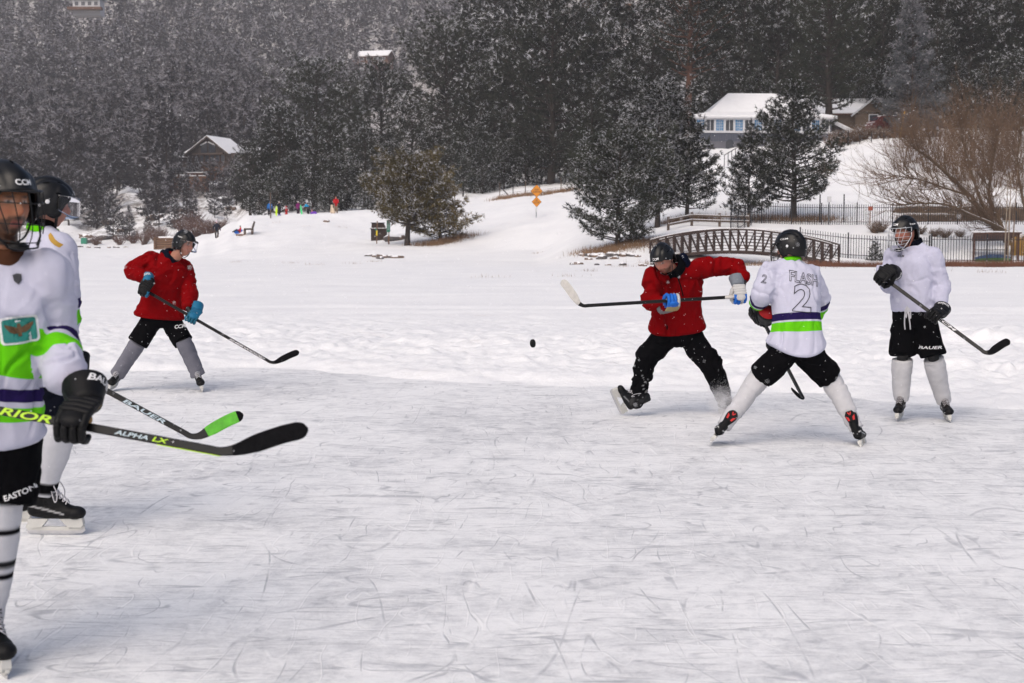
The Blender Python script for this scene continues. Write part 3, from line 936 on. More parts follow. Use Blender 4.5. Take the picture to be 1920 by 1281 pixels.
def poly_dist(V, pts):
    """distance to a polyline and length along it at the nearest point"""
    best = np.full(len(V), 1e9); along = np.zeros(len(V)); acc = 0.0
    for a, b in zip(pts[:-1], pts[1:]):
        a, b = npv(a), npv(b); d = b - a; L = np.linalg.norm(d)
        t = np.clip(((V - a) @ d) / (L * L), 0, 1)
        r = np.linalg.norm(V - (a + t[:, None] * d), axis=1)
        k = r < best
        best[k] = r[k]; along[k] = acc + t[k] * L
        acc += L
    return best, along

def on_cloth(px, py, target):
    og = ORG[target.name]
    bvh = BVHTree.FromPolygons([tuple(q) for q in get_v(target.data)], [list(q.vertices) for q in target.data.polygons])
    o = Vector((0, 0, HCAM)); d = (P(px, py, 5.0) - o).normalized()
    h = bvh.ray_cast(o - og, d)
    return (h[0] + og) if h[0] is not None else P(px, py, (og.y))

def lettering(parent, text, c, xd, yd, h, mat, target=None, outline=0.0, width=None, shear=0.0, bold=0.0, name='lettering', gap=1.0, lift=0.004):
    """flat print of real letters laid on a surface: centre c, reading direction xd, up yd, capital height h"""
    cu = bpy.data.curves.new('txt', 'FONT')
    cu.body = text; cu.align_x = 'CENTER'; cu.align_y = 'CENTER'
    cu.size = h / 0.69; cu.shear = shear; cu.offset = bold * h; cu.space_character = gap
    cu.resolution_u = 3
    if outline > 0: cu.fill_mode = 'NONE'; cu.bevel_depth = outline; cu.bevel_resolution = 0
    ob = bpy.data.objects.new('txt', cu); COL.objects.link(ob)
    dg = bpy.context.evaluated_depsgraph_get()
    me = bpy.data.meshes.new_from_object(ob.evaluated_get(dg))
    bpy.data.objects.remove(ob); bpy.data.curves.remove(cu)
    bm = bmesh.new(); bm.from_mesh(me)
    if target is not None:
        for _ in range(3):
            ed = [e for e in bm.edges if e.calc_length() > 0.02]
            if not ed: break
            bmesh.ops.subdivide_edges(bm, edges=ed, cuts=1)
        bmesh.ops.triangulate(bm, faces=bm.faces[:])
    bm.to_mesh(me); bm.free()
    v = get_v(me)
    v[:, 1] -= (v[:, 1].max() + v[:, 1].min()) / 2 if len(v) else 0
    w0 = np.ptp(v[:, 0])
    if width and w0 > 0: v[:, 0] *= width / w0
    xd = Vector(xd).normalized(); yd = Vector(yd); yd = (yd - xd * yd.dot(xd)).normalized()
    n = xd.cross(yd)
    if isinstance(c, tuple): c = on_cloth(*c, target)
    W = npv(c) + v[:, :1] * npv(xd) + v[:, 1:2] * npv(yd)
    if target is not None: W = drape(W, n, target, lift, v[:, 2] if outline > 0 else None)
    else: W = W + v[:, 2:3] * npv(n)
    set_v(me, W - npv(ORG[parent.name]))
    me.materials.clear(); me.materials.append(mat)
    me.name = name
    return link(name, me, parent)

def drape(W, n, target, lift=0.004, dz=None, reach=0.2):
    og = ORG[target.name]
    bvh = BVHTree.FromPolygons([tuple(p) for p in get_v(target.data)], [list(p.vertices) for p in target.data.polygons])
    out = W.copy(); n = Vector(n); bad = []; deps = []
    for i, p in enumerate(W):
        q = Vector(p) - og
        h = bvh.ray_cast(q + n * reach, -n, 2 * reach + .1)
        if h[0] is None: bad.append(i); continue
        s = lift + (dz[i] * 0.6 if dz is not None else 0)
        out[i] = npv(h[0] + og + n * s); deps.append((out[i] - p) @ npv(n))
    if bad and deps:
        m = min(deps)
        for i in bad: out[i] = W[i] + npv(n) * m
    return out

def patch(parent, outline, c, xd, yd, mat, target, name='emblem', lift=0.004, cuts=3):
    """a printed shape (2D outline in metres) draped on a garment"""
    xd = Vector(xd).normalized(); yd = Vector(yd); yd = (yd - xd * yd.dot(xd)).normalized()
    bm = bmesh.new()
    vs_ = [bm.verts.new((a, b, 0)) for a, b in outline]
    bm.faces.new(vs_)
    bmesh.ops.triangulate(bm, faces=bm.faces[:])
    for _ in range(cuts):
        ed = [e for e in bm.edges if e.calc_length() > 0.018]
        if ed: bmesh.ops.subdivide_edges(bm, edges=ed, cuts=1); bmesh.ops.triangulate(bm, faces=[f for f in bm.faces if len(f.verts) > 3])
    me = bpy.data.meshes.new(name); bm.to_mesh(me); bm.free()
    v = get_v(me)
    if isinstance(c, tuple): c = on_cloth(*c, target)
    W = npv(c) + v[:, :1] * npv(xd) + v[:, 1:2] * npv(yd)
    W = drape(W, xd.cross(yd), target, lift)
    set_v(me, W - npv(ORG[parent.name])); me.materials.append(mat)
    return link(name, me, parent)

# ------------------------------------------------------------------ head
def head_frame(yaw, pitch, roll=0.0):
    """yaw 0 looks at the camera, + to the right of the photo; pitch + looks down"""
    F = Vector((math.sin(yaw) * math.cos(pitch), -math.cos(yaw) * math.cos(pitch), -math.sin(pitch)))
    L = Vector((0, 0, 1)).cross(F).normalized()
    U = F.cross(L).normalized()
    if roll:
        q = Matrix.Rotation(roll, 3, F); L = q @ L; U = q @ U
    return F, L, U

def add_head(mb, hc, fr, k=1.0, mouth=0.0):
    F, L, U = fr
    nu, nv = 72, 54
    ph = np.linspace(0.02, math.pi - 0.02, nv)[:, None]; th = np.linspace(0, 2 * math.pi, nu, endpoint=False)[None, :]
    x = np.sin(ph) * np.cos(th); y = np.sin(ph) * np.sin(th); z = np.cos(ph) * np.ones_like(th)
    rx = np.where(x > 0, 0.094, 0.102); rz = np.where(z > 0, 0.120, 0.118)
    X = x * rx; Y = y * 0.078; Z = z * rz
    low = np.clip((-Z - 0.015) / 0.10, 0, 1)
    Y = Y * (1 - 0.36 * low ** 1.3)
    X = np.where(X < 0, X * (1 - 0.45 * low), X + 0.012 * low * (x > 0) * x)
    fr_ = (x > 0.15)
    g = lambda y0, z0, sy, sz: np.exp(-((Y - y0) / sy) ** 2 - ((Z - z0) / sz) ** 2)
    d = 0.024 * g(0, -0.014, 0.013, 0.018) + 0.016 * g(0, 0.006, 0.011, 0.024)
    for s in (1, -1):
        d = d - 0.011 * g(s * 0.031, 0.020, 0.016, 0.012) + 0.006 * g(s * 0.03, 0.040, 0.025, 0.009) + 0.006 * g(s * 0.045, -0.012, 0.018, 0.016)
        d = d + 0.006 * g(s * 0.010, -0.022, 0.007, 0.007)
    d = d + 0.008 * g(0, -0.050, 0.022, 0.007) + 0.008 * g(0, -0.064 - mouth * 0.010, 0.020, 0.007) - (0.004 + 0.012 * mouth) * g(0, -0.057 - mouth * 0.004, 0.021, 0.004 + 0.006 * mouth)
    d = d + 0.010 * g(0, -0.098, 0.022, 0.014) - 0.004 * g(0, -0.080, 0.03, 0.007)
    X = X + d * fr_
    vv = [hc + (F * float(a) + L * float(b) + U * float(c)) * k for a, b, c in zip(X.ravel(), Y.ravel(), Z.ravel())]
    ff = []
    for i in range(nv - 1):
        for j in range(nu):
            a, b = i * nu + j, i * nu + (j + 1) % nu
            ff.append([a, a + nu, b + nu, b])
    ff.append(list(range(nu))); ff.append([(nv - 1) * nu + j for j in range(nu)][::-1])
    mb.add(vv, ff)
    M = Matrix((F, L, U)).transposed()
    for s in (1, -1):
        e = hc + (F * -0.006 + L * (0.079 * s) + U * 0.002) * k
        mb.ell(e, (0.019 * k, 0.009 * k, 0.033 * k), M @ Matrix.Rotation(R(-12), 3, 'Y') @ Matrix.Rotation(R(22 * s), 3, 'Z'))

def head_colors(V, hc, fr, k, skin, hair, beard=0.0, beardc=(0.03, 0.018, 0.012), stubble=0.0):
    F, L, U = fr
    d = (V - npv(hc)) / k
    X, Y, Z = d @ npv(F), d @ npv(L), d @ npv(U)
    n = len(V)
    c = np.tile(npv(skin), (n, 1))
    nz = fbm(np.stack([X, Y, Z], 1) * 70, 2, 5)
    def blend(mask, col):
        nonlocal c
        m = np.clip(mask, 0, 1)[:, None]; c = c * (1 - m) + npv(col) * m
    inh = sst(0.17, 0.15, np.linalg.norm(d, axis=1))
    blush = np.exp(-((np.abs(Y) - 0.042) / 0.02) ** 2 - ((Z + 0.012) / 0.02) ** 2) + np.exp(-(Y / 0.016) ** 2 - ((Z + 0.012) / 0.016) ** 2)
    blend(0.55 * blush * (X > 0.03) * inh, (skin[0] * 1.02, skin[1] * 0.62, skin[2] * 0.6))
    front = sst(0.015, 0.045, X)
    jaw = sst(-0.030, -0.048, Z + 0.25 * (np.abs(Y) - 0.03)) * sst(-0.02, 0.02, X)
    must = np.exp(-((Z + 0.040) / 0.008) ** 2) * (np.abs(Y) < 0.034)
    bm = np.clip(jaw + must * 1.2 * front, 0, 1) * inh * (Z > -0.14)
    if beard: blend(bm * beard * (0.85 + 0.35 * nz), beardc)
    if stubble: blend(bm * stubble, (skin[0] * 0.5, skin[1] * 0.5, skin[2] * 0.55))
    blend((np.abs(Y) < 0.023) * np.exp(-((Z + 0.058) / 0.0095) ** 2) * (X > 0.06) * 0.8 * inh, (0.42, 0.11, 0.10))
    blend((np.abs(Y) < 0.018) * np.exp(-((Z + 0.0575) / 0.0035) ** 2) * (X > 0.06) * 0.95 * inh, (0.05, 0.015, 0.015))
    blend(np.exp(-((np.abs(Y) - 0.031) / 0.017) ** 2 - ((Z - 0.038) / 0.0055) ** 2) * front * 1.1 * inh, [h * 0.8 for h in hair])
    eye = np.exp(-((np.abs(Y) - 0.031) / 0.013) ** 4 - ((Z - 0.0195) / 0.0055) ** 4) * front * inh
    blend(eye, (0.50, 0.46, 0.44))
    blend(np.exp(-((np.abs(Y) - 0.031) / 0.0062) ** 4 - ((Z - 0.0195) / 0.006) ** 4) * front * inh, (0.02, 0.014, 0.010))
    hm = np.clip(sst(0.056, 0.07, Z) + sst(-0.025, -0.045, X) * sst(-0.085, -0.065, Z), 0, 1) * inh
    blend(hm * (np.abs(Y) < 0.083), hair)
    return c

def helmet(parent, hc, fr, k=1.0, ear=True, front_text=None, side_text=None, visor=False, cage=None, strap=True, dot=None, sticker=False, sparse=False):
    F, L, U = fr
    W = lambda x, y, z: hc + (F * x + L * y + U * z) * k
    az = np.linspace(0, 360, 72, endpoint=False)
    a180 = np.where(az > 180, 360 - az, az)
    if ear: kn = ([0, 40, 60, 74, 84, 104, 112, 125, 180], [0.058, 0.052, 0.030, 0.012, 0.036, 0.036, -0.035, -0.062, -0.078])
    else: kn = ([0, 40, 58, 70, 80, 104, 115, 140, 180], [0.058, 0.052, 0.020, -0.030, -0.046, -0.046, -0.060, -0.068, -0.078])
    zl = np.interp(a180, *kn)
    NR = 22
    RX, RY, RZ = 0.128, 0.100, 0.148
    verts = []
    for lay in (1.0, 0.93):
        for i in range(NR):
            t = i / (NR - 1)
            for j, a in enumerate(np.radians(az)):
                z = zl[j] + (RZ * 0.998 - zl[j]) * math.sin(t * math.pi / 2)
                r = math.sqrt(max(0, 1 - (z / RZ) ** 2.3)) if z > 0 else 1.0 - 0.18 * (z / 0.08) ** 2
                x, y = RX * r * math.cos(a) - 0.006, RY * r * math.sin(a)
                b = 0.0
                b += 0.0055 * math.exp(-(y / 0.026) ** 2) * (z > 0.03)
                b -= 0.0045 * math.exp(-((abs(y) - 0.045) / 0.008) ** 2) * sst(0.05, 0.09, z)
                seam = x - 0.012 - 0.25 * (z - 0.06)
                b += 0.0050 * float(sst(-0.004, 0.006, seam)) * float(sst(0.135, 0.10, z))
                b -= 0.0055 * math.exp(-((z - 0.060 - 0.10 * (0.10 - x)) / 0.006) ** 2) * (0.4 if x > 0 else 0.8)
                b += 0.004 * math.exp(-((z - zl[j]) / 0.008) ** 2)
                q = Vector((x, y, z)); nrm = Vector((x / RX, y / RY, max(z, 0) / RZ)).normalized()
                q = q + nrm * (b if lay == 1.0 else -0.007)
                verts.append(W(*q))
    ff = []
    n = len(az)
    for ly in range(2):
        o = ly * NR * n
        for i in range(NR - 1):
            for j in range(n):
                a, b = o + i * n + j, o + i * n + (j + 1) % n
                ff.append([a, b, b + n, a + n] if ly == 0 else [a, a + n, b + n, b])
        ff.append([o + (NR - 1) * n + j for j in range(n)][:: 1 if ly == 0 else -1])
    for j in range(n):
        a, b = j, (j + 1) % n
        ff.append([a, a + NR * n, b + NR * n, b])
    mb = MB(); mb.add(verts, ff)
    h = mb.build('helmet', M_SHELL, parent, True)
    # vents lie in the shell, screws stand on it
    M = Matrix((F, L, U)).transposed()
    def on_shell(azd, t):
        i = min(NR - 1, int(t * (NR - 1))); j = int(azd / 5) % 72
        p = verts[i * n + j]
        return p, (p - W(-0.006, 0, 0.01)).normalized()
    for azd, t, sa, sb in ((0, .80, .016, .005), (180, .80, .016, .006), (60, .66, .014, .004), (300, .66, .014, .004), (110, .62, .018, .004), (250, .62, .018, .004),
                           (150, .55, .014, .005), (210, .55, .014, .005), (75, .42, .018, .004), (285, .42, .018, .004), (180, .45, .016, .006)):
        p, nn = on_shell(azd, t)
        t1, t2 = frame_from(nn, U if t < .6 else F)
        Mv = Matrix((t2, t1, nn)).transposed() if t < .6 else Matrix((t1, t2, nn)).transposed()
        MB().ell(p, (sa * k, sb * k, 0.0022 * k), Mv, 12, 6).build('vent', M_SHELLMATT, h, True)
    for azd, t in ((50, .12), (310, .12), (120, .2), (240, .2)):
        p, nn = on_shell(azd, t); t1, t2 = frame_from(nn, U)
        MB().ell(p, (0.005 * k, 0.005 * k, 0.003 * k), Matrix((t2, t1, nn)).transposed(), 8, 6).build('screw', M_STEEL, h, True)
    if dot is not None:
        for s in (1, -1):
            mb = MB(); mb.ell(W(-0.025, 0.1005 * s, 0.020), (0.011 * k, 0.002 * k, 0.011 * k), M, 14, 6)
            mb.build('sticker', dot, h, True)
    if sticker:
        mb = MB()
        mb.box(W(-0.1005, -0.062, 0.055), (0.003 * k, 0.028 * k, 0.045 * k), M @ Matrix.Rotation(R(42), 3, 'Z') @ Matrix.Rotation(R(12), 3, 'Y'))
        mb.build('safety_label', M_WHITEINK, h)
    if not ear:
        for s in (1, -1):
            mb = MB()
            mb.ell(W(0.012, 0.0865 * s, -0.022), (0.040 * k, 0.009 * k, 0.036 * k), M, 14, 8)
            mb.build('ear_guard', M_BLACKPL, h, True)
    if strap:
        mb = MB()
        for s in (1, -1):
            mb.tube(catmull([W(0.022, 0.090 * s, 0.0 if not ear else 0.03), W(0.030, 0.080 * s, -0.045), W(0.034, 0.055 * s, -0.100), W(0.040, 0.004 * s, -0.126)], 4), (0.0075 * k, 0.0022 * k), 6, ref=F)
        mb.build('chin_strap', M_BLACKPL, h, True)
    if visor:
        vv, fv = [], []
        na, nz = 25, 7
        for lay in (0, 0.0022):
            for i in range(nz):
                z = 0.060 - 0.105 * i / (nz - 1)
                for j in range(na):
                    a = R(-84 + 168 * j / (na - 1))
                    rr = 1 + 0.04 * i / (nz - 1)
                    zz = z if abs(a) < R(55) else z + (abs(a) - R(55)) * 0.07 * i / (nz - 1)
                    vv.append(W((0.150 - lay) * rr * math.cos(a) ** 0.9 if math.cos(a) > 0 else 0, (0.106 - lay) * math.sin(a), zz))
        m = nz * na
        for ly in (0, 1):
            for i in range(nz - 1):
                for j in range(na - 1):
                    a = ly * m + i * na + j
                    q = [a, a + na, a + na + 1, a + 1]
                    fv.append(q if ly == 0 else q[::-1])
        for i in range(nz - 1):
            for j in (0, na - 1):
                a = i * na + j; fv.append([a, a + m, a + m + na, a + na] if j == 0 else [a, a + na, a + m + na, a + m])
        for j in range(na - 1):
            for i in (0, nz - 1):
                a = i * na + j; fv.append([a, a + 1, a + m + 1, a + m] if i == 0 else [a, a + m, a + m + 1, a + 1])
        mb = MB(); mb.add(vv, fv); mb.build('visor', M_VISOR, h, True)
    if cage is not None:
        def cg(a, z):
            q = (0.058 - z) / 0.19
            rx = 0.140 + 0.030 * math.sin(min(1, q) * math.pi * 0.8) - 0.03 * max(0, q - 0.75) * 2
            ry = 0.101 - 0.028 * max(0, q - 0.35)
            return W(rx * max(0.0, math.cos(a)) ** 0.8, ry * math.sin(a), z)
        mb = MB()
        r = 0.0021 * k
        zs = (0.055, 0.018, -0.018, -0.050, -0.082, -0.110, -0.130)
        for i, z in enumerate(zs):
            if sparse and i in (2, 4): continue
            lim = (82, 82, 80, 74, 64, 52, 40)[i]
            mb.tube([cg(R(t), z - 0.012 * (abs(t) / 80) ** 2 * (-1 if i > 3 else 0)) for t in np.linspace(-lim, lim, 17)], r * (1.6 if i in (0, 6) else 1), 5)
        for t in ((-58, -30, 0, 30, 58) if sparse else (-62, -40, -20, 0, 20, 40, 62)):
            zb = -0.130 if abs(t) < 30 else (-0.118 if abs(t) < 50 else -0.082)
            mb.tube([cg(R(t * (1 - 0.25 * q)), 0.055 + (zb - 0.055) * q) for q in np.linspace(0, 1, 10)], r, 5)
        for s in (1, -1):
            mb.tube([cg(R(s * t), z) for t, z in ((82, 0.055), (82, -0.018), (74, -0.055), (62, -0.092), (40, -0.130))], r * 1.7, 5)
        mb.build('face_cage', cage, h, True)
        mb = MB()
        mb.ell(W(0.085, 0, -0.128), (0.034 * k, 0.038 * k, 0.016 * k), M, 14, 8)
        mb.build('chin_cup', M_BLACKPL, h, True)
    if front_text:
        a = R(0)
        lettering(h, front_text, W(0.15, 0, 0.085), L, U, 0.017 * k, M_WHITEINK, h, width=0.055 * k, bold=0.03, lift=0.002)
    if side_text:
        for s in (1, -1):
            lettering(h, side_text, W(0.0, 0.13 * s, 0.078), F * (-s), U, 0.012 * k, M_WHITEINK, h, width=0.065 * k, bold=0.02, lift=0.002)
    return h

# ------------------------------------------------------------------ gloves, skates, sticks
def glove(parent, wrist, grip, axis, back, elbow, cols, g=1.12, cuff_text=None, cuff_len=0.11, flare=1.0, text_dir=None):
    """hand closed round a stick: axis runs along the stick towards the thumb side; back is the side the knuckles show"""
    ex = Vector(axis).normalized()
    ew = Vector(wrist) - Vector(grip); ew = (ew - ex * ew.dot(ex)).normalized()
    eb = ex.cross(ew)
    if eb.dot(Vector(back)) < 0: eb = -eb
    W = lambda x, w, b: Vector(grip) + (ex * x + ew * w + eb * b) * g
    base, pad, fing, cuffc, lining, palmc = [cols[k] for k in ('base', 'pad', 'finger', 'cuff', 'lining', 'palm')]
    root = MB()
    root.capsule([W(0, 0.098, 0.022), W(0, 0.06, 0.030), W(0, 0.02, 0.038), W(0, -0.010, 0.040)], [(0.043 * g, 0.027 * g), (0.047 * g, 0.027 * g), (0.049 * g, 0.025 * g), (0.048 * g, 0.022 * g)], 16, ref=ex)
    root.capsule([W(0.03, 0.085, 0.0), W(0.0, 0.05, 0.002), W(-0.02, 0.03, 0.004)], [0.022 * g, 0.026 * g, 0.02 * g], 10)
    gl = root.build('glove', M_GEAR, parent, True)
    n = len(gl.data.vertices); vv = get_v(gl.data) + npv(ORG[gl.name])
    pb = (vv - npv(grip)) @ npv(eb)
    set_col(gl.data, np.where((pb > 0.016)[:, None], npv(base), npv(palmc)))
    def piece(mb, name, col):
        o = mb.build(name, M_GEAR, gl, True); set_col(o.data, np.tile(npv(col), (len(o.data.vertices), 1))); return o
    for i in range(4):
        x = 0.039 - 0.0265 * i; s = (0.95, 1.06, 1.0, 0.86)[i]
        mb = MB()
        mb.capsule([W(x, -0.004, 0.044), W(x, -0.040 * s, 0.030)], [(0.0150 * g, 0.0165 * g), (0.0142 * g, 0.015 * g)], 8, ref=ex)
        mb.capsule([W(x, -0.047 * s, 0.020), W(x * 0.98, -0.053 * s, -0.010)], [(0.0142 * g, 0.0150 * g), (0.0136 * g, 0.014 * g)], 8, ref=ex)
        mb.capsule([W(x * 0.97, -0.048 * s, -0.022), W(x * 0.95, -0.026 * s, -0.038), W(x * 0.95, -0.004, -0.037)], [0.0135 * g, 0.0132 * g, 0.011 * g], 8)
        piece(mb, 'finger', fing if isinstance(fing[0], float) else fing[i])
    mb = MB()
    mb.capsule([W(0.050, 0.058, 0.014), W(0.064, 0.022, -0.014), W(0.058, -0.010, -0.036), W(0.048, -0.032, -0.040)], [0.020 * g, 0.0185 * g, 0.0165 * g, 0.014 * g], 10)
    piece(mb, 'thumb', base)
    for j, (w, b) in enumerate(((0.006, 0.060), (0.030, 0.059), (0.054, 0.056), (0.078, 0.050))):
        mb = MB()
        mb.capsule([W(-0.040, w, b - 0.004), W(0, w, b), W(0.040, w, b - 0.004)], [(0.0140 * g, 0.0085 * g)] * 3, 8, ref=ew)
        piece(mb, 'backhand_roll', pad)
    # flared cuff along the forearm
    c0 = W(0, 0.082, 0.018)
    fd = (Vector(elbow) - c0).normalized()
    fd = (fd * 0.7 + (ew * 0.9 + eb * 0.1) * 0.3).normalized()
    pr, rr = [], []
    for t, a in ((0.0, 0.9), (0.25, 1.02), (0.6, 1.14 * (1 + flare) / 2), (0.93, 1.28 * flare), (1.0, 1.27 * flare)):
        pr.append(c0 + fd * (cuff_len * t)); rr.append((0.053 * g * a, 0.046 * g * a))
    mb = MB(); mb.tube(pr, rr, 20, False, ref=ex)
    cf = piece(mb, 'cuff', cuffc)
    md = cf.modifiers.new('thick', 'SOLIDIFY'); md.thickness = 0.010; md.offset = -1
    mb = MB(); mb.tube([p + fd * 0.002 for p in pr], [(a * 0.86, b * 0.86) for a, b in rr], 20, True, ref=ex)
    piece(mb, 'cuff_lining', lining)
    if cuff_text:
        tc = c0 + fd * (cuff_len * 0.72)
        vw = Vector(text_dir) if text_dir else (Vector((0, 0, HCAM)) - tc).normalized(); nn = (vw - fd * vw.dot(fd)).normalized()
        xd = fd.cross(nn) if fd.cross(nn).x > 0 else -fd.cross(nn)
        yd = nn.cross(xd)
        lettering(cf, cuff_text[0], tc + nn * 0.0, xd, yd, cuff_text[1], cuff_text[2], cf, width=cuff_text[3], bold=0.03, lift=0.003)
    return gl

GLOVE_BLACK = dict(base=BLACK, pad=(.0042, .0042, .005), finger=(.0036, .0036, .0042), cuff=BLACK, lining=(0.007, 0.007, 0.008), palm=(0.010, 0.008, 0.007))
def gl_cols(**kw): d = dict(GLOVE_BLACK); d.update(kw); return d

def skate(parent, o, fwd, up, k=1.0, boot=BLACK, accent=(0.35, 0.35, 0.36), cap=(0.006, 0.006, 0.007), lace=None, holder=None, tongue=None, loops=False):
    f = Vector(fwd).normalized(); u = Vector(up); u = (u - f * u.dot(f)).normalized(); l = u.cross(f)
    W = lambda x, y, z: Vector(o) + (f * x + l * y + u * z) * k
    M = Matrix((f, l, u)).transposed()
    mb = MB()
    mb.capsule([W(-0.100, 0, 0.118), W(-0.02, 0, 0.112), W(0.065, 0.004, 0.110), W(0.120, 0.004, 0.104)], [(0.034 * k, 0.036 * k), (0.038 * k, 0.034 * k), (0.037 * k, 0.046 * k), (0.029 * k, 0.040 * k)], 14, ref=u)
    mb.capsule([W(-0.083, 0, 0.13), W(-0.080, 0, 0.20), W(-0.072, 0, 0.272)], [(0.045 * k, 0.037 * k), (0.047 * k, 0.040 * k), (0.052 * k, 0.047 * k)], 14, ref=f)
    mb.capsule([W(0.055, 0, 0.122), W(-0.01, 0, 0.165), W(-0.05, 0, 0.225)], [0.034 * k, 0.038 * k, 0.037 * k], 12)
    mb.capsule([W(-0.118, 0, 0.155), W(-0.116, 0, 0.24), W(-0.112, 0, 0.305)], [(0.014 * k, 0.028 * k)] * 3, 8, ref=f)
    me = remesh(mb, 0.0075 * k, 2)
    v = get_v(me); zz = (v - npv(o)) @ npv(u)
    v += np.clip(0.076 * k - zz, 0, None)[:, None] * npv(u)
    set_v(me, v)
    xx, yy, zz = (v - npv(o)) @ npv(f) / k, (v - npv(o)) @ npv(l) / k, (v - npv(o)) @ npv(u) / k
    c = np.tile(npv(boot), (len(v), 1))
    m = sst(0.016, 0.022, np.abs(yy)) * sst(0.006, 0.002, np.abs(zz - 0.118 - 0.25 * np.clip(-xx, -0.1, 0.1))) * (xx < 0.06)
    c = c * (1 - m[:, None]) + npv(accent) * m[:, None]
    set_col(me, c)
    sk = place(me, 'skate', parent, M_GEAR)
    mb = MB(); mb.ell(W(0.104, 0.004, 0.104), (0.050 * k, 0.045 * k, 0.034 * k), M, 16, 10)
    vv = npv(mb.v); z2 = (vv - npv(o)) @ npv(u); vv += np.clip(0.074 * k - z2, 0, None)[:, None] * npv(u); mb.v = [tuple(p) for p in vv]
    t = mb.build('toe_cap', M_GEAR, sk, True); set_col(t.data, np.tile(npv(cap), (len(t.data.vertices), 1)))
    mb = MB(); mb.capsule([W(0.02, 0, 0.168), W(-0.012, 0, 0.225), W(-0.010, 0, 0.315)], [(0.010 * k, 0.030 * k), (0.011 * k, 0.034 * k), (0.010 * k, 0.038 * k)], 10, ref=f)
    t = mb.build('tongue', M_GEAR, sk, True); set_col(t.data, np.tile(npv(tongue or (0.10, 0.10, 0.105)), (len(t.data.vertices), 1)))
    mb = MB()
    for i in range(7):
        q = i / 6
        x, z, hw = 0.066 - 0.092 * q, 0.158 + 0.088 * q, 0.026 + 0.006 * q
        x2, z2 = x - 0.013, z + 0.0125
        for s in (1, -1):
            mb.tube([W(x, s * hw, z - 0.006), W((x + x2) / 2 + 0.008, 0, (z + z2) / 2 + 0.010), W(x2, -s * hw, z2 - 0.006)], 0.0028 * k, 5)
    for s in (1, -1) if loops else ():
        mb.tube(catmull([W(-0.03, s * 0.01, 0.262), W(0.01, s * 0.045, 0.255), W(0.035, s * 0.055, 0.200), W(0.02, s * 0.048, 0.165), W(-0.005, s * 0.035, 0.235)], 4), 0.0028 * k, 5)
    mb.build('laces', lace or M_LACE, sk, True)
    mb = MB()
    rear = [(-0.128, 0.077), (-0.028, 0.077), (-0.048, 0.052), (-0.060, 0.036), (-0.118, 0.030), (-0.130, 0.050)]
    front = [(0.030, 0.077), (0.140, 0.080), (0.146, 0.050), (0.136, 0.034), (0.070, 0.036), (0.050, 0.055)]
    bar = [(-0.128, 0.018), (0.128, 0.018), (0.150, 0.034), (0.144, 0.046), (0.120, 0.037), (-0.112, 0.037), (-0.138, 0.046), (-0.142, 0.032)]
    for p, th in ((rear, 0.030), (front, 0.034), (bar, 0.014)): mb.prism(p, o, f * k, u * k, th * k)
    mb.build('blade_holder', holder or M_HOLDER, sk)
    mb = MB(); mb.prism([(-0.142, 0.016), (-0.128, 0.002), (-0.06, -0.0005), (0.07, -0.0005), (0.136, 0.004), (0.155, 0.022), (0.148, 0.030), (-0.138, 0.030)], o, f * k, u * k, 0.0042 * k)
    mb.build('blade', M_STEEL, sk)
    return sk, W(-0.058, 0, 0.195)

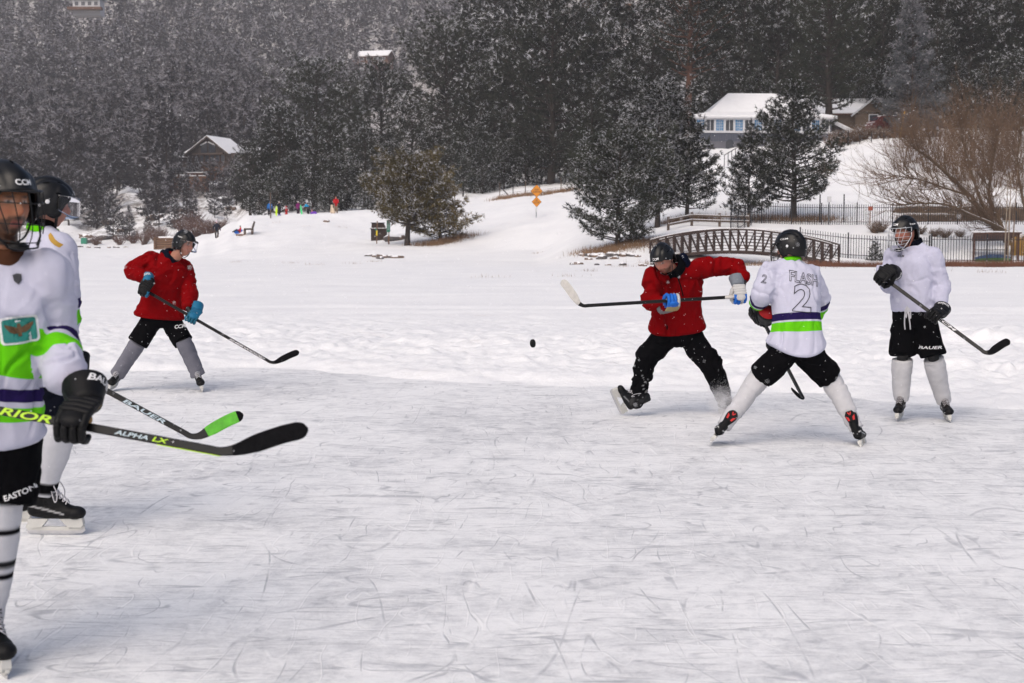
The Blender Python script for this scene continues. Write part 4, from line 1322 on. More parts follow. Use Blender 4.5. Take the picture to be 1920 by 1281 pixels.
def stick(label, butt, heel, tip, shaft=None, tape=None, tipm=None, knob=None, texts=(), bw=0.066, band=None, toward=None):
    """hockey stick from butt to heel, blade from heel to tip"""
    butt, heel, tip = Vector(butt), Vector(heel), Vector(tip)
    st = thing('hockey_stick', label, 'hockey stick', tuple(heel))
    d = (heel - butt).normalized()
    b = (tip - heel); BL = b.length; b.normalize()
    y = (b - d * b.dot(d)).normalized()
    n = d.cross(y)
    if n.dot(Vector((0, 0, HCAM)) - heel) < 0: n = -n
    mb = MB()
    hw, hd = 0.0152, 0.0105
    ring = [(hw * a, hd * c) for a, c in ((-1, -.55), (-.75, -1), (.75, -1), (1, -.55), (1, .55), (.75, 1), (-.75, 1), (-1, .55))]
    end = heel - d * 0.075
    sec = [butt, butt + d * 0.01, end - d * 0.10, end]
    vv = []
    for i, p in enumerate(sec):
        q = (0.8, 1, 1, 1)[i]
        vv += [p + y * (a * q) + n * (c * q * (1, 1, 1, .75)[i]) for a, c in ring]
    ff = []
    for i in range(3):
        for j in range(8):
            a, c = i * 8 + j, i * 8 + (j + 1) % 8
            ff.append([a, c, c + 8, a + 8])
    ff += [list(range(8))[::-1], [24 + j for j in range(8)]]
    mb.add(vv, ff)
    mb.build('shaft', shaft or M_CARBON, st, False)
    u = (-d - b * (-d).dot(b)).normalized()
    path = catmull([end, heel - d * 0.030 + y * 0.001, heel + b * 0.030 + u * 0.004, heel + b * BL * .35 + u * .004, heel + b * BL * .7 + u * 0.006, tip], 8)
    N = len(path) - 1
    cum = [0.0]
    for i in range(N): cum.append(cum[-1] + (Vector(path[i + 1]) - Vector(path[i])).length)
    tot = cum[-1]
    vb, fb, mi = [], [], []
    for i in range(N + 1):
        s_ = cum[i] / tot
        p = Vector(path[i])
        tg = (Vector(path[min(N, i + 1)]) - Vector(path[max(0, i - 1)])).normalized()
        w_ = n.cross(tg).normalized()
        if w_.dot(y + u) < 0: w_ = -w_
        hh = 0.0152 + (bw / 2 - 0.0152) * float(sst(0.12, 0.55, s_))
        e = max(0.0, (s_ - 0.87) / 0.13)
        hh *= math.sqrt(max(0.03, 1 - e ** 2.4))
        curve = -0.028 * max(0.0, s_ - .25) ** 2 / .56
        th = 0.0158 * (1 - s_) + 0.005
        for k1, k2 in ((-1, -.5), (-.75, -1), (.75, -1), (1, -.5), (1, .5), (.75, 1), (-.75, 1), (-1, .5)):
            vb.append(p + w_ * (hh * k1) + n * (th / 2 * k2 + curve))
        if i:
            a, c = (i - 1) * 8, i * 8
            for j in range(8):
                fb.append([a + j, a + (j + 1) % 8, c + (j + 1) % 8, c + j]); mi.append(0 if (s_ < 0.26 or band and s_ < band[0]) else (1 if not band or s_ < band[1] else 2))
    fb += [list(range(8))[::-1], [N * 8 + j for j in range(8)]]; mi += [0, mi[-1]]
    mb = MB(); mb.v = [tuple(p) for p in vb]; mb.f = fb; mb.m = mi
    mb.build('blade', [shaft or M_CARBON, tape or M_TAPE, tipm or M_TAPE], st, False)
    mb = MB()
    if knob: 
        mb.tube([butt - d * 0.004, butt + d * 0.004, butt + d * 0.02, butt + d * 0.15, butt + d * 0.153], [0.014, 0.019, 0.0165, 0.0165, 0.010], 10)
        mb.build('grip_tape', knob, st, True)
    for txt, s0, s1, m, hgt in texts:      # print along the shaft between distances s0..s1 from the heel
        c = heel - d * ((s0 + s1) / 2) + n * (hd + 0.0012)
        xd = d if d.x > 0 else -d
        lettering(st, txt, c, xd, n.cross(xd), hgt, m, None, width=abs(s1 - s0), bold=0.03, shear=0.25, name='lettering')
    return st
# ------------------------------------------------------------------ clothing and whole players
def ring_loft(mb, secs, n=28):
    """secs: (centre, width axis, depth axis, half width, half depth)"""
    vv, ff = [], []
    for c, wa, da, hw, hd in secs:
        for j in range(n):
            t = 2 * math.pi * j / n
            ct, s_ = math.cos(t), math.sin(t)
            e = 0.85
            vv.append(Vector(c) + wa * (hw * math.copysign(abs(ct) ** e, ct)) + da * (hd * math.copysign(abs(s_) ** e, s_)))
    for i in range(len(secs) - 1):
        for j in range(n):
            a, b = i * n + j, i * n + (j + 1) % n
            ff.append([a, b, b + n, a + n])
    ff += [list(range(n))[::-1], [(len(secs) - 1) * n + j for j in range(n)]]
    mb.add(vv, ff)

def wrinkle(me, axes, freq, amp, seed, mask=None, warp=0.5):
    v, n = get_v(me), get_n(me)
    a = np.stack([v @ npv(x) for x in axes], 1)
    q = a * npv(freq)
    w = np.stack([noise3(a * 6 + 3.1, seed + 5), noise3(a * 6 + 9.7, seed + 6), noise3(a * 6 + 1.3, seed + 7)], 1)
    q = q + w * warp
    r = (1 - 2.2 * np.abs(noise3(q, seed))) * 0.65 + 0.35 * (1 - 2.2 * np.abs(noise3(q * 2.1 + 5, seed + 1)))
    g = 0.45 + 0.75 * np.clip(noise3(a * 3.3, seed + 2) + 0.5, 0, 1)
    c1 = np.exp(-(noise3(q * 0.62 + 31, seed + 3) / 0.060) ** 2) + 0.7 * np.exp(-(noise3(q * 1.15 + 57, seed + 4) / 0.075) ** 2)
    d = ((r - 0.25) * 0.75 - 1.05 * c1 * np.clip(noise3(a * 4.1 + 7, seed + 8) * 1.6 + .55, 0, 1)) * amp * g
    if mask is not None: d = d * mask
    set_v(me, v + n * d[:, None])

def torso_frames(J):
    up = (J['neck'] - J['pel']).normalized()
    hip = (J['hipL'] - J['hipR']).normalized(); sh = (J['shL'] - J['shR']).normalized()
    return up, hip, sh

def make_jersey(parent, J, c, name='jersey'):
    up, hip, sh = torso_frames(J)
    wf = c.get('fat', 1.0)
    pel, neck = J['pel'], J['neck']
    hem = pel - up * c.get('hem', 0.06)
    bow = Vector(c.get('bow', (0, 0, 0)))
    def cen(t): return hem.lerp(neck, t) + bow * (4 * t * (1 - t))
    secs = []
    fr = c.get('flare', 1.0)
    for t, hw, hd in ((0.0, .205 * fr, .150 * fr), (.04, .212 * fr, .156 * fr), (.18, .205, .152), (.36, .196, .148), (.55, .203, .150), (.72, .212, .150), (.84, .190, .128), (.93, .125, .098), (1.0, .078, .075)):
        wa = hip.lerp(sh, min(1, t * 1.15)).normalized()
        up_l = (cen(min(1, t + .05)) - cen(max(0, t - .05))).normalized()
        wa = (wa - up_l * wa.dot(up_l)).normalized()
        secs.append((cen(t), wa, up_l.cross(wa), hw * wf, hd * wf))
    mb = MB()
    ring_loft(mb, secs)
    sw = min(wf, 1.0)
    mb.capsule([J['shR'] - up * .012, J['shR'].lerp(J['shL'], .5) - up * .01, J['shL'] - up * .012], [.078 * sw, .088 * sw, .078 * sw], 14)
    for s in 'LR': mb.capsule([J['sh' + s] + up * .005, J['sh' + s].lerp(neck, .55) + up * .012, neck - up * .01], [.062 * sw, .058 * sw, .060], 12)
    arms = {}
    sr = c.get('sleeve', (.092, .086, .074))
    for s in 'LR':
        sh_, el, wr = J['sh' + s], J['el' + s], J['wr' + s]
        end = wr + (wr - el).normalized() * c.get('cuff', -0.045)
        pts = catmull([sh_, sh_.lerp(el, .5) + (sh_.lerp(el, .5) - sh_.lerp(wr, .5)) * 0.06, el, el.lerp(end, .55), end], 4)
        arms[s] = pts
        k = len(pts) - 1
        mb.capsule([Vector(p) for p in pts], [float(np.interp(i / k, (0, .5, .85, 1), (sr[0], sr[1], sr[2], sr[2] * .96))) for i in range(k + 1)], 14)
    me = remesh(mb, c.get('voxel', .0095), 4)
    v = get_v(me)
    dT, aT = poly_dist(v, [cen(t) for t in np.linspace(0, 1, 8)])
    aT0 = (v - npv(hem)) @ npv(up)
    info = dict(th=aT, th0=aT0, up=up, sh=sh, hip=hip, fwd=sh.cross(up).normalized())
    am = np.zeros(len(v))
    for s in 'LR':
        d, a = poly_dist(v, arms[s])
        L = sum((Vector(arms[s][i + 1]) - Vector(arms[s][i])).length for i in range(len(arms[s]) - 1))
        m = sst(.125, .10, d) * sst(.06, .13, a) * ((d < dT - .02) | (a > .2))
        info['m' + s] = m; info['a' + s] = a / L; info['d' + s] = a
        am = np.maximum(am, m)
    q = (v - npv(pel))
    info['x'] = q @ npv(sh); info['y'] = q @ npv(info['fwd']); info['am'] = am
    amp = c.get('amp', .016)
    wrinkle(me, (sh, info['fwd'], up), (8.5, 8.5, 3.2), amp, c.get('seed', 1), (1 - am) * sst(0, .05, aT) , 0.7)
    for s in 'LR':
        d = (J['wr' + s] - J['sh' + s]).normalized(); u, w = frame_from(d)
        wrinkle(me, (d, u, w), (11, 4.5, 4.5), amp * 0.95, c.get('seed', 1) + 3, info['m' + s] , 0.6)
    laplace(me, 1, 0.4)
    v2 = get_v(me)
    if 'tail' in c:       # rounded shirt tail
        dz = c['tail'] * (1 - np.clip(np.abs(info['x']) / .22, 0, 1) ** 2) * sst(.16, 0, info['th0'])
        v2 = v2 - npv(up) * dz[:, None]; set_v(me, v2)
    if c['paint'] == 'team':
        for nm in ('purple', 'lime'):
            f = np.full(len(v2), -.05)
            body = info['am'] < .5
            for lo, hi in c['bands'][nm]: f = np.maximum(f, np.where(body, np.minimum(info['th0'] - lo, hi - info['th0']), -.05))
            if nm == 'lime' and 'chest' in c:
                x = info['th0'] + c['chest'][2] * info['x']
                f = np.maximum(f, np.where(body & (info['y'] > 0), np.minimum(x - c['chest'][0], c['chest'][1] - x), -.05))
            for s in 'LR':
                lo, hi = {'purple': (.265, .315), 'lime': (.328, .378)}[nm]
                f = np.maximum(f, np.where(info['m' + s] > .5, np.minimum(info['d' + s] - lo, hi - info['d' + s]), -.05))
            a = me.attributes.new(nm, 'FLOAT', 'POINT'); a.data.foreach_set('value', f.astype(np.float32))
        o = place(me, name, parent, M_TEAM)
    else:
        set_col(me, c['paint'](v2, info))
        o = place(me, name, parent, c.get('mat', M_CLOTH))
    return o, info, arms

def solid(col): return lambda v, i: np.tile(npv(col), (len(v), 1)) * (1 + 0.0)

def over(c, m, col):
    m = np.clip(m, 0, 1)[:, None]
    return c * (1 - m) + npv(col) * m

def band(x, a, b, e=.004): return sst(a - e, a + e, x) * sst(b + e, b - e, x)

BANDS = dict(purple=[(.190, .246)], lime=[(.112, .176)])
BANDS2 = dict(purple=[(.145, .192)], lime=[(.080, .125)])

def make_shorts(parent, J, c, name='shorts', long=False):
    up, hip, sh = torso_frames(J)
    fw = hip.cross(up).normalized()
    mb = MB()
    pel = J['pel']; k = c.get('w', 1.0)
    top = pel + up * .10
    secs = [(top, hip, fw, .165 * k, .125 * k), (pel + up * .03, hip, fw, .185 * k, .145 * k), (pel - Vector((0, 0, .05)), hip, fw, .188 * k, .15 * k), (pel - Vector((0, 0, .11)), hip, fw, .15 * k, .12 * k)]
    ring_loft(mb, secs)
    legs = {}
    for s in 'LR':
        h, kn = J['hip' + s], J['kn' + s]
        if long:
            an = J['an' + s]
            r = c.get('r', (.118, .100, .088, .098))
            pts = catmull([h, h.lerp(kn, .5), kn, kn.lerp(an, .5), an + (an - kn).normalized() * c.get('ext', 0.02)], 4)
            n = len(pts) - 1
            mb.capsule([Vector(p) for p in pts], [float(np.interp(i / n, (0, .5, .8, 1), r)) for i in range(n + 1)], 14)
        else:
            e = h.lerp(kn, c.get('len', 1.0))
            r = c.get('r', (.118, .112, .108))
            pts = [h, h.lerp(e, .5), e]
            mb.tube([h - (e - h) * .15] + [h, h.lerp(e, .33), h.lerp(e, .66), e], [r[0] * .8, r[0], r[1], r[1], r[2]], 18)
        legs[s] = pts
    me = remesh(mb, c.get('voxel', .011), 3)
    v = get_v(me)
    d1, _ = poly_dist(v, legs['L']); d2, _ = poly_dist(v, legs['R'])
    for s, m in (('L', d1 < d2), ('R', d2 <= d1)):
        d = (Vector(legs[s][-1]) - Vector(legs[s][0])).normalized(); u, w = frame_from(d)
        wrinkle(me, (d, u, w), (6.5, 6, 6) if not long else (9, 4, 4), c.get('amp', .014), c.get('seed', 3), m.astype(float), .8)
    laplace(me, 1, .4)
    v = get_v(me)
    col = c.get('col', BLACK)
    cc = np.tile(npv(col), (len(v), 1))
    if 'paint' in c: cc = c['paint'](v, cc, J)
    set_col(me, cc)
    return place(me, name, parent, c.get('mat', M_DARKCLOTH))

def make_sock(parent, kn, an, c, seed=0, name='sock', fwd=None):
    kn, an = Vector(kn), Vector(an)
    d = (an - kn).normalized()
    a = kn + (kn - an).normalized() * c.get('over', .03); b = an + d * c.get('under', 0.01)
    N = 46
    rr = c.get('r', (.074, .086, .080, .066, .055))
    ref = Vector(fwd) if fwd is not None else Vector((0, -1, 0))
    u, w = frame_from(d, ref)
    vv, ff = [], []
    n = 32
    L = (b - a).length
    for i in range(N + 1):
        t = i / N
        r = float(np.interp(t, (0, .16, .45, .78, 1), rr))
        p = a.lerp(b, t) - u * (0.012 * math.sin(math.pi * t)) 
        for j in range(n):
            th = 2 * math.pi * j / n
            f_ = 1.0 + 0.16 * max(0, math.cos(th)) ** 2 * math.sin(math.pi * min(1, t * 1.3 + .1)) * c.get('pad', 1.0)
            vv.append(p + u * (r * f_ * math.cos(th)) + w * (r * math.sin(th)))
    for i in range(N):
        for j in range(n):
            q, z = i * n + j, i * n + (j + 1) % n
            ff.append([q, z, z + n, q + n])
    ff += [list(range(n))[::-1], [N * n + j for j in range(n)]]
    me = mesh_np(name, vv, ff, [], None, True)
    wrinkle(me, (d, u, w), (15, 4, 4), c.get('amp', .010), seed + 40, None, .5)
    v = get_v(me)
    cc = np.tile(npv(c.get('col', (.54, .54, .57))), (len(v), 1))
    t = ((v - npv(a)) @ npv(d)) / L
    for lo, hi, col in c.get('bands', ()): cc = over(cc, band(t, lo, hi, .012), col)
    set_col(me, cc)
    return place(me, name, parent, M_CLOTH)

def make_body(parent, J, hc, fr, k, skin, hair, voxel=.0086, **kw):
    mb = MB()
    add_head(mb, hc, fr, k, kw.pop('mouth', 0.0))
    F, L, U = fr
    up = (J['neck'] - J['pel']).normalized()
    nb = J['neck'] - up * .06
    mb.capsule([nb, nb.lerp(hc - U * .07 * k - F * .022 * k, .55), hc - U * .06 * k - F * .022 * k], [.066, .058 * k, .057 * k], 16)
    mb.capsule([J['pel'] + up * .09, J['pel'].lerp(J['neck'], .4), J['pel'].lerp(J['neck'], .75)], [(.13, .09), (.12, .085), (.13, .085)], 16, ref=(J['shL'] - J['shR']))
    mb.capsule([J['shR'], J['pel'].lerp(J['neck'], .86), J['shL']], [.048, .065, .048], 12)
    for s in 'LR':
        mb.capsule([J['sh' + s], J['el' + s], J['wr' + s], J['gr' + s].lerp(J['wr' + s], .5)], [.052, .042, .030, .034], 10)
        mb.capsule([J['hip' + s].lerp(J['kn' + s], .2), J['kn' + s], J['an' + s]], [.066, .050, .040], 12)
    me = remesh(mb, voxel, 1)
    v = get_v(me)
    c = head_colors(v, hc, fr, k, skin, hair, **kw)
    below = sst(-.165, -.185, (v - npv(hc)) @ npv(U) / k) + sst(.20, .23, np.linalg.norm(v - npv(hc), axis=1))
    set_col(me, over(c, below, (.0035, .0035, .004)))        # dark base layer under the clothes
    o = place(me, 'body', parent, M_SKIN)
    return o

def torus(parent, c, axis, ra, rb, rt, col, name, ref=None, mat=None, n=40, seed=0, amp=.006, tilt=None):
    """soft fabric ring lying round the neck"""
    ax = Vector(axis).normalized(); u, w = frame_from(ax, ref)
    pts = []
    for j in range(n):
        t = 2 * math.pi * j / n
        p = Vector(c) + u * (ra * math.cos(t)) + w * (rb * math.sin(t))
        if tilt: p += ax * (tilt * math.cos(t))
        pts.append(p)
    vv, ff = [], []
    m = 12
    r2 = rt if isinstance(rt, tuple) else (rt, rt)
    for j in range(n):
        t = 2 * math.pi * j / n
        o = u * math.cos(t) + w * math.sin(t)
        for i in range(m):
            a = 2 * math.pi * i / m
            vv.append(pts[j] + o * (r2[0] * math.cos(a)) + ax * (r2[1] * math.sin(a)))
    for j in range(n):
        for i in range(m):
            a, b = j * m + i, j * m + (i + 1) % m
            c2, d2 = ((j + 1) % n) * m + i, ((j + 1) % n) * m + (i + 1) % m
            ff.append([a, c2, d2, b])
    me = mesh_np(name, vv, ff, [], None, True)
    if amp: wrinkle(me, (u, w, ax), (16, 16, 10), amp, seed + 70, None, .5)
    set_col(me, np.tile(npv(col), (len(me.vertices), 1)))
    return place(me, name, parent, mat or M_CLOTH)

def jn(D, **pts):
    J = {}
    for k, p in pts.items():
        J[k] = P(p[0], p[1], D + (p[2] if len(p) > 2 else 0))
    return J

def report(nm, J):
    if not globals().get('VERBOSE'): return
    L = lambda a, b: round((J[a] - J[b]).length, 2)
    print(nm, 'upper', L('shL', 'elL'), L('shR', 'elR'), 'fore', L('elL', 'wrL'), L('elR', 'wrR'), 'thigh', L('hipL', 'knL'), L('hipR', 'knR'), 'shin', L('knL', 'anL'), L('knR', 'anR'), 'spine', L('pel', 'neck'), 'sh', L('shL', 'shR'))

SKIN = (.46, .235, .165)

def player_red_left():
    D = 15.27
    p = thing('person', 'hockey player in red jersey, clear visor and grey sweatpants skating at left', 'person', tuple(P(300, 733, D)), None)
    J = jn(D, pel=(300, 590), neck=(322, 481, -.10), shL=(345, 502, .10), shR=(283, 487, -.10), elR=(247, 507, -.10), wrR=(268, 520, -.33), grR=(272, 545, -.36),
           elL=(356, 549, -.06), wrL=(352, 577, -.28), grL=(362, 595, -.36), hipR=(284, 602, -.05), hipL=(319, 602, .05), knR=(255, 648, -.12), knL=(346, 645, -.08))
    fr = head_frame(R(62), R(14), R(-4)); hc = P(345, 459, D - .16); k = 1.02
    s1, J['anR'] = skate(p, P(209, 731, D - .02), (-.06, -1, -.05), (.34, 0, .94), 1.0, lace=M_LACE)
    s2, J['anL'] = skate(p, P(379, 733, D - .05), (.28, -.95, -.05), (-.26, .0, .96), 1.0, boot=(.006, .005, .005), accent=(.5, .45, .36))
    report('redL', J)
    make_body(p, J, hc, fr, k, (.40, .185, .125), (.06, .045, .035), stubble=.25, mouth=.7)
    helmet(p, hc, fr, 1.04, ear=False, side_text='WARRIOR', visor=True)
    def paint(v, i):
        c = np.tile(npv(RED), (len(v), 1)); return c
    jr, info, arms = make_jersey(p, J, dict(paint=paint, hem=.035, flare=1.16, sleeve=(.096, .090, .080), amp=.030, seed=7, bow=(-.02, .02, .015), fat=1.12))
    up = info['up']
    torus(p, J['neck'] + up * .005, (hc - J['neck']).normalized(), .078, .074, (.022, .034), (.004, .006, .014), 'collar', seed=3, tilt=.0)
    torus(p, J['neck'] + up * .0 + Vector((-.055, .05, .015)), Vector((.5, 0, 1)), .060, .07, (.03, .036), (.004, .006, .013), 'hood', seed=9)
    sh = make_shorts(p, J, dict(len=.92, r=(.116, .112, .114), seed=4, w=1.1))
    lettering(p, 'CCM', (337, 612), Vector((1, 0.1, .12)), Vector((0, 0, 1)), .036, M_WHITEINK, sh, width=.115, bold=.04, shear=.2)
    GREY = (.155, .155, .185)
    for s, sd in (('R', 1), ('L', 5)):
        kn, an = J['kn' + s], J['an' + s]
        make_sock(p, kn, an, dict(r=(.086, .090, .084, .080, .080), col=GREY, over=.05, under=.03, pad=.4, amp=.006), sd, 'sweatpant_leg')
    A, B = P(266, 541, D - .36), P(512, 682, D - .36)
    dr = (B - A).normalized()
    grR = A + dr * ((J['grR'] - A).dot(dr)); grL = A + dr * ((J['grL'] - A).dot(dr))
    BLUE = (.012, .125, .235)
    gc = gl_cols(base=BLACK, pad=BLACK, finger=[BLACK, BLACK, BLACK, BLUE], cuff=BLUE, lining=(.25, .24, .2), palm=(.35, .30, .22))
    glove(p, J['wrR'], grR, -dr, (0, -1, .1), J['elR'], gc, 1.08, ('COOPER', .026, M_WHITEINK, .09))
    gc = gl_cols(base=BLUE, pad=(.010, .105, .20), finger=(.010, .10, .16), cuff=BLUE, lining=(.2, .2, .2), palm=(.45, .28, .10))
    glove(p, J['wrL'], grL, -dr, (.3, -1, .4), J['elL'], gc, 1.08)
    stick('black hockey stick with white block lettering held low by the red player at left', A, B, P(560, 660, D - .36), texts=[('SHERWOOD', .10, .53, M_WHITEINK, .017)], knob=M_TAPE)

def player_red_mid():
    D = 13.17
    p = thing('person', 'bearded hockey player in red jersey bending over a stick held level at his waist', 'person', tuple(P(1270, 778, D)))
    J = jn(D, pel=(1270, 618), neck=(1268, 505, -.25), shR=(1228, 517, -.30), shL=(1312, 503, -.22), elR=(1220, 566, -.30), wrR=(1252, 571, -.46), grR=(1263, 564, -.55),
           elL=(1377, 500, -.20), wrL=(1395, 524, -.36), grL=(1386, 557, -.44), hipR=(1250, 630, -.02), hipL=(1291, 630, .02), knR=(1212, 672, -.14), knL=(1334, 684, -.10))
    fr = head_frame(R(-30), R(33), R(8)); hc = P(1244, 488, D - .42); k = 1.02
    s1, J['anR'] = skate(p, P(1153, 756, D - .16), (-.40, -.42, .82), (.80, -.12, .52), 1.0, boot=(.008, .0085, .010), loops=True)
    s2, J['anL'] = skate(p, P(1368, 783, D - .02), (.55, -.8, 0), (-.18, 0, 1), 1.0)
    report('redM', J)
    make_body(p, J, hc, fr, k, (.42, .185, .13), (.055, .026, .014), beard=.9, beardc=(.11, .040, .016))
    helmet(p, hc, fr, 1.06, ear=True, front_text='CCM')
    jr, info, arms = make_jersey(p, J, dict(paint=solid(RED), hem=.01, flare=1.12, fat=1.14, sleeve=(.098, .088, .072), amp=.030, seed=17, bow=(0, .03, .02)))
    up = info['up']
    torus(p, J['neck'].lerp(hc, .30) + Vector((.01, .0, .0)), (hc - J['neck']) + Vector((0, 0, .05)), .088, .082, (.030, .052), (.003, .0032, .0045), 'collar', seed=13)
    mb = MB(); mb.capsule([J['neck'] + Vector((.03, .02, -.02)), J['neck'] + Vector((.075, -.02, .045)), J['neck'] + Vector((.055, -.06, .10))], [.055, .060, .05], 14)
    me = remesh(mb, .009, 2); wrinkle(me, ((1, 0, 0), (0, 1, 0), (0, 0, 1)), (16, 16, 9), .012, 5); set_col(me, np.tile(npv(NAVY), (len(me.vertices), 1))); place(me, 'hood', p, M_CLOTH)
    mb = MB(); mb.tube(catmull([P(1269, 503, D - .50), P(1271, 520, D - .52), P(1276, 536, D - .52), P(1281, 556, D - .52)], 4), .006, 6); mb.build('hood_cord', M_SHELLMATT, p, True)
    sx, sy, sz_ = None, None, None
    def pants(v, c, J):
        for s in 'LR':
            d, a = poly_dist(v, [J['kn' + s], J['an' + s]])
            L = (J['kn' + s] - J['an' + s]).length
            nz = fbm(v * 9, 3, 8)
            m = sst(.45 if s == 'L' else .85, 1.15, a / L + nz * .35) * (.70 if s == 'L' else .12)
            c = over(c, m, (.52, .52, .55))
        sp_ = noise3(v * 55, 61) * .6 + noise3(v * 21, 62) * .5
        return over(c, sst(.72, .85, sp_) * .5, (.5, .5, .53))
    make_shorts(p, J, dict(seed=21, paint=pants, r=(.124, .110, .088, .082), ext=.012, amp=.022, w=1.16), 'trousers', True)
    A, B = P(1390, 556, D - .44), P(1088, 574, D - .60)
    dr = (B - A).normalized()
    grR = A + dr * ((J['grR'] - A).dot(dr)); grL = A + dr * ((J['grL'] - A).dot(dr))
    BL = (.012, .125, .50); W_ = (.48, .475, .47)
    gc = gl_cols(base=W_, pad=W_, finger=[BL, BL, W_, BL], cuff=(.16, .18, .21), lining=(.05, .25, .12), palm=(.6, .55, .5))
    glove(p, J['wrL'], grL, dr, (.45, -1, 0), J['elL'], gc, 1.08)
    gc = gl_cols(base=BL, pad=(.30, .24, .12), finger=[BL, BL, BL, W_], cuff=(.15, .15, .16), lining=(.1, .1, .1), palm=W_)
    glove(p, grR + Vector((-.02, .09, -.05)), grR, dr, (0, -.6, -1), J['elR'], gc, 1.12)
    stick('black hockey stick with worn white taped blade held level by the bearded red player', A, B, P(1054, 526, D - .62), tape=M_TAPEWHITE, tipm=M_TAPEWHITE, knob=M_TAPEWHITE, band=(.22, .99), bw=.070)
    # powder kicked up round the hidden skate
    rng = np.random.default_rng(3)
    c0 = P(1352, 770, D - .08)
    n = 16000
    q = rng.normal(0, 1, (n, 3)) * (.060, .10, .085) + npv(c0) + (0.0, -.03, .07)
    q[:, 2] = np.abs(q[:, 2]) + .004
    q = q[q[:, 2] < .55]
    specks('snow_spray', q, rng.uniform(.0005, .0014, len(q)), 'cloud of powder snow kicked up by the red player\'s skate')

def specks(name, q, r, label):
    o = npv([(1, 1, 1), (1, -1, -1), (-1, 1, -1), (-1, -1, 1)]) * .8
    v = (q[:, None, :] + o[None] * r[:, None, None]).reshape(-1, 3)
    f = npv([(0, 1, 2), (0, 3, 1), (0, 2, 3), (1, 3, 2)]).astype(int)
    F = (np.arange(len(q)) * 4)[:, None, None] + f[None]
    me = mesh_np(name, v, F.reshape(-1, 3), [M_FLAKE], None, False)
    return put(link(name, me), label, 'snow', None, 'stuff')

M_FLAKE = simple('snowflake_white', (.86, .86, .88), .8, 0.0)

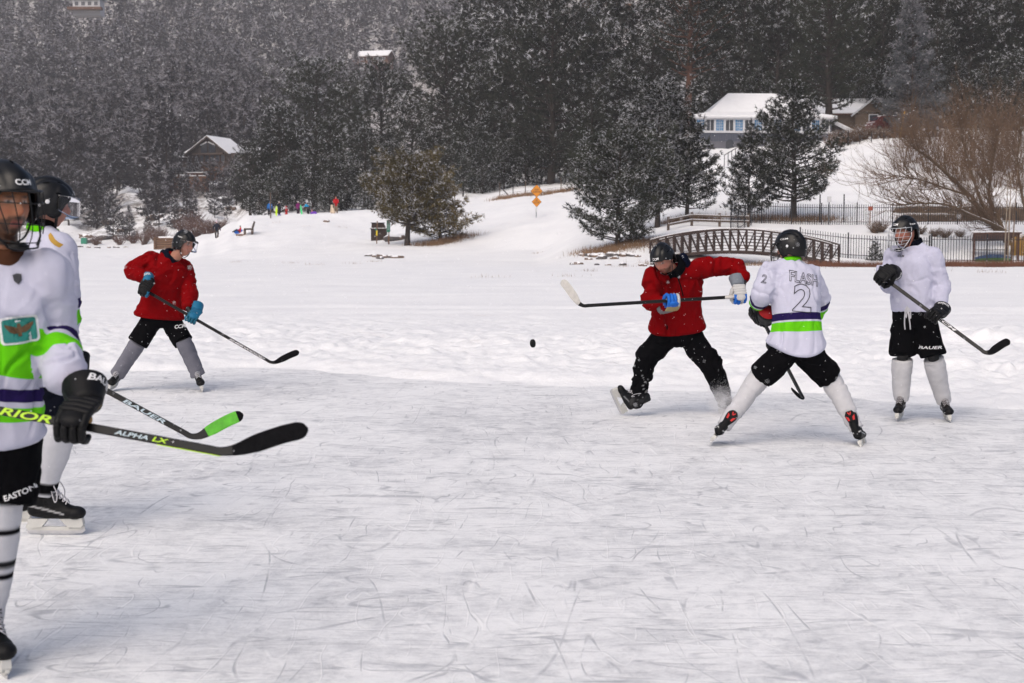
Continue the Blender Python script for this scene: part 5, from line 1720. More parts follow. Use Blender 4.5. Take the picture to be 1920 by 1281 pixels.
def player_back():
    D = 11.19
    p = thing('person', 'hockey player in white jersey with FLASH 2 on the back, seen from behind', 'person', tuple(P(1492, 836, D)))
    J = jn(D, pel=(1492, 648), neck=(1484, 492, .10), shL=(1443, 510, .06), shR=(1520, 517, .10), elL=(1430, 550, -.02), wrL=(1419, 572, .14), grL=(1419, 592, .24),
           elR=(1536, 575, .28), wrR=(1480, 606, .46), grR=(1452, 636, .55), hipL=(1469, 666, .0), hipR=(1516, 666, .0), knL=(1424, 708, .12), knR=(1556, 708, .12))
    fr = head_frame(R(-128), R(8), R(0)); hc = P(1482, 467, D + .12); k = .98
    s1, J['anL'] = skate(p, P(1332, 828, D), (.22, .97, -.05), (.64, 0, .77), 1.0, accent=(.6, .6, .6), tongue=(.3, .02, .015))
    s2, J['anR'] = skate(p, P(1620, 841, D), (.34, .9, -.05), (-.36, 0, .93), 1.0, accent=(.6, .6, .6), tongue=(.3, .02, .015))
    for s in (s1, s2):
        pass
    report('back', J)
    make_body(p, J, hc, fr, k, (.36, .17, .105), (.02, .014, .01))
    helmet(p, hc, fr, 1.02, ear=False, side_text='CCM', dot=M_WHITEINK, sticker=True, cage=M_WIREBLACK)
    jr, info, arms = make_jersey(p, J, dict(paint='team', bands=BANDS, hem=.0, tail=.075, flare=1.16, sleeve=(.094, .090, .078), amp=.022, seed=27, bow=(.015, -.035, 0), fat=.97, voxel=.0095))
    up = info['up']
    torus(p, J['neck'] + up * .018, (hc - J['neck']).normalized(), .070, .070, (.009, .018), LIME, 'collar', amp=.002)
    bk = Vector((.12, -1, .0)); xd = Vector((1, .12, -.20)); yd = Vector((.10, .0, 1))
    lettering(p, 'FLASH', (1508, 522), xd, yd, .080, M_DARKINK, jr, outline=.0024, width=.235, bold=.02)
    lettering(p, '2', (1505, 559), Vector((1, .1, -.10)), Vector((.12, 0, 1)), .200, M_DARKINK, jr, outline=.0030, width=.150, bold=.035)
    lettering(p, '2', (1433, 523), Vector((1, -.3, -.15)), Vector((.2, 0, 1)), .065, M_DARKINK, jr, outline=.0018, width=.042)
    make_shorts(p, J, dict(len=.95, r=(.118, .114, .117), seed=31, w=1.04))
    for s, sd in (('L', 2), ('R', 8)):
        make_sock(p, J['kn' + s], J['an' + s], dict(r=(.086, .088, .076, .066, .058), over=.03, under=.03, amp=.013, col=(.50, .495, .515), pad=.6), sd, fwd=(0, 1, 0))
    # red and black tendon guards above the boots
    for o_, up_, f_ in ((P(1332, 828, D), Vector((.64, 0, .77)), Vector((.22, .97, -.05))), (P(1620, 841, D), Vector((-.36, 0, .93)), Vector((.34, .9, -.05)))):
        f_ = f_.normalized(); u_ = (up_ - f_ * up_.dot(f_)).normalized(); l_ = u_.cross(f_)
        sk = s1 if o_.x < P(1480, 700, D).x else s2
        mb = MB(); mb.prism([(-.030, .0), (.030, .0), (.042, .055), (.024, .085), (-.024, .085), (-.042, .055)], o_ + u_ * .235 - f_ * .135, l_, u_, .012)
        t = mb.build('tendon_guard', M_GEAR, sk); set_col(t.data, np.tile(npv((.006, .0055, .006)), (len(t.data.vertices), 1)))
        mb = MB()
        for s in (1, -1):
            mb.prism([(s * .012, .010), (s * .026, .008), (s * .036, .050), (s * .016, .036)], o_ + u_ * .235 - f_ * .1425, l_, u_, .004)
            mb.prism([(s * .004, .050), (s * .016, .074), (s * .010, .080), (s * .0, .062)], o_ + u_ * .235 - f_ * .1425, l_, u_, .004)
        mb.build('red_trim', simple('red_skate_trim', (.5, .012, .010), .5, .05), t)
    A, B = P(1412, 566, D + .16), P(1507, 749, D + .95)
    dr = (B - A).normalized()
    grL = A + dr * ((J['grL'] - A).dot(dr)); grR = A + dr * ((J['grR'] - A).dot(dr))
    gc = gl_cols(lining=(.32, .008, .011))
    glove(p, J['wrL'], grL, -dr, (-.3, -1, .2), J['elL'], gc, 1.18, None, .13)
    glove(p, J['wrR'], grR, -dr, (.5, 1, .2), J['elR'], gc, 1.1)
    stick('dark hockey stick seen between the legs of the player with FLASH 2 on the back', A, B, P(1480, 733, D + 1.0), knob=M_TAPE)

def player_right():
    D = 12.7
    p = thing('person', 'hockey player in plain white sweatshirt and caged helmet standing upright at right', 'person', tuple(P(1720, 790, D)))
    J = jn(D, pel=(1713, 588), neck=(1709, 459, 0), shR=(1675, 480, .10), shL=(1748, 480, -.10), elR=(1669, 535, .0), wrR=(1655, 512, -.20), grR=(1655, 522, -.27),
           elL=(1764, 535, -.10), wrL=(1764, 576, -.24), grL=(1770, 604, -.29), hipR=(1695, 604, .05), hipL=(1734, 604, -.05), knR=(1692, 670, -.02), knL=(1750, 670, -.10))
    J['wrR'] = P(1650, 503, D - .20)
    fr = head_frame(R(-58), R(6), R(0)); hc = P(1697, 438, D - .05); k = 1.0
    s1, J['anR'] = skate(p, P(1686, 788, D), (-.42, -.9, 0), (.03, 0, 1), 1.0, boot=(.012, .0105, .0105), lace=simple('grey_laces', (.35, .33, .34), .8, .1, 30))
    s2, J['anL'] = skate(p, P(1777, 791, D - .02), (-.12, -1, 0), (-.16, 0, 1), 1.0, boot=(.012, .0105, .0105), lace=simple('grey_laces', (.35, .33, .34), .8, .1, 30))
    report('right', J)
    make_body(p, J, hc, fr, k, (.37, .145, .10), (.045, .025, .015), beard=.8, beardc=(.07, .033, .018))
    helmet(p, hc, fr, 1.07, ear=True, front_text='CCM', side_text='CCM', cage=M_WIRE)
    def paint(v, i): return np.tile(npv((.48, .48, .60)), (len(v), 1))
    jr, info, arms = make_jersey(p, J, dict(paint=paint, hem=-.02, flare=.93, sleeve=(.092, .084, .062), amp=.019, seed=137, bow=(0, -.01, 0)), 'sweatshirt')
    up = info['up']
    torus(p, J['neck'] + up * .012 + Vector((.01, 0, 0)), (hc - J['neck'] + Vector((.05, 0, .1))).normalized(), .076, .074, (.016, .044), (.003, .004, .009), 'collar', seed=23)
    lettering(p, 'CCM', (1689, 480), Vector((1, -.5, -.03)), Vector((0, 0, 1)), .018, M_DARKINK, jr, width=.062, bold=.04, shear=.2)
    sh = make_shorts(p, J, dict(len=.97, r=(.112, .116, .120), seed=41, w=.98))
    lettering(p, 'BAUER', (1744, 652), Vector((1, -.25, .03)), Vector((0, 0, 1)), .024, M_WHITEINK, sh, width=.20, bold=.03, shear=.2)
    mb = MB()
    for a, b in ((1697, 1696), (1703, 1706)):
        mb.tube(catmull([P(1701, 575, D - .175), P(a, 588, D - .185), P(b, 606, D - .185), P(b + 1, 618, D - .18)], 4), .0055, 6)
    mb.tube(catmull([P(1701, 575, D - .175), P(1697, 582, D - .19), P(1699, 596, D - .19), P(1702, 578, D - .18), P(1707, 584, D - .19), P(1707, 598, D - .19), P(1702, 577, D - .18)], 4), .005, 6)
    mb.build('drawstring', M_LACE, sh, True)
    for s, sd in (('R', 3), ('L', 6)):
        make_sock(p, J['kn' + s], J['an' + s], dict(r=(.090, .094, .086, .076, .066), over=-.02, under=.02, col=(.51, .505, .522), amp=.008, pad=.7), sd)
    A, B = P(1650, 516, D - .25), P(1852, 665, D - .85)
    dr = (B - A).normalized()
    grR = A + dr * ((J['grR'] - A).dot(dr)); grL = A + dr * ((J['grL'] - A).dot(dr))
    gc = gl_cols()
    glove(p, J['wrR'], grR, dr, (-.6, -1, .3), J['elR'], gc, 1.18, ('WARRIOR', .022, M_WHITEINK, .10))
    glove(p, J['wrL'], grL, -dr, (.4, -1, .0), J['elL'], gc, 1.12, ('WARRIOR', .022, M_WHITEINK, .10))
    stick('black hockey stick with white letters on its lower shaft held across the upright white player', A, B, P(1893, 637, D - .88), texts=[('CCM', .34, .56, M_WHITEINK, .018)], knob=M_TAPE)

def player_front():
    D = 5.33
    p = thing('person', 'nearest hockey player in white and green jersey with black face cage and teal chest crest', 'person', tuple(P(-20, 1255, D)))
    J = jn(D, pel=(-26, 790), neck=(6, 490, 0), shL=(92, 512, .02), shR=(-82, 508, -.02), elL=(104, 628, .06), wrL=(127, 722, -.14), grL=(160, 803, -.26),
           elR=(-150, 620, -.05), wrR=(-130, 720, -.25), grR=(-110, 752, -.30), hipL=(18, 815, .0), hipR=(-70, 815, .0), knL=(2, 945, -.06), knR=(-115, 945, -.06))
    fr = head_frame(R(50), R(5), R(0)); hc = P(9, 386, D - .03); k = 1.03
    s1, J['anL'] = skate(p, P(-8, 1258, D - .06), (.55, -.75, -.03), (-.02, 0, 1), 1.0, cap=(.005, .005, .0055))
    s2, J['anR'] = skate(p, P(-140, 1262, D - .05), (-.3, -.9, 0), (.1, 0, 1), 1.0)
    report('front', J)
    make_body(p, J, hc, fr, k, (.34, .15, .078), (.012, .009, .008), voxel=.0064, beard=.95, beardc=(.014, .010, .009), mouth=.9)
    helmet(p, hc, fr, 1.12, ear=False, cage=M_WIREBLACK, sparse=True, front_text='CCM', side_text='CCM')
    jr, info, arms = make_jersey(p, J, dict(paint='team', bands=BANDS2, chest=(.250, .445, .10), hem=.04, tail=.03, flare=1.08, sleeve=(.096, .086, .080), amp=.019, seed=147, voxel=.0085, fat=1.0, bow=(0, -.02, 0)))
    up = info['up']
    torus(p, J['neck'] + up * .012, (hc - J['neck']).normalized(), .074, .076, (.016, .05), (.070, .030, .017), 'neck_gaiter', seed=33)
    torus(p, J['neck'] - up * .022, Vector((.2, -.55, 1)), .100, .098, (.008, .014), PURPLE, 'collar', amp=.002, tilt=-.0)
    # round-cornered chest crest with spread wings
    cx, xd, yd = (36, 618), Vector((1, .42, .10)), Vector((0, -.05, 1))
    def rr(w, h, r): 
        o = []
        for sx, sy, a0 in ((1, 1, 0), (-1, 1, 90), (-1, -1, 180), (1, -1, 270)):
            for a in (0, 30, 60, 90): o.append((sx * (w - r) + r * math.cos(R(a0 + a)), sy * (h - r) + r * math.sin(R(a0 + a))))
        return o
    patch(p, rr(.070, .050, .014), cx, xd, yd, M_WHITEINK, jr, 'crest_border', .003)
    patch(p, rr(.061, .042, .010), cx, xd, yd, simple('teal_crest', (.014, .19, .16), .7, .06), jr, 'crest', .006)
    M_WING = simple('brown_crest_wing', (.10, .055, .022), .7, .1)
    for s in (1, -1):
        patch(p, [(s * .004, .006), (s * .020, .014), (s * .052, .026), (s * .050, .016), (s * .044, .008), (s * .036, -.002), (s * .022, -.010), (s * .008, -.012)], cx, xd, yd, M_WING, jr, 'crest_wing', .009, 1)
    patch(p, [(-.006, -.022), (.006, -.022), (.008, .012), (.003, .024), (-.005, .024), (-.008, .010)], cx, xd, yd, M_WING, jr, 'crest_bird', .010, 1)
    patch(p, [(0, -.020), (.014, -.006), (.016, .016), (0, .020), (-.016, .016), (-.014, -.006)], (33, 523), xd, yd, simple('dark_shield', (.05, .05, .055), .5, .1), jr, 'shield', .004, 1)
    sh = make_shorts(p, J, dict(len=1.0, r=(.122, .128, .132), seed=51, voxel=.011))
    lettering(p, 'EASTON', (36, 925), Vector((1, .2, .30)), Vector((0, 0, 1)), .020, M_WHITEINK, sh, width=.105, bold=.03)
    SB = [(.20, .25, BLACK), (.47, .525, BLACK), (.575, .62, BLACK)]
    for s, sd in (('L', 4), ('R', 9)):
        make_sock(p, J['kn' + s], J['an' + s], dict(r=(.080, .078, .070, .060, .052), over=.02, under=.02, bands=SB, amp=.006, pad=.4), sd)
    A, B = P(-175, 738, D - .25), P(430, 850, D - .42)
    dr = (B - A).normalized()
    grL = A + dr * ((J['grL'] - A).dot(dr)); grR = A + dr * ((J['grR'] - A).dot(dr))
    gc = gl_cols(lining=(.34, .008, .011), palm=(.34, .19, .05))
    glove(p, J['wrL'], grL, -dr, (.85, -.45, .1), J['elL'], gc, 1.12, ('BAUER', .028, M_WHITEINK, .108), .12, 1.08, (.95, -.45, 0))
    glove(p, J['wrR'], grR, -dr, (-.2, -1, .3), J['elR'], gc, 1.12)
    st = stick('black hockey stick with bright lime lettering held by the nearest player, blade pointing right', A, B, P(574, 802, D - .42),
          texts=[('WARRIOR', .665, 1.05, M_LIMEINK, .0265), ('ALPHA', .295, .42, M_SILVERINK, .0145), ('LX', .225, .285, M_LIMEINK, .0155)], knob=M_TAPE, bw=.064)
    d = dr; n = (Vector((0, 0, HCAM)) - (A + B) / 2); n = (n - d * n.dot(d)).normalized(); y = n.cross(d)
    mb = MB(); mb.bar(B - d * .26 - y * .0158 + n * .004, B - d * .03 - y * .0158 + n * .004, .003, .0085, ref=n)
    mb.build('lime_stripe', M_LIMEINK, st)

def player_second():
    D = 7.8
    p = thing('person', 'hockey player in white jersey and visor facing right, standing just behind the nearest player', 'person', tuple(P(85, 1000, D)))
    J = jn(D, pel=(72, 700), neck=(80, 434, .0), shR=(108, 470, -.14), shL=(92, 462, .20), elR=(120, 585, -.10), wrR=(112, 672, .06), grR=(146, 705, .14),
           elL=(112, 600, .30), wrL=(125, 680, .2), grL=(132, 698, .16), hipR=(80, 730, -.10), hipL=(66, 730, .12), knR=(104, 806, -.12), knL=(36, 810, .16))
    fr = head_frame(R(118), R(8), R(0)); hc = P(91, 388, D); k = 1.0
    s1, J['anR'] = skate(p, P(103, 1001, D - .06), (1, -.03, .0), (0, 0, 1), 1.12, loops=True)
    s2, J['anL'] = skate(p, P(5, 985, D + .3), (1, .1, 0), (0, 0, 1), 1.1)
    report('second', J)
    make_body(p, J, hc, fr, k, (.36, .16, .11), (.03, .02, .015))
    helmet(p, hc, fr, 1.10, ear=False, visor=True, front_text='BAUER', side_text=None, dot=M_WHITEINK)
    jr, info, arms = make_jersey(p, J, dict(paint='team', bands=BANDS, hem=.04, flare=1.05, sleeve=(.105, .092, .080), amp=.02, seed=57, fat=1.05, bow=(.05, 0, 0)))
    up = info['up']
    torus(p, J['neck'] + up * .012, (hc - J['neck']).normalized(), .078, .078, (.010, .020), LIME, 'collar', amp=.002)
    torus(p, J['neck'] + up * .035, (hc - J['neck']).normalized(), .066, .066, (.008, .04), (.003, .003, .0035), 'neck_guard', seed=2)
    patch(p, [(-.05, -.008), (.05, -.008), (.05, .008), (-.05, .008)], (100, 451), Vector((.8, -.2, -.7)), Vector((.6, -.4, .8)), simple('gold_patch', (.45, .26, .03), .7, .2), jr, 'shoulder_patch', .004, 2)
    make_shorts(p, J, dict(len=.80, r=(.118, .118, .116), col=(.004, .005, .010), seed=61))
    SB = [(.84, .985, BLACK)]
    make_sock(p, J['knR'], J['anR'], dict(r=(.100, .112, .104, .085, .066), over=.05, under=-.01, bands=[(.80, .96, BLACK)], amp=.006, pad=.5), 7, fwd=(1, 0, 0))
    make_sock(p, J['knL'], J['anL'], dict(r=(.098, .105, .098, .080, .064), over=.05, under=-.01, amp=.006, pad=.5), 12, fwd=(1, 0, 0))
    A, B = P(128, 694, D + .12), P(367, 823, D - .05)
    dr = (B - A).normalized()
    grR = A + dr * ((J['grR'] - A).dot(dr)); grL = A + dr * max(.03, (J['grL'] - A).dot(dr))
    gc = gl_cols()
    glove(p, J['wrR'], grR, -dr, (0, -1, .2), J['elR'], gc, 1.1)
    glove(p, J['wrL'], grL, -dr, (0, 1, .2), J['elL'], gc, 1.0)
    stick('black hockey stick with silver lettering and lime green taped blade', A, B, P(453, 776, D - .05), texts=[('BAUER', .20, .475, M_SILVERINK, .021)], tape=M_TAPELIME, tipm=M_TAPE, band=(.40, .92), bw=.066)

player_red_left(); player_red_mid(); player_back(); player_right(); player_front(); player_second()

def puck():
    mb = MB()
    prof = [(.0, .0127), (.034, .0127), (.0372, .0095), (.0381, .006), (.0381, -.006), (.0372, -.0095), (.034, -.0127), (0, -.0127)]
    n = 32; c = P(999, 644, 13.0)
    M = Matrix.Rotation(R(-8), 3, 'Y') @ Matrix.Rotation(R(62), 3, 'Z') @ Matrix.Rotation(R(90), 3, 'X')
    vv, ff = [], []
    for r, z in prof[1:-1]:
        for j in range(n):
            t = 2 * math.pi * j / n; vv.append(c + M @ Vector((r * math.cos(t), r * math.sin(t), z)))
    k = len(prof) - 2
    for i in range(k - 1):
        for j in range(n): ff.append([i * n + j, i * n + n * 1 + j, i * n + n + (j + 1) % n, i * n + (j + 1) % n])
    ff += [list(range(n)), [(k - 1) * n + j for j in range(n)][::-1]]
    mb.add(vv, ff)
    o = mb.build('hockey_puck', M_RUBBER, None, False)
    put(o, 'black rubber hockey puck flying on edge above the snow bank', 'puck')
puck()
# ------------------------------------------------------------------ shore, buildings and small things
M_SNOWTOP = simple('lying_snow', (.80, .80, .815), .8, .04, 2, bump=.3, bscale=6)
M_BRIDGE = simple('weathered_steel', (.030, .0155, .012), .8, .3, 6)
M_IRON = simple('black_iron', (.012, .012, .015), .6, .2, 8)
M_WOOD = simple('grey_timber', (.095, .068, .053), .85, .3, 6)
M_WOODBROWN = simple('brown_timber', (.085, .037, .023), .85, .3, 6)
M_POST = simple('cedar_post', (.15, .080, .045), .85, .25, 8)
M_GREEN = simple('green_sign_paint', (.008, .19, .12), .5, .06)
M_ORANGE = simple('amber_sign_paint', (.62, .225, .003), .5, .04)
M_YELLOW = simple('yellow_paint', (.78, .60, .01), .5, .04)
M_GALV = simple('galvanised_post', (.14, .15, .16), .5, .15, 8, metal=.5)
M_ROCK = simple('brown_rock', (.15, .105, .08), .9, .45, 3, bump=.6, bscale=6)
M_ROCKGREY = simple('grey_rock', (.10, .09, .088), .9, .4, 3, bump=.6, bscale=6)
M_BLUEWALL = simple('blue_grey_siding', (.062, .070, .095), .8, .12, 1.5)
M_CONC = simple('grey_block_wall', (.11, .11, .127), .9, .15, 2)
M_TRIM = simple('white_trim', (.55, .55, .57), .6, .03)
M_CURTAIN = simple('blue_curtain', (.035, .165, .33), .8, .3, 6)
M_GLASS = simple('dark_window_glass', (.035, .04, .052), .08, .2, 3, spec=.8)
M_LOG = simple('dark_log_wall', (.050, .034, .028), .85, .25, 2)
M_STAIN = simple('orange_stained_boards', (.13, .062, .034), .85, .25, 2)
M_TAN = simple('tan_boards', (.12, .082, .054), .85, .2, 2)
M_CARRED = simple('dull_red_car_paint', (.10, .018, .018), .35, .1)
M_CARDARK = simple('charcoal_car_paint', (.022, .023, .026), .3, .1)
M_TYRE = simple('tyre_rubber', (.02, .02, .02), .8, .1)
V3 = Vector

def seen_at(px, py, d0=100.0, d1=165.0):
    """the ground point that shows at photo pixel (px, py)"""
    D = np.linspace(d0, d1, 260)
    x = (px - CXP) / FPX * D * cp
    z = height(x, D)
    y = topix(x, D, z)[1]
    k = np.nonzero(y <= py)[0]
    return gpt(px, float(D[k[0]])) if len(k) else gpt(px, d1)

def local(o, yaw):
    """frame at ground point o turned by yaw: x right, y away, z up"""
    c, s = math.cos(yaw), math.sin(yaw)
    M = Matrix(((c, -s, 0), (s, c, 0), (0, 0, 1)))
    return (lambda x, y, z: V3(o) + M @ V3((x, y, z))), M

# ---- arched footbridge
def footbridge():
    b = thing('footbridge', 'brown steel arched footbridge with criss-cross side trusses over the inlet', 'bridge', tuple(P(1400, 490, 86)))
    Dl, Dr = 88.0, 82.5
    pl, pr = P(1219, 482, Dl), P(1559, 498, Dr)
    z0 = 0.22
    pl.z = z0 + .25; pr.z = z0
    ax = (pr - pl); L = V3((ax.x, ax.y, 0)).length; d = V3((ax.x, ax.y, 0)).normalized(); nrm = V3((-d.y, d.x, 0))
    if nrm.y < 0: nrm = -nrm
    W = 1.5
    def deck(t): return pl.z * (1 - t) + pr.z * t + .62 * (1 - (2 * t - 1) ** 2)
    def top(t): return deck(t) + 1.12 + .16 * (1 - (2 * t - 1) ** 2)
    def at(t, off, z): return V3((pl.x, pl.y, 0)) + d * (L * t) + nrm * off + V3((0, 0, z))
    N = 22
    for side, off in ((0, 0.0), (1, W)):
        for nm, fz, th in (('top_rail', top, .10), ('bottom_chord', lambda t: deck(t) - .10, .16)):
            mb = MB(); 
            for i in range(N): mb.bar(at(i / N, off, fz(i / N)), at((i + 1) / N + .002, off, fz((i + 1) / N)), .09, th, ref=(0, 0, 1))
            mb.build(nm, M_BRIDGE, b)
        for i in range(N + 1):
            t = i / N
            MB().bar(at(t, off, deck(t) - .1), at(t, off, top(t)), .10 if i % 1 == 0 else .06, .10, ref=d).build('upright', M_BRIDGE, b)
            if i < N:
                t2 = (i + 1) / N
                a, c = ((t, t2) if t < .5 else (t2, t))
                MB().bar(at(a, off + .01, top(a) - .05), at(c, off + .01, deck(c)), .06, .06, ref=nrm).build('diagonal', M_BRIDGE, b)
        for k in range(6):
            mb = MB()
            for i in range(N):
                t, t2 = i / N, (i + 1) / N
                q = (k + .7) / 6.6
                mb.bar(at(t, off - .03, deck(t) + (top(t) - deck(t)) * q), at(t2, off - .03, deck(t2) + (top(t2) - deck(t2)) * q), .025, .03, ref=(0, 0, 1))
            mb.build('safety_rail', M_BRIDGE, b)
        mb = MB()
        for i in range(N): mb.bar(at(i / N, off, top(i / N) + .065), at((i + 1) / N, off, top((i + 1) / N) + .065), .08, .035, ref=(0, 0, 1))
        mb.build('rail_snow', M_SNOWTOP, b)
    mb = MB()
    for i in range(N):
        t, t2 = i / N, (i + 1) / N
        vv = [at(t, .05, deck(t) + .02), at(t2, .05, deck(t2) + .02), at(t2, W - .05, deck(t2) + .02), at(t, W - .05, deck(t) + .02)]
        vv += [v - V3((0, 0, .12)) for v in vv]
        mb.add(vv, [[0, 1, 2, 3], [7, 6, 5, 4], [0, 4, 5, 1], [2, 6, 7, 3]])
    mb.build('deck', M_WOOD, b)
    for t in (0.02, .98):
        for off in (-.1, W + .1):
            g = at(t, off, 0)
            MB().box((g.x, g.y, deck(t) - .45), (.5, .5, .9)).build('abutment', M_CONC, b)
footbridge()

# ---- iron picket fences; every post, rail and picket its own piece
def picket_fence(pts, H, label, group=None, post_every=2.36, pick=.16, tall=()):
    """pts: list of (px, D)"""
    G = [gpt(px, D) for px, D in pts]
    f = thing('picket_fence', label, 'fence', tuple(G[0]), group)
    og = ORG[f.name]
    post = MB().box((0, 0, H / 2 + .02), (.075, .075, H + .24)).mesh('post', [M_IRON])
    pk = MB(); pk.box((0, 0, H / 2), (.032, .032, H)); pk.add([(-.013, -.013, H), (.013, -.013, H), (.013, .013, H), (-.013, .013, H), (0, 0, H + .05)], [[0, 1, 4], [1, 2, 4], [2, 3, 4], [3, 0, 4]])
    pk = pk.mesh('picket', [M_IRON])
    for a, b in zip(G[:-1], G[1:]):
        L = V3((b.x - a.x, b.y - a.y, 0)).length
        n = max(1, round(L / post_every))
        for i in range(n):
            p, q = a.lerp(b, i / n), a.lerp(b, (i + 1) / n)
            p.z, q.z = gz(p.x, p.y), gz(q.x, q.y)
            ob = bpy.data.objects.new('post', post); COL.objects.link(ob); ob.parent = f; ob.location = p - og
            for zz in (.22, H - .22):
                MB().bar(p + V3((0, 0, zz)), q + V3((0, 0, zz)), .035, .04, ref=(0, 0, 1)).build('rail', M_IRON, f)
            m = int((q - p).length / pick)
            for k in range(1, m):
                ob = bpy.data.objects.new('picket', pk); COL.objects.link(ob); ob.parent = f; ob.location = p.lerp(q, k / m) - og
        if b is G[-1]:
            ob = bpy.data.objects.new('post', post); COL.objects.link(ob); ob.parent = f
            ob.location = V3((b.x, b.y, gz(b.x, b.y))) - og
    return f
picket_fence([(1372, 106.5), (1540, 106), (1740, 106), (1960, 106)], 1.5, 'black iron picket fence running along the upper snowy terrace')
picket_fence([(1370, 97), (1408, 104)], 1.35, 'short angled black iron fence section beside the end of the wooden rail fence', post_every=2.4, pick=.42)
picket_fence([(1500, 92), (1590, 91), (1742, 90)], 1.5, 'black iron picket fence on the lower bank right behind the footbridge')
picket_fence([(1746, 88.5), (1850, 88), (1990, 88)], 1.72, 'taller black iron picket fence in front of the open shelter')

def rail_fence():
    pts = [(1253, 99.5), (1297, 100.5), (1349, 101.2), (1403, 102)]
    G = [gpt(*p) for p in pts]
    f = thing('rail_fence', 'weathered two-rail wooden fence with snowy rails above the footbridge', 'fence', tuple(G[0]))
    for g in G:
        MB().box(g + V3((0, 0, .42)), (.17, .17, 1.05)).build('post', M_WOOD, f)
    for a, b in zip(G[:-1], G[1:]):
        for z in (.38, .72):
            MB().bar(a + V3((0, -.06, z)), b + V3((0, -.06, z)), .08, .13, ref=(0, 0, 1)).build('rail', M_WOOD, f)
            MB().bar(a + V3((0, -.06, z + .085)), b + V3((0, -.06, z + .085)), .08, .04, ref=(0, 0, 1)).build('snow_line', M_SNOWTOP, f)
rail_fence()

# ---- wire fence above the bank left of the road sign
def wire_fence():
    G = [gpt(px, D) for px, D in ((937, 150), (962, 151), (985, 152), (1012, 153), (1052, 154), (1085, 155))]
    f = thing('wire_fence', 'low wire fence with dark posts on the bank behind the orange road signs', 'fence', tuple(G[0]))
    for i, g in enumerate(G):
        MB().bar(g - V3((0, 0, .2)), g + V3((0, 0, 1.45 + .25 * (i == 0))), .09).build('post', M_IRON if i % 2 else M_WOOD, f)
    for a, b in zip(G[:-1], G[1:]):
        for z in (.4, .8, 1.2): MB().bar(a + V3((0, 0, z)), b + V3((0, 0, z)), .02).build('wire', M_IRON, f)
    MB().bar(G[0] + V3((0, 0, 1.3)), G[1] + V3((-.5, 0, .1)), .08).build('brace', M_IRON, f)
wire_fence()

# ---- houses
def gable(mb, W, w, d, z, h, over=.3, th=.16, mi=0):
    pass

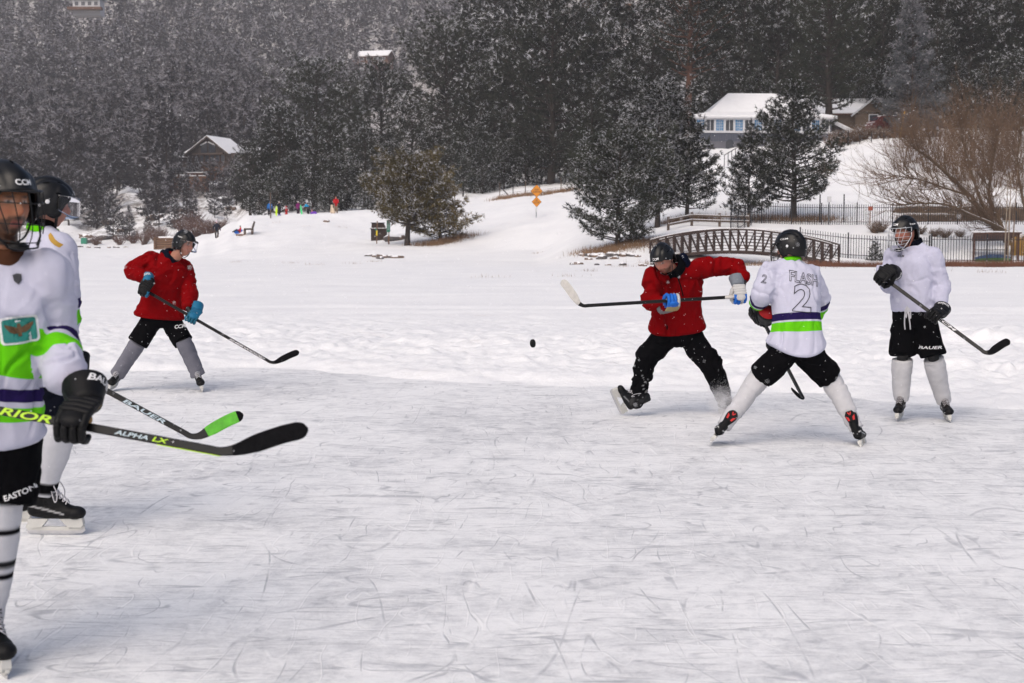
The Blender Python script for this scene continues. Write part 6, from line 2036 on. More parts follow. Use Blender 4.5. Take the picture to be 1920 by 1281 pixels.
def blue_house():
    o = gpt(1302, 150); o.z = float(zpix(286, 150)) - .3
    W, M = local(o, R(4))
    h = thing('house', 'blue-grey house with a row of white-framed windows and a snow-covered roof', 'house', tuple(o))
    wx, dy, zw, ze = 14.6, 8.0, 2.35, 3.95
    c = lambda x, y, z: W(x, y, z)
    # walls
    MB().box(W(wx / 2, dy / 2, zw / 2 - .6), (wx, dy, zw + 1.2), M).build('lower_wall', M_CONC, h)
    up = MB().box(W(wx / 2, dy / 2, (zw + ze) / 2), (wx - .02, dy - .02, ze - zw), M).build('upper_wall', M_BLUEWALL, h)
    for i in range(58):
        MB().box(W(.15 + i * .25, -.015, zw - .45), (.215, .04, .85), M).build('siding_board', M_BLUEWALL, h)
    MB().box(W(wx / 2, -.07, zw + .06), (wx + .1, .16, .12), M).build('sill_band', M_TRIM, h)
    MB().box(W(wx / 2, -.07, ze - .08), (wx + .1, .16, .2), M).build('head_band', M_TRIM, h)
    for i in range(14):
        x = .62 + i * 1.02
        w = MB()
        for dx in (-.46, .46): w.box(W(x + dx, -.06, (zw + ze) / 2 - .01), (.12, .1, ze - zw - .28), M)
        for dz in (-.62, .60): w.box(W(x, -.06, (zw + ze) / 2 + dz), (.80, .1, .09), M)
        wo = w.build('window', M_TRIM, h)
        blue = i % 2 == 0
        for k in range(2):
            MB().box(W(x - .2 + .4 * k, -.035, (zw + ze) / 2 - .01), (.36, .02, 1.14), M).build('pane', M_CURTAIN if blue else M_GLASS, wo)
        mb = MB()
        mb.box(W(x, -.075, (zw + ze) / 2), (.045, .05, 1.16), M)
        if blue:
            for dz in (-.28, 0, .28): mb.box(W(x, -.055, (zw + ze) / 2 + dz), (.78, .02, .03), M)
            for dx in (-.2, .2): mb.box(W(x + dx, -.056, (zw + ze) / 2), (.03, .02, 1.14), M)
        mb.build('muntins', M_TRIM, wo)
    # arched cellar opening
    mb = MB(); out = [(-.42, -.9), (.42, -.9)] + [(.42 * math.cos(a), .25 + .42 * math.sin(a)) for a in np.linspace(0, math.pi, 9)]
    mb.prism(out, W(3.75, -.02, 1.0), M @ V3((1, 0, 0)), (0, 0, 1), .05); mb.build('cellar_door', M_GLASS, h)
    # hipped roof with a flared lower skirt
    ov = .45
    e = [(-ov, -ov), (wx + ov, -ov), (wx + ov, dy + ov), (-ov, dy + ov)]
    m = [(1.9, 1.3), (wx - 1.9, 1.3), (wx - 1.9, dy - 1.3), (1.9, dy - 1.3)]
    r = [(4.4, dy / 2), (wx - 4.0, dy / 2)]
    def roof(z, name, mat, k=0.0):
        mb = MB()
        vv = [W(x, y, ze + .05 + z) for x, y in e] + [W(x, y, ze + .55 + z + k) for x, y in m] + [W(x, y, ze + 2.75 + z + k) for x, y in r]
        ff = [[0, 1, 5, 4], [1, 2, 6, 5], [2, 3, 7, 6], [3, 0, 4, 7], [4, 5, 9, 8], [5, 6, 9], [6, 7, 8, 9], [7, 4, 8]]
        nb = len(vv)
        vv += [W(x, y, ze - .10 + z) for x, y in e]
        ff += [[3 + nb, 2 + nb, 1 + nb, nb]] + [[i + nb, (i + 1) % 4 + nb, (i + 1) % 4, i] for i in range(4)]
        mb.add(vv, ff); return mb.build(name, mat, h)
    roof(0, 'roof', M_TRIM)
    roof(.155, 'roof_snow', M_SNOWTOP, .03)
    # lower wing with sloping bargeboard
    MB().box(W(wx + 1.6, 3.2, 1.1), (3.2, 5, 3.0), M).build('side_wing', M_BLUEWALL, h)
    MB().bar(W(wx - .4, .55, 3.9), W(wx + 3.6, .55, 2.0), .16, .32, ref=(0, 0, 1)).build('bargeboard', M_TRIM, h)
    mb = MB(); mb.add([W(wx - .4, .5, 4.15), W(wx + 3.7, .5, 2.25), W(wx + 3.7, 6, 2.25), W(wx - .4, 6, 4.15), W(wx - .4, .5, 3.95), W(wx + 3.7, .5, 2.05), W(wx + 3.7, 6, 2.05), W(wx - .4, 6, 3.95)],
                      [[0, 1, 2, 3], [7, 6, 5, 4], [0, 4, 5, 1], [1, 5, 6, 2], [2, 6, 7, 3], [3, 7, 4, 0]]); mb.build('wing_roof_snow', M_SNOWTOP, h)
    wo = MB().box(W(wx + 1.9, .66, 1.35), (.95, .1, .9), M).build('window', M_TRIM, h)
    MB().box(W(wx + 1.9, .60, 1.35), (.75, .05, .7), M).build('pane', M_GLASS, wo)
blue_house()

def tan_house():
    o = gpt(1600, 168); o.z = float(zpix(250, 168)) - .3
    W, M = local(o, R(-6))
    h = thing('house', 'tan gabled house with a long snow-covered roof behind the pines', 'house', tuple(o))
    MB().box(W(-.5, 3.5, 1.2), (11, 7, 3.0), M).build('wall', M_TAN, h)
    def slab(a, b, c, d, t, name, mat):
        vv = [a, b, c, d] + [v - V3((0, 0, t)) for v in (a, b, c, d)]
        MB().add(vv, [[0, 1, 2, 3], [7, 6, 5, 4], [0, 4, 5, 1], [1, 5, 6, 2], [2, 6, 7, 3], [3, 7, 4, 0]]).build(name, mat, h)
    for dz, mat, nm in ((0, M_WOODBROWN, 'roof'), (.17, M_SNOWTOP, 'roof_snow')):
        slab(W(-6.4, -.5, 2.55 + dz), W(2.4, -.5, 2.55 + dz), W(2.4, 3.5, 4.5 + dz), W(-6.4, 3.5, 4.5 + dz), .14, nm, mat)
        slab(W(-6.4, 3.5, 4.5 + dz), W(2.4, 3.5, 4.5 + dz), W(2.4, 7.5, 2.55 + dz), W(-6.4, 7.5, 2.55 + dz), .14, nm, mat)
    MB().prism([(-2.3, -.6), (2.3, -.6), (2.3, 1.3), (0, 3.1), (-2.3, 1.3)], W(2.4, -.35, 1.2), M @ V3((1, 0, 0)), (0, 0, 1), .3).build('gable', M_TAN, h)
    for s in (1, -1):
        MB().bar(W(2.4 + s * 2.75, -.6, 2.25), W(2.4, -.6, 4.5), .5, .18, ref=(0, 0, 1)).build('bargeboard', M_TRIM, h)
    wo = MB().box(W(2.2, -.55, 2.0), (1.1, .1, .9), M).build('window', M_TRIM, h)
    MB().box(W(2.2, -.61, 2.0), (.9, .04, .7), M).build('pane', M_GLASS, wo)
tan_house()

def lodge():
    o = gpt(381, 264); o.z = float(zpix(352, 264))
    s = 264 / FPX
    W, M = local(o, R(-16))
    h = thing('lodge', 'dark log lodge with a glazed gable and snowy roofs among trees on the left hillside', 'house', tuple(o))
    X = lambda px: (px - 381) * s
    Z = lambda py: (352 - py) * s
    MB().box(W(X(393), 6, Z(322) / 1), (X(462) - X(333), 9, .3), M).build('floor_slab', M_LOG, h)
    MB().box(W(X(396), 6.5, (Z(322) + Z(287)) / 2), (X(458) - X(338), 8, Z(287) - Z(322)), M).build('log_wall', M_LOG, h)
    MB().box(W(X(378), 5.6, (Z(324) + Z(300)) / 2 - 1.2), (X(412) - X(343), 7, 2.4), M).build('stained_wall', M_STAIN, h)
    MB().prism([(X(343), Z(288)), (X(418), Z(288)), (X(418), Z(285)), (X(381), Z(259)), (X(343), Z(285))], W(0, 2.4, 0), M @ V3((1, 0, 0)), (0, 0, 1), .3).build('gable', M_LOG, h)
    for a, b in (((X(333), Z(289)), (X(381), Z(255))), ((X(381), Z(255)), (X(426), Z(289)))):
        for dz, mat, nm in ((0, M_LOG, 'roof'), (.14, M_SNOWTOP, 'roof_snow')):
            vv = [W(a[0], 1.6, a[1] + dz), W(b[0], 1.6, b[1] + dz), W(b[0], 11, b[1] + dz), W(a[0], 11, a[1] + dz)]
            vv += [v - V3((0, 0, .40 if nm == 'roof' else .13)) for v in vv]
            MB().add(vv, [[0, 1, 2, 3], [7, 6, 5, 4], [0, 4, 5, 1], [1, 5, 6, 2], [2, 6, 7, 3], [3, 7, 4, 0]]).build(nm, mat, h)
    for k, (a, b) in enumerate(((X(366), X(379)), (X(382), X(396)))):
        wo = MB().prism([(a, Z(287)), (b, Z(287)), (b, Z(272 if k else 266)), (a, Z(266 if k else 272))], W(0, 2.15, 0), M @ V3((1, 0, 0)), (0, 0, 1), .16).build('gable_window', M_GLASS, h)
        MB().bar(W(a, 2.0, Z(272 if k == 0 else 266)), W(b, 2.0, Z(266 if k == 0 else 272)), .16, .2, ref=(0, 0, 1)).build('frame', M_TRIM, wo)
    MB().box(W(X(381), 2.0, Z(288)), (X(414) - X(350), .4, .3), M).build('beam', M_WOOD, h)
    for i in range(6):
        a = X(352 + i * 11)
        wo = MB().box(W(a + .35, 2.35, (Z(290) + Z(304)) / 2), (.95, .12, Z(290) - Z(304)), M).build('window', M_WOODBROWN, h)
        MB().box(W(a + .35, 2.27, (Z(290) + Z(304)) / 2), (.78, .06, Z(291) - Z(303)), M).build('pane', M_GLASS, wo)
    for x0, x1, y0, y1 in ((310, 352, 268, 289), (430, 470, 274, 292), (428, 446, 305, 311)):
        vv = [W(X(x0), 4, Z(y1)), W(X(x1), 4, Z(y1)), W(X(x1) - 1, 8, Z(y0)), W(X(x0) + 1, 8, Z(y0))]; vv += [v - V3((0, 0, .35)) for v in vv]
        MB().add(vv, [[0, 1, 2, 3], [7, 6, 5, 4], [0, 4, 5, 1], [1, 5, 6, 2], [2, 6, 7, 3], [3, 7, 4, 0]]).build('wing_roof_snow', M_SNOWTOP, h)
        MB().box(W((X(x0) + X(x1)) / 2, 6.5, Z(y1) - 1.2), (X(x1) - X(x0) - .6, 4, 2.2), M).build('wing_wall', M_LOG, h)
    # terrace in front
    t = thing('terrace', 'brown boarded terrace with a snowy handrail below the log lodge', 'terrace', tuple(W(X(360), -3, 0)))
    for i in range(26):
        x = X(308) + i * (X(404) - X(308)) / 25
        MB().box(W(x, -2.6, (Z(351) + Z(330)) / 2 - .8), (.36, .25, Z(330) - Z(351) + 1.6), M).build('board', M_STAIN, t)
    for i in range(6):
        x = X(308) + i * (X(404) - X(308)) / 5
        MB().box(W(x, -2.85, (Z(351) + Z(326)) / 2 - .8), (.28, .28, Z(326) - Z(351) + 1.6), M).build('post', M_WOODBROWN, t)
    MB().box(W((X(306) + X(406)) / 2, -2.9, Z(326.5)), (X(406) - X(306), .35, .2), M).build('handrail', M_WOODBROWN, t)
    MB().box(W((X(306) + X(406)) / 2, -2.9, Z(325.2)), (X(406) - X(306), .4, .13), M).build('rail_snow', M_SNOWTOP, t)
    MB().box(W((X(306) + X(406)) / 2, -2.5, Z(331)), (X(406) - X(306), .5, .16), M).build('edge_snow', M_SNOWTOP, t)
    return W, X, Z
LW, LX_, LZ = lodge()
_sp = tree_meshes(77, 3.0, .9, .04, 40, 14, 5, .35, .09, .6, 'cone', tr=.06, needle=M_NEEDLE_FROST, snowmat=M_SNOWCLUMP, csize=.14)
for i, (px, nm) in enumerate(((337, 'left'), (360, 'middle'), (377, 'right'))):
    plant('small_spruce', _sp, tuple(LW(LX_(px), -1.4, LZ(326))), f'small snowy spruce on the lodge terrace, {nm} one of three in a row', 'small spruces on the lodge terrace', i, 1.0)

def hill_house(px, D, py, w, hgt, label, mats, yaw=0.0, roofh=1.6):
    o = P(px, py, D)
    W, M = local(o, yaw)
    h = thing('house', label, 'house', tuple(o))
    MB().box(W(0, w * .3, hgt / 2 - 1.5), (w, w * .6, hgt + 3), M).build('wall', mats[0], h)
    for dz, mat, nm in ((0, mats[1], 'roof'), (.35, M_SNOWTOP, 'roof_snow')):
        for s in (-1, 1):
            yb = -.8 if s < 0 else w * .6 + .8
            vv = [W(-w / 2 - .8, yb, hgt + dz), W(w / 2 + .8, yb, hgt + dz), W(w / 2 + .8, w * .3, hgt + roofh + dz), W(-w / 2 - .8, w * .3, hgt + roofh + dz)]
            vv += [v - V3((0, 0, .3)) for v in vv]
            MB().add(vv, [[0, 1, 2, 3], [7, 6, 5, 4], [0, 4, 5, 1], [1, 5, 6, 2], [2, 6, 7, 3], [3, 7, 4, 0]]).build(nm, mat, h)
    MB().box(W(0, -2.2, -.4), (w * 1.25, 3.0, 1.2), M).build('deck', M_STAIN, h)
    for k in range(4):
        wo = MB().box(W(-w * .36 + k * w * .24, -.06, hgt * .55), (w * .16, .14, hgt * .5), M).build('window', M_TRIM, h)
        MB().box(W(-w * .36 + k * w * .24, -.16, hgt * .55), (w * .13, .06, hgt * .4), M).build('pane', M_GLASS, wo)
hill_house(162, 640, 16, 12, 4.0, 'pale house with snowy roof and red-brown deck high on the wooded hill', (M_TRIM, M_TRIM))
hill_house(698, 600, 116, 13, 2.2, 'brown house with steep snowy roofs half hidden on the wooded hill', (M_WOODBROWN, M_WOODBROWN), R(-15), 2.6)
hill_house(1135, 330, 12, 9, 2.6, 'snowy roofed cabin glimpsed through the pines at top centre', (M_LOG, M_WOODBROWN), R(12))

# ---- vehicles by the tan house
def vehicle(px, D, py, yaw, label, paint, L=4.6, Hh=1.7, van=False):
    o = P(px, py, D)
    W, M = local(o, yaw)
    c = thing('parked_car', label, 'car', tuple(o))
    prof = [(-L / 2, .35), (-L / 2 + .05, .85), (-L / 2 + .35, 1.0), (-L / 2 + (.5 if van else .9), Hh - .1), (-L / 2 + (.8 if van else 1.3), Hh), (L / 2 - 1.0, Hh), (L / 2 - .4, 1.05), (L / 2 - .02, .95), (L / 2, .35)]
    MB().prism(prof, W(0, 0, 0), M @ V3((1, 0, 0)), (0, 0, 1), 1.75).build('body', paint, c)
    for sy in (-.885, .885):
        for a, b in ((-L / 2 + 1.25, -.05), (.05, L / 2 - 1.1)):
            MB().box(W((a + b) / 2, sy, Hh - .38), (b - a, .03, .42), M).build('window', M_GLASS, c)
    MB().box(W(-L / 2 + (.42 if van else .62), 0, Hh - .42), (.06, 1.4, .5), M @ Matrix.Rotation(R(28), 3, 'Y')).build('windscreen', M_GLASS, c)
    for sx in (-L / 2 + .85, L / 2 - .85):
        for sy in (-.8, .8):
            w = MB().tube([W(sx, sy - .1, .34), W(sx, sy + .1, .34)], .34, 14).build('wheel', M_TYRE, c, False)
            MB().tube([W(sx, sy * 1.13 - .02, .34), W(sx, sy * 1.13 + .02, .34)], .2, 10).build('rim', M_STEEL, w)
    for sy in (-.6, .6): MB().box(W(-L / 2 + .03, sy, .78), (.06, .35, .16), M).build('headlight', M_TRIM, c)
    MB().box(W(.2, 0, Hh + .05), (L - 2.4, 1.5, .1), M, taper=.9).build('roof_snow', M_SNOWTOP, c)
    MB().box(W(-L / 2 + .5, 0, 1.03), (.7, 1.4, .06), M).build('bonnet_snow', M_SNOWTOP, c)
vehicle(1665, 152, 249, R(14), 'dark red car with snow on its roof parked behind scrub by the tan house', M_CARRED)
vehicle(1725, 156, 247, R(20), 'tall charcoal vehicle with snowy roof parked beside the slim tall pine', M_CARDARK, 4.9, 2.0, True)

# ---- signs, posts, bin, bench
def diamond_signs():
    g = gpt(1005.5, 125)
    t = thing('road_sign', 'two amber diamond signs stacked on one post reading ROAD NARROWS and NO OUTLET', 'road sign', tuple(g))
    s = 125 / FPX
    zc = lambda py: float(zpix(py, 125))
    MB().bar(g - V3((0, 0, .3)), V3((g.x, g.y, zc(349))), .07).build('post', M_GALV, t)
    MB().box(V3((g.x, g.y - .05, zc(392.5))), (.16, .03, .42)).build('reflector_strip', M_TRIM, t)
    for py, hw, txt in ((358.5, .50, ('ROAD', 'NARROWS')), (378.7, .41, ('NO', 'OUTLET'))):
        c = V3((g.x + .03, g.y - .06, zc(py)))
        pl = MB().prism([(hw, 0), (0, hw * 1.1), (-hw, 0), (0, -hw * 1.1)], c, (1, 0, 0), (0, 0, 1), .02).build('sign_panel', M_ORANGE, t)
        MB().prism([(hw, 0), (0, hw * 1.1), (-hw, 0), (0, -hw * 1.1)], c + V3((0, .018, 0)), (1.06, 0, 0), (0, 0, 1.06), .01).build('sign_backing', M_DARKINK, t)
        for k, w in enumerate(txt):
            lettering(t, w, c + V3((0, -.015, .13 - .20 * k)), V3((1, 0, 0)), V3((0, 0, 1)), .125, M_DARKINK, None, width=hw * (.72 if k == 0 and len(w) > 2 else (.42 if k == 0 else 1.35)), bold=.03)
diamond_signs()

def park_bits():
    g = gpt(711, 123)
    b = thing('trash_bin', 'dark brown wooden litter bin housing with a slanted snowy lid on the mound', 'bin', tuple(g))
    for i in range(7):
        MB().box(g + V3((-.57 + .19 * i, -.55, .42)), (.17, .06, 1.0)).build('plank', M_BRIDGE, b)
    MB().box(g + V3((0, 0, .41)), (1.28, 1.0, .98)).build('case', M_BRIDGE, b)
    MB().box(g + V3((0, -.1, .95)), (1.46, 1.2, .07)).build('ledge', M_BRIDGE, b)
    MB().box(g + V3((0, -.55, 1.0)), (1.40, .3, .04)).build('ledge_snow', M_SNOWTOP, b)
    MB().prism([(-.62, .98), (.62, .98), (.42, 1.42), (-.58, 1.42)], g + V3((0, -.25, 0)), (1, 0, 0), (0, 0, 1), .6).build('hood', M_BRIDGE, b)
    MB().box(g + V3((-.08, -.25, 1.45)), (1.15, .8, .06)).build('lid', M_IRON, b)
    g = gpt(706, 119.5)
    p = thing('marker_post', 'slim brown wooden post with a yellow tag in front of the litter bin', 'post', tuple(g))
    MB().bar(g - V3((0, 0, .2)), g + V3((.08, 0, 1.92)), .085).build('post', M_POST, p)
    MB().box(g + V3((.03, -.06, .92)), (.12, .03, .42)).build('yellow_tag', M_YELLOW, p)
    MB().box(g + V3((-.03, -.07, 1.2)), (.12, .03, .16)).build('green_tag', M_GREEN, p)
    g = gpt(729, 116.5)
    p = thing('park_sign', 'tall narrow green sign board on a brown wooden post left of the bronze pine', 'sign', tuple(g))
    MB().bar(g - V3((0, 0, .2)), g + V3((0, 0, 1.95)), .12).build('post', M_POST, p)
    bd = MB().box(g + V3((-.01, -.09, 1.47)), (.28, .05, .95)).build('board', M_GREEN, p)
    for k in range(6): MB().box(g + V3((-.01, -.119, 1.75 - .11 * k)), (.17, .004, .035)).build('text_line', M_TRIM, p)
    MB().box(g + V3((0, -.075, .85)), (.10, .03, .18)).build('white_tag', M_TRIM, p)
    # bench seen from its end
    g = seen_at(468, 440)
    b = thing('park_bench', 'dark wooden park bench seen end-on on the slope of the sledding mound', 'bench', tuple(g), None, R(8))
    Mx = lambda x, y, z: g + V3((x, y, z))
    for y in (-.55, .55):
        mb = MB()
        mb.box(Mx(-.42, y, .22), (.16, .1, .5)); mb.box(Mx(.25, y, .22), (.18, .1, .5)); mb.box(Mx(-.08, y, .42), (.8, .1, .1))
        mb.bar(Mx(.25, y, .4), Mx(.46, y, 1.12), .1); mb.build('end_frame', M_WOOD, b)
    for k in range(4): MB().box(Mx(-.38 + .17 * k, 0, .49), (.14, 1.5, .05)).build('seat_slat', M_WOOD, b)
    for k in range(4): MB().box(Mx(.25 + .055 * k, 0, .64 + .15 * k), (.05, 1.5, .12)).build('back_slat', M_WOOD, b)
    MB().box(Mx(-.12, 0, .53), (.6, 1.4, .04)).build('seat_snow', M_SNOWTOP, b)
    g = seen_at(453, 443)
    lg = MB().box(g + V3((0, 0, .06)), (1.0, .22, .16)); put(lg.build('timber', M_POST), 'short brown timber lying in snow just below the bench', 'timber')
    # hydrant
    g = gpt(537, 145); g.z = max(g.z, float(zpix(407, 145)))
    hy = thing('fire_hydrant', 'red fire hydrant with white cap on the crest of the sledding mound', 'hydrant', tuple(g))
    RD = simple('hydrant_red', (.42, .012, .014), .45, .1)
    MB().tube([g - V3((0, 0, .1)), g + V3((0, 0, .08)), g + V3((0, 0, .09)), g + V3((0, 0, .62))], [.16, .16, .115, .115], 14).build('barrel', RD, hy, True)
    MB().tube([g + V3((0, 0, .60)), g + V3((0, 0, .66)), g + V3((0, 0, .67))], [.16, .16, .10], 14).build('flange', M_TRIM, hy)
    MB().ell(g + V3((0, 0, .69)), (.115, .115, .11)).build('dome', RD, hy, True)
    MB().tube([g + V3((0, 0, .78)), g + V3((0, 0, .85))], .035, 6).build('stem_nut', RD, hy)
    MB().tube([g + V3((.05, 0, .42)), g + V3((.22, 0, .42))], .07, 10).build('outlet', RD, hy)
    MB().tube([g + V3((.20, 0, .42)), g + V3((.26, 0, .42))], .085, 8).build('outlet_cap', M_TRIM, hy)
    MB().tube([g + V3((0, -.05, .4)), g + V3((0, -.2, .4))], .085, 10).build('front_outlet', RD, hy)
    g = gpt(507.5, 143)
    put(MB().bar(g - V3((0, 0, .3)), V3((g.x, g.y, float(zpix(361, 143)))), .11).build('wooden_pole', M_WOOD), 'thin bare wooden pole on the left end of the mound crest', 'pole')
    # far shore: green bin and log crib wall
    g = gpt(158, 208)
    b = thing('green_bin', 'small green box standing at the far shore below the wooded hill', 'bin', tuple(g))
    MB().box(g + V3((0, 0, .45)), (.8, .7, .9)).build('box', M_GREEN, b); MB().box(g + V3((0, 0, .93)), (.86, .76, .06)).build('lid', M_SNOWTOP, b)
    g = gpt(322, 168)
    w = thing('log_crib', 'low brown log wall with snow along the top at the left foot of the mound', 'wall', tuple(g))
    for r in range(5):
        MB().tube([g + V3((-2.1, 0, .1 + .28 * r)), g + V3((2.6, .1, .1 + .28 * r))], .145, 8).build('log', M_POST, w, True)
        for x in (-1.9, .4, 2.3): MB().tube([g + V3((x, -.25, .24 + .28 * r)), g + V3((x, .6, .24 + .28 * r))], .11, 8).build('cross_log', M_POST, w, True)
    MB().box(g + V3((.5, .1, 1.42)), (4.0, .5, .16)).build('snow_cap', M_SNOWTOP, w)
park_bits()

def fence_signs():
    for px, D, h, mats, lab in ((1554, 105.6, 2.0, (M_GALV, M_TRIM), 'small white notice sign on a thin post behind the upper iron fence'),
                                (1631, 105.2, 1.35, (M_POST, simple('rust_notice', (.28, .06, .03), .7, .2)), 'small rust-red marker on a short post in front of the upper iron fence')):
        g = gpt(px, D)
        t = thing('notice_sign', lab, 'sign', tuple(g))
        MB().bar(g - V3((0, 0, .2)), g + V3((0, 0, h)), .07).build('post', mats[0], t)
        MB().box(g + V3((0, -.06, h - .12)), (.30, .04, .42 if h > 1.5 else .3)).build('panel', mats[1], t)
    for px, D, lab in ((1537, 107.5, 'tall dark pole rising above the upper iron fence right of the large pine'), (1582, 107.6, 'slim grey pole standing behind the upper iron fence')):
        g = gpt(px, D)
        put(MB().bar(g - V3((0, 0, .3)), g + V3((0, 0, 2.1)), .08).build('pole', M_IRON), lab, 'pole')
    for px, D, py, lab in ((1689, 147, 236, 'leaning yellow snow stake beside the parked cars'),):
        g = gpt(px, D)
        put(MB().bar(g - V3((.15, 0, .3)), V3((g.x + .35, g.y, float(zpix(209, D)))), .12).build('yellow_stake', simple('yellow_ochre_paint', (.5, .27, .01), .6, .1)), lab, 'stake')
    # low boundary posts and wire at the top of the open slope
    G = [gpt(px, 146.5) for px in (1590, 1612, 1634, 1657, 1678, 1726)]
    f = thing('garden_fence', 'low wire garden fence with thin posts along the top of the open snow slope', 'fence', tuple(G[0]))
    for i, g in enumerate(G): MB().bar(g - V3((0, 0, .2)), g + V3((0, 0, 1.0 if i not in (0, 4) else 1.5)), .08).build('post', M_POST if i in (4, 5) else M_IRON, f)
    for a, b in zip(G[:-1], G[1:]):
        for z in (.35, .75): MB().bar(a + V3((0, 0, z)), b + V3((0, 0, z)), .025).build('wire', M_IRON, f)
    # steps handrails beside the blue house
    for px, k, lab in ((1360, 0, 'dark step railing on the slope under the blue-windowed house'), ):
        A, B2 = gpt(1358, 136), gpt(1392, 142)
        f = thing('step_railing', lab, 'railing', tuple(A))
        for q in np.linspace(0, 1, 6):
            g = A.lerp(B2, q); g.z = gz(g.x, g.y); MB().bar(g, g + V3((0, 0, 1.3)), .06).build('post', M_IRON, f)
        MB().bar(A + V3((0, 0, 1.25)), B2 + V3((0, 0, 1.25)), .06).build('rail', M_IRON, f)
fence_signs()

def shelter():
    g = gpt(1862, 91.5)
    s = thing('open_shelter', 'open brown shelter with a flat slanted roof behind the taller iron fence', 'shelter', tuple(g))
    W, M = local(g, R(-3))
    MB().add([W(-1.45, -.6, 1.72), W(1.6, -.6, 1.78), W(1.4, 1.6, 1.30), W(-.95, 1.6, 1.26), W(-1.45, -.6, 1.64), W(1.6, -.6, 1.70), W(1.4, 1.6, 1.22), W(-.95, 1.6, 1.18)],
             [[0, 1, 2, 3], [7, 6, 5, 4], [0, 4, 5, 1], [1, 5, 6, 2], [2, 6, 7, 3], [3, 7, 4, 0]]).build('roof', M_WOODBROWN, s)
    MB().box(W(0, -.62, 1.79), (3.1, .1, .06), M).build('roof_snow', M_SNOWTOP, s)
    for x, y, h in ((-1.35, -.4, 1.62), (1.45, -.4, 1.66), (-.85, 1.4, 1.22), (1.25, 1.4, 1.24)):
        MB().bar(W(x, y, -.1), W(x, y, h), .11).build('post', M_WOODBROWN, s)
    MB().box(W(.2, 1.0, .62), (2.2, .06, .06), M).build('rail', M_IRON, s)
    g2 = gpt(1862, 90)
    g2.z -= .16
    b = thing('covered_boat', 'low blue and green covered boat under the open shelter', 'boat', tuple(g2))
    W2, M2 = local(g2, R(2))
    secs = []
    for x, w, h in ((-1.15, .12, .30), (-.9, .30, .36), (-.2, .42, .40), (.6, .40, .40), (1.1, .30, .36)):
        secs.append([W2(x, -w, h), W2(x, -w * .7, .05), W2(x, w * .7, .05), W2(x, w, h)])
    mb = MB(); vv = [p for q in secs for p in q]; ff = []
    for i in range(4):
        for j in range(3): a = i * 4 + j; ff.append([a, a + 1, a + 5, a + 4])
    ff += [[0, 3, 2, 1], [16, 17, 18, 19]]
    mb.add(vv, ff); mb.build('hull', simple('lime_hull', (.04, .13, .008), .5, .1), b)
    mb = MB()
    vv = []
    for i, (x, w, h) in enumerate(((-1.2, .14, .32), (-.9, .34, .37), (-.2, .46, .41), (.6, .44, .41), (1.15, .34, .37))):
        vv += [W2(x, -w, h), W2(x, 0, h + .22 * (1 - (x / 1.5) ** 2)), W2(x, w, h)]
    ff = []
    for i in range(4):
        for j in range(2): a = i * 3 + j; ff.append([a, a + 3, a + 4, a + 1])
    mb.add(vv, ff); mb.build('cover', simple('navy_boat_cover', (.02, .05, .12), .7, .15), b)
shelter()
# ------------------------------------------------------------------ scrub, grass, rocks, onlookers, falling snow
def twig_mesh(seed, n, H, spread, r=.012, arch=.25, sub=3, mat=None, snow=0.0):
    rng = np.random.default_rng(seed); mb = MB()
    S = []
    for i in range(n):
        a = rng.uniform(0, 6.283); L = H * rng.uniform(.55, 1.05)
        d = np.array([math.cos(a) * spread * rng.uniform(.2, 1), math.sin(a) * spread * rng.uniform(.2, 1), 1.0]); d /= np.linalg.norm(d)
        b = np.array([math.cos(a), math.sin(a), 0]) * rng.uniform(0, .12 * H)
        p = [b, b + d * L * .5 + rng.normal(0, .04 * H, 3), b + d * L * .85 + np.array([d[0], d[1], -.3]) * arch * L * .3 + rng.normal(0, .04 * H, 3)]
        mb.tube(p, [r * 1.4, r, r * .45], 3, False)
        for k in range(sub):
            q = rng.uniform(.3, .9); s = p[0] * (1 - q) ** 2 + 2 * p[1] * q * (1 - q) + p[2] * q * q
            dd = d + rng.normal(0, .5, 3); dd[2] = abs(dd[2]) * .8; dd /= np.linalg.norm(dd)
            e = s + dd * L * rng.uniform(.18, .4)
            mb.tube([s, (s + e) / 2 + rng.normal(0, .02 * H, 3), e], [r * .7, r * .5, r * .25], 3, False)
            if rng.random() < snow: S.append(e)
    m = mb.mesh('bare_shrub', [mat or M_TWIG, M_SNOWCLUMP], False)
    if not S: return m
    v2, f2 = caps(np.array(S), rng, .035 * H)
    v = np.concatenate([get_v(m), v2]); n0 = len(get_v(m))
    f = [list(q.vertices) for q in m.polygons] + [[int(i) + n0 for i in q] for q in f2]
    mi = [0] * len(m.polygons) + [1] * len(f2)
    return mesh_np('bare_shrub', v, f, [mat or M_TWIG, M_SNOWCLUMP], mi, False)

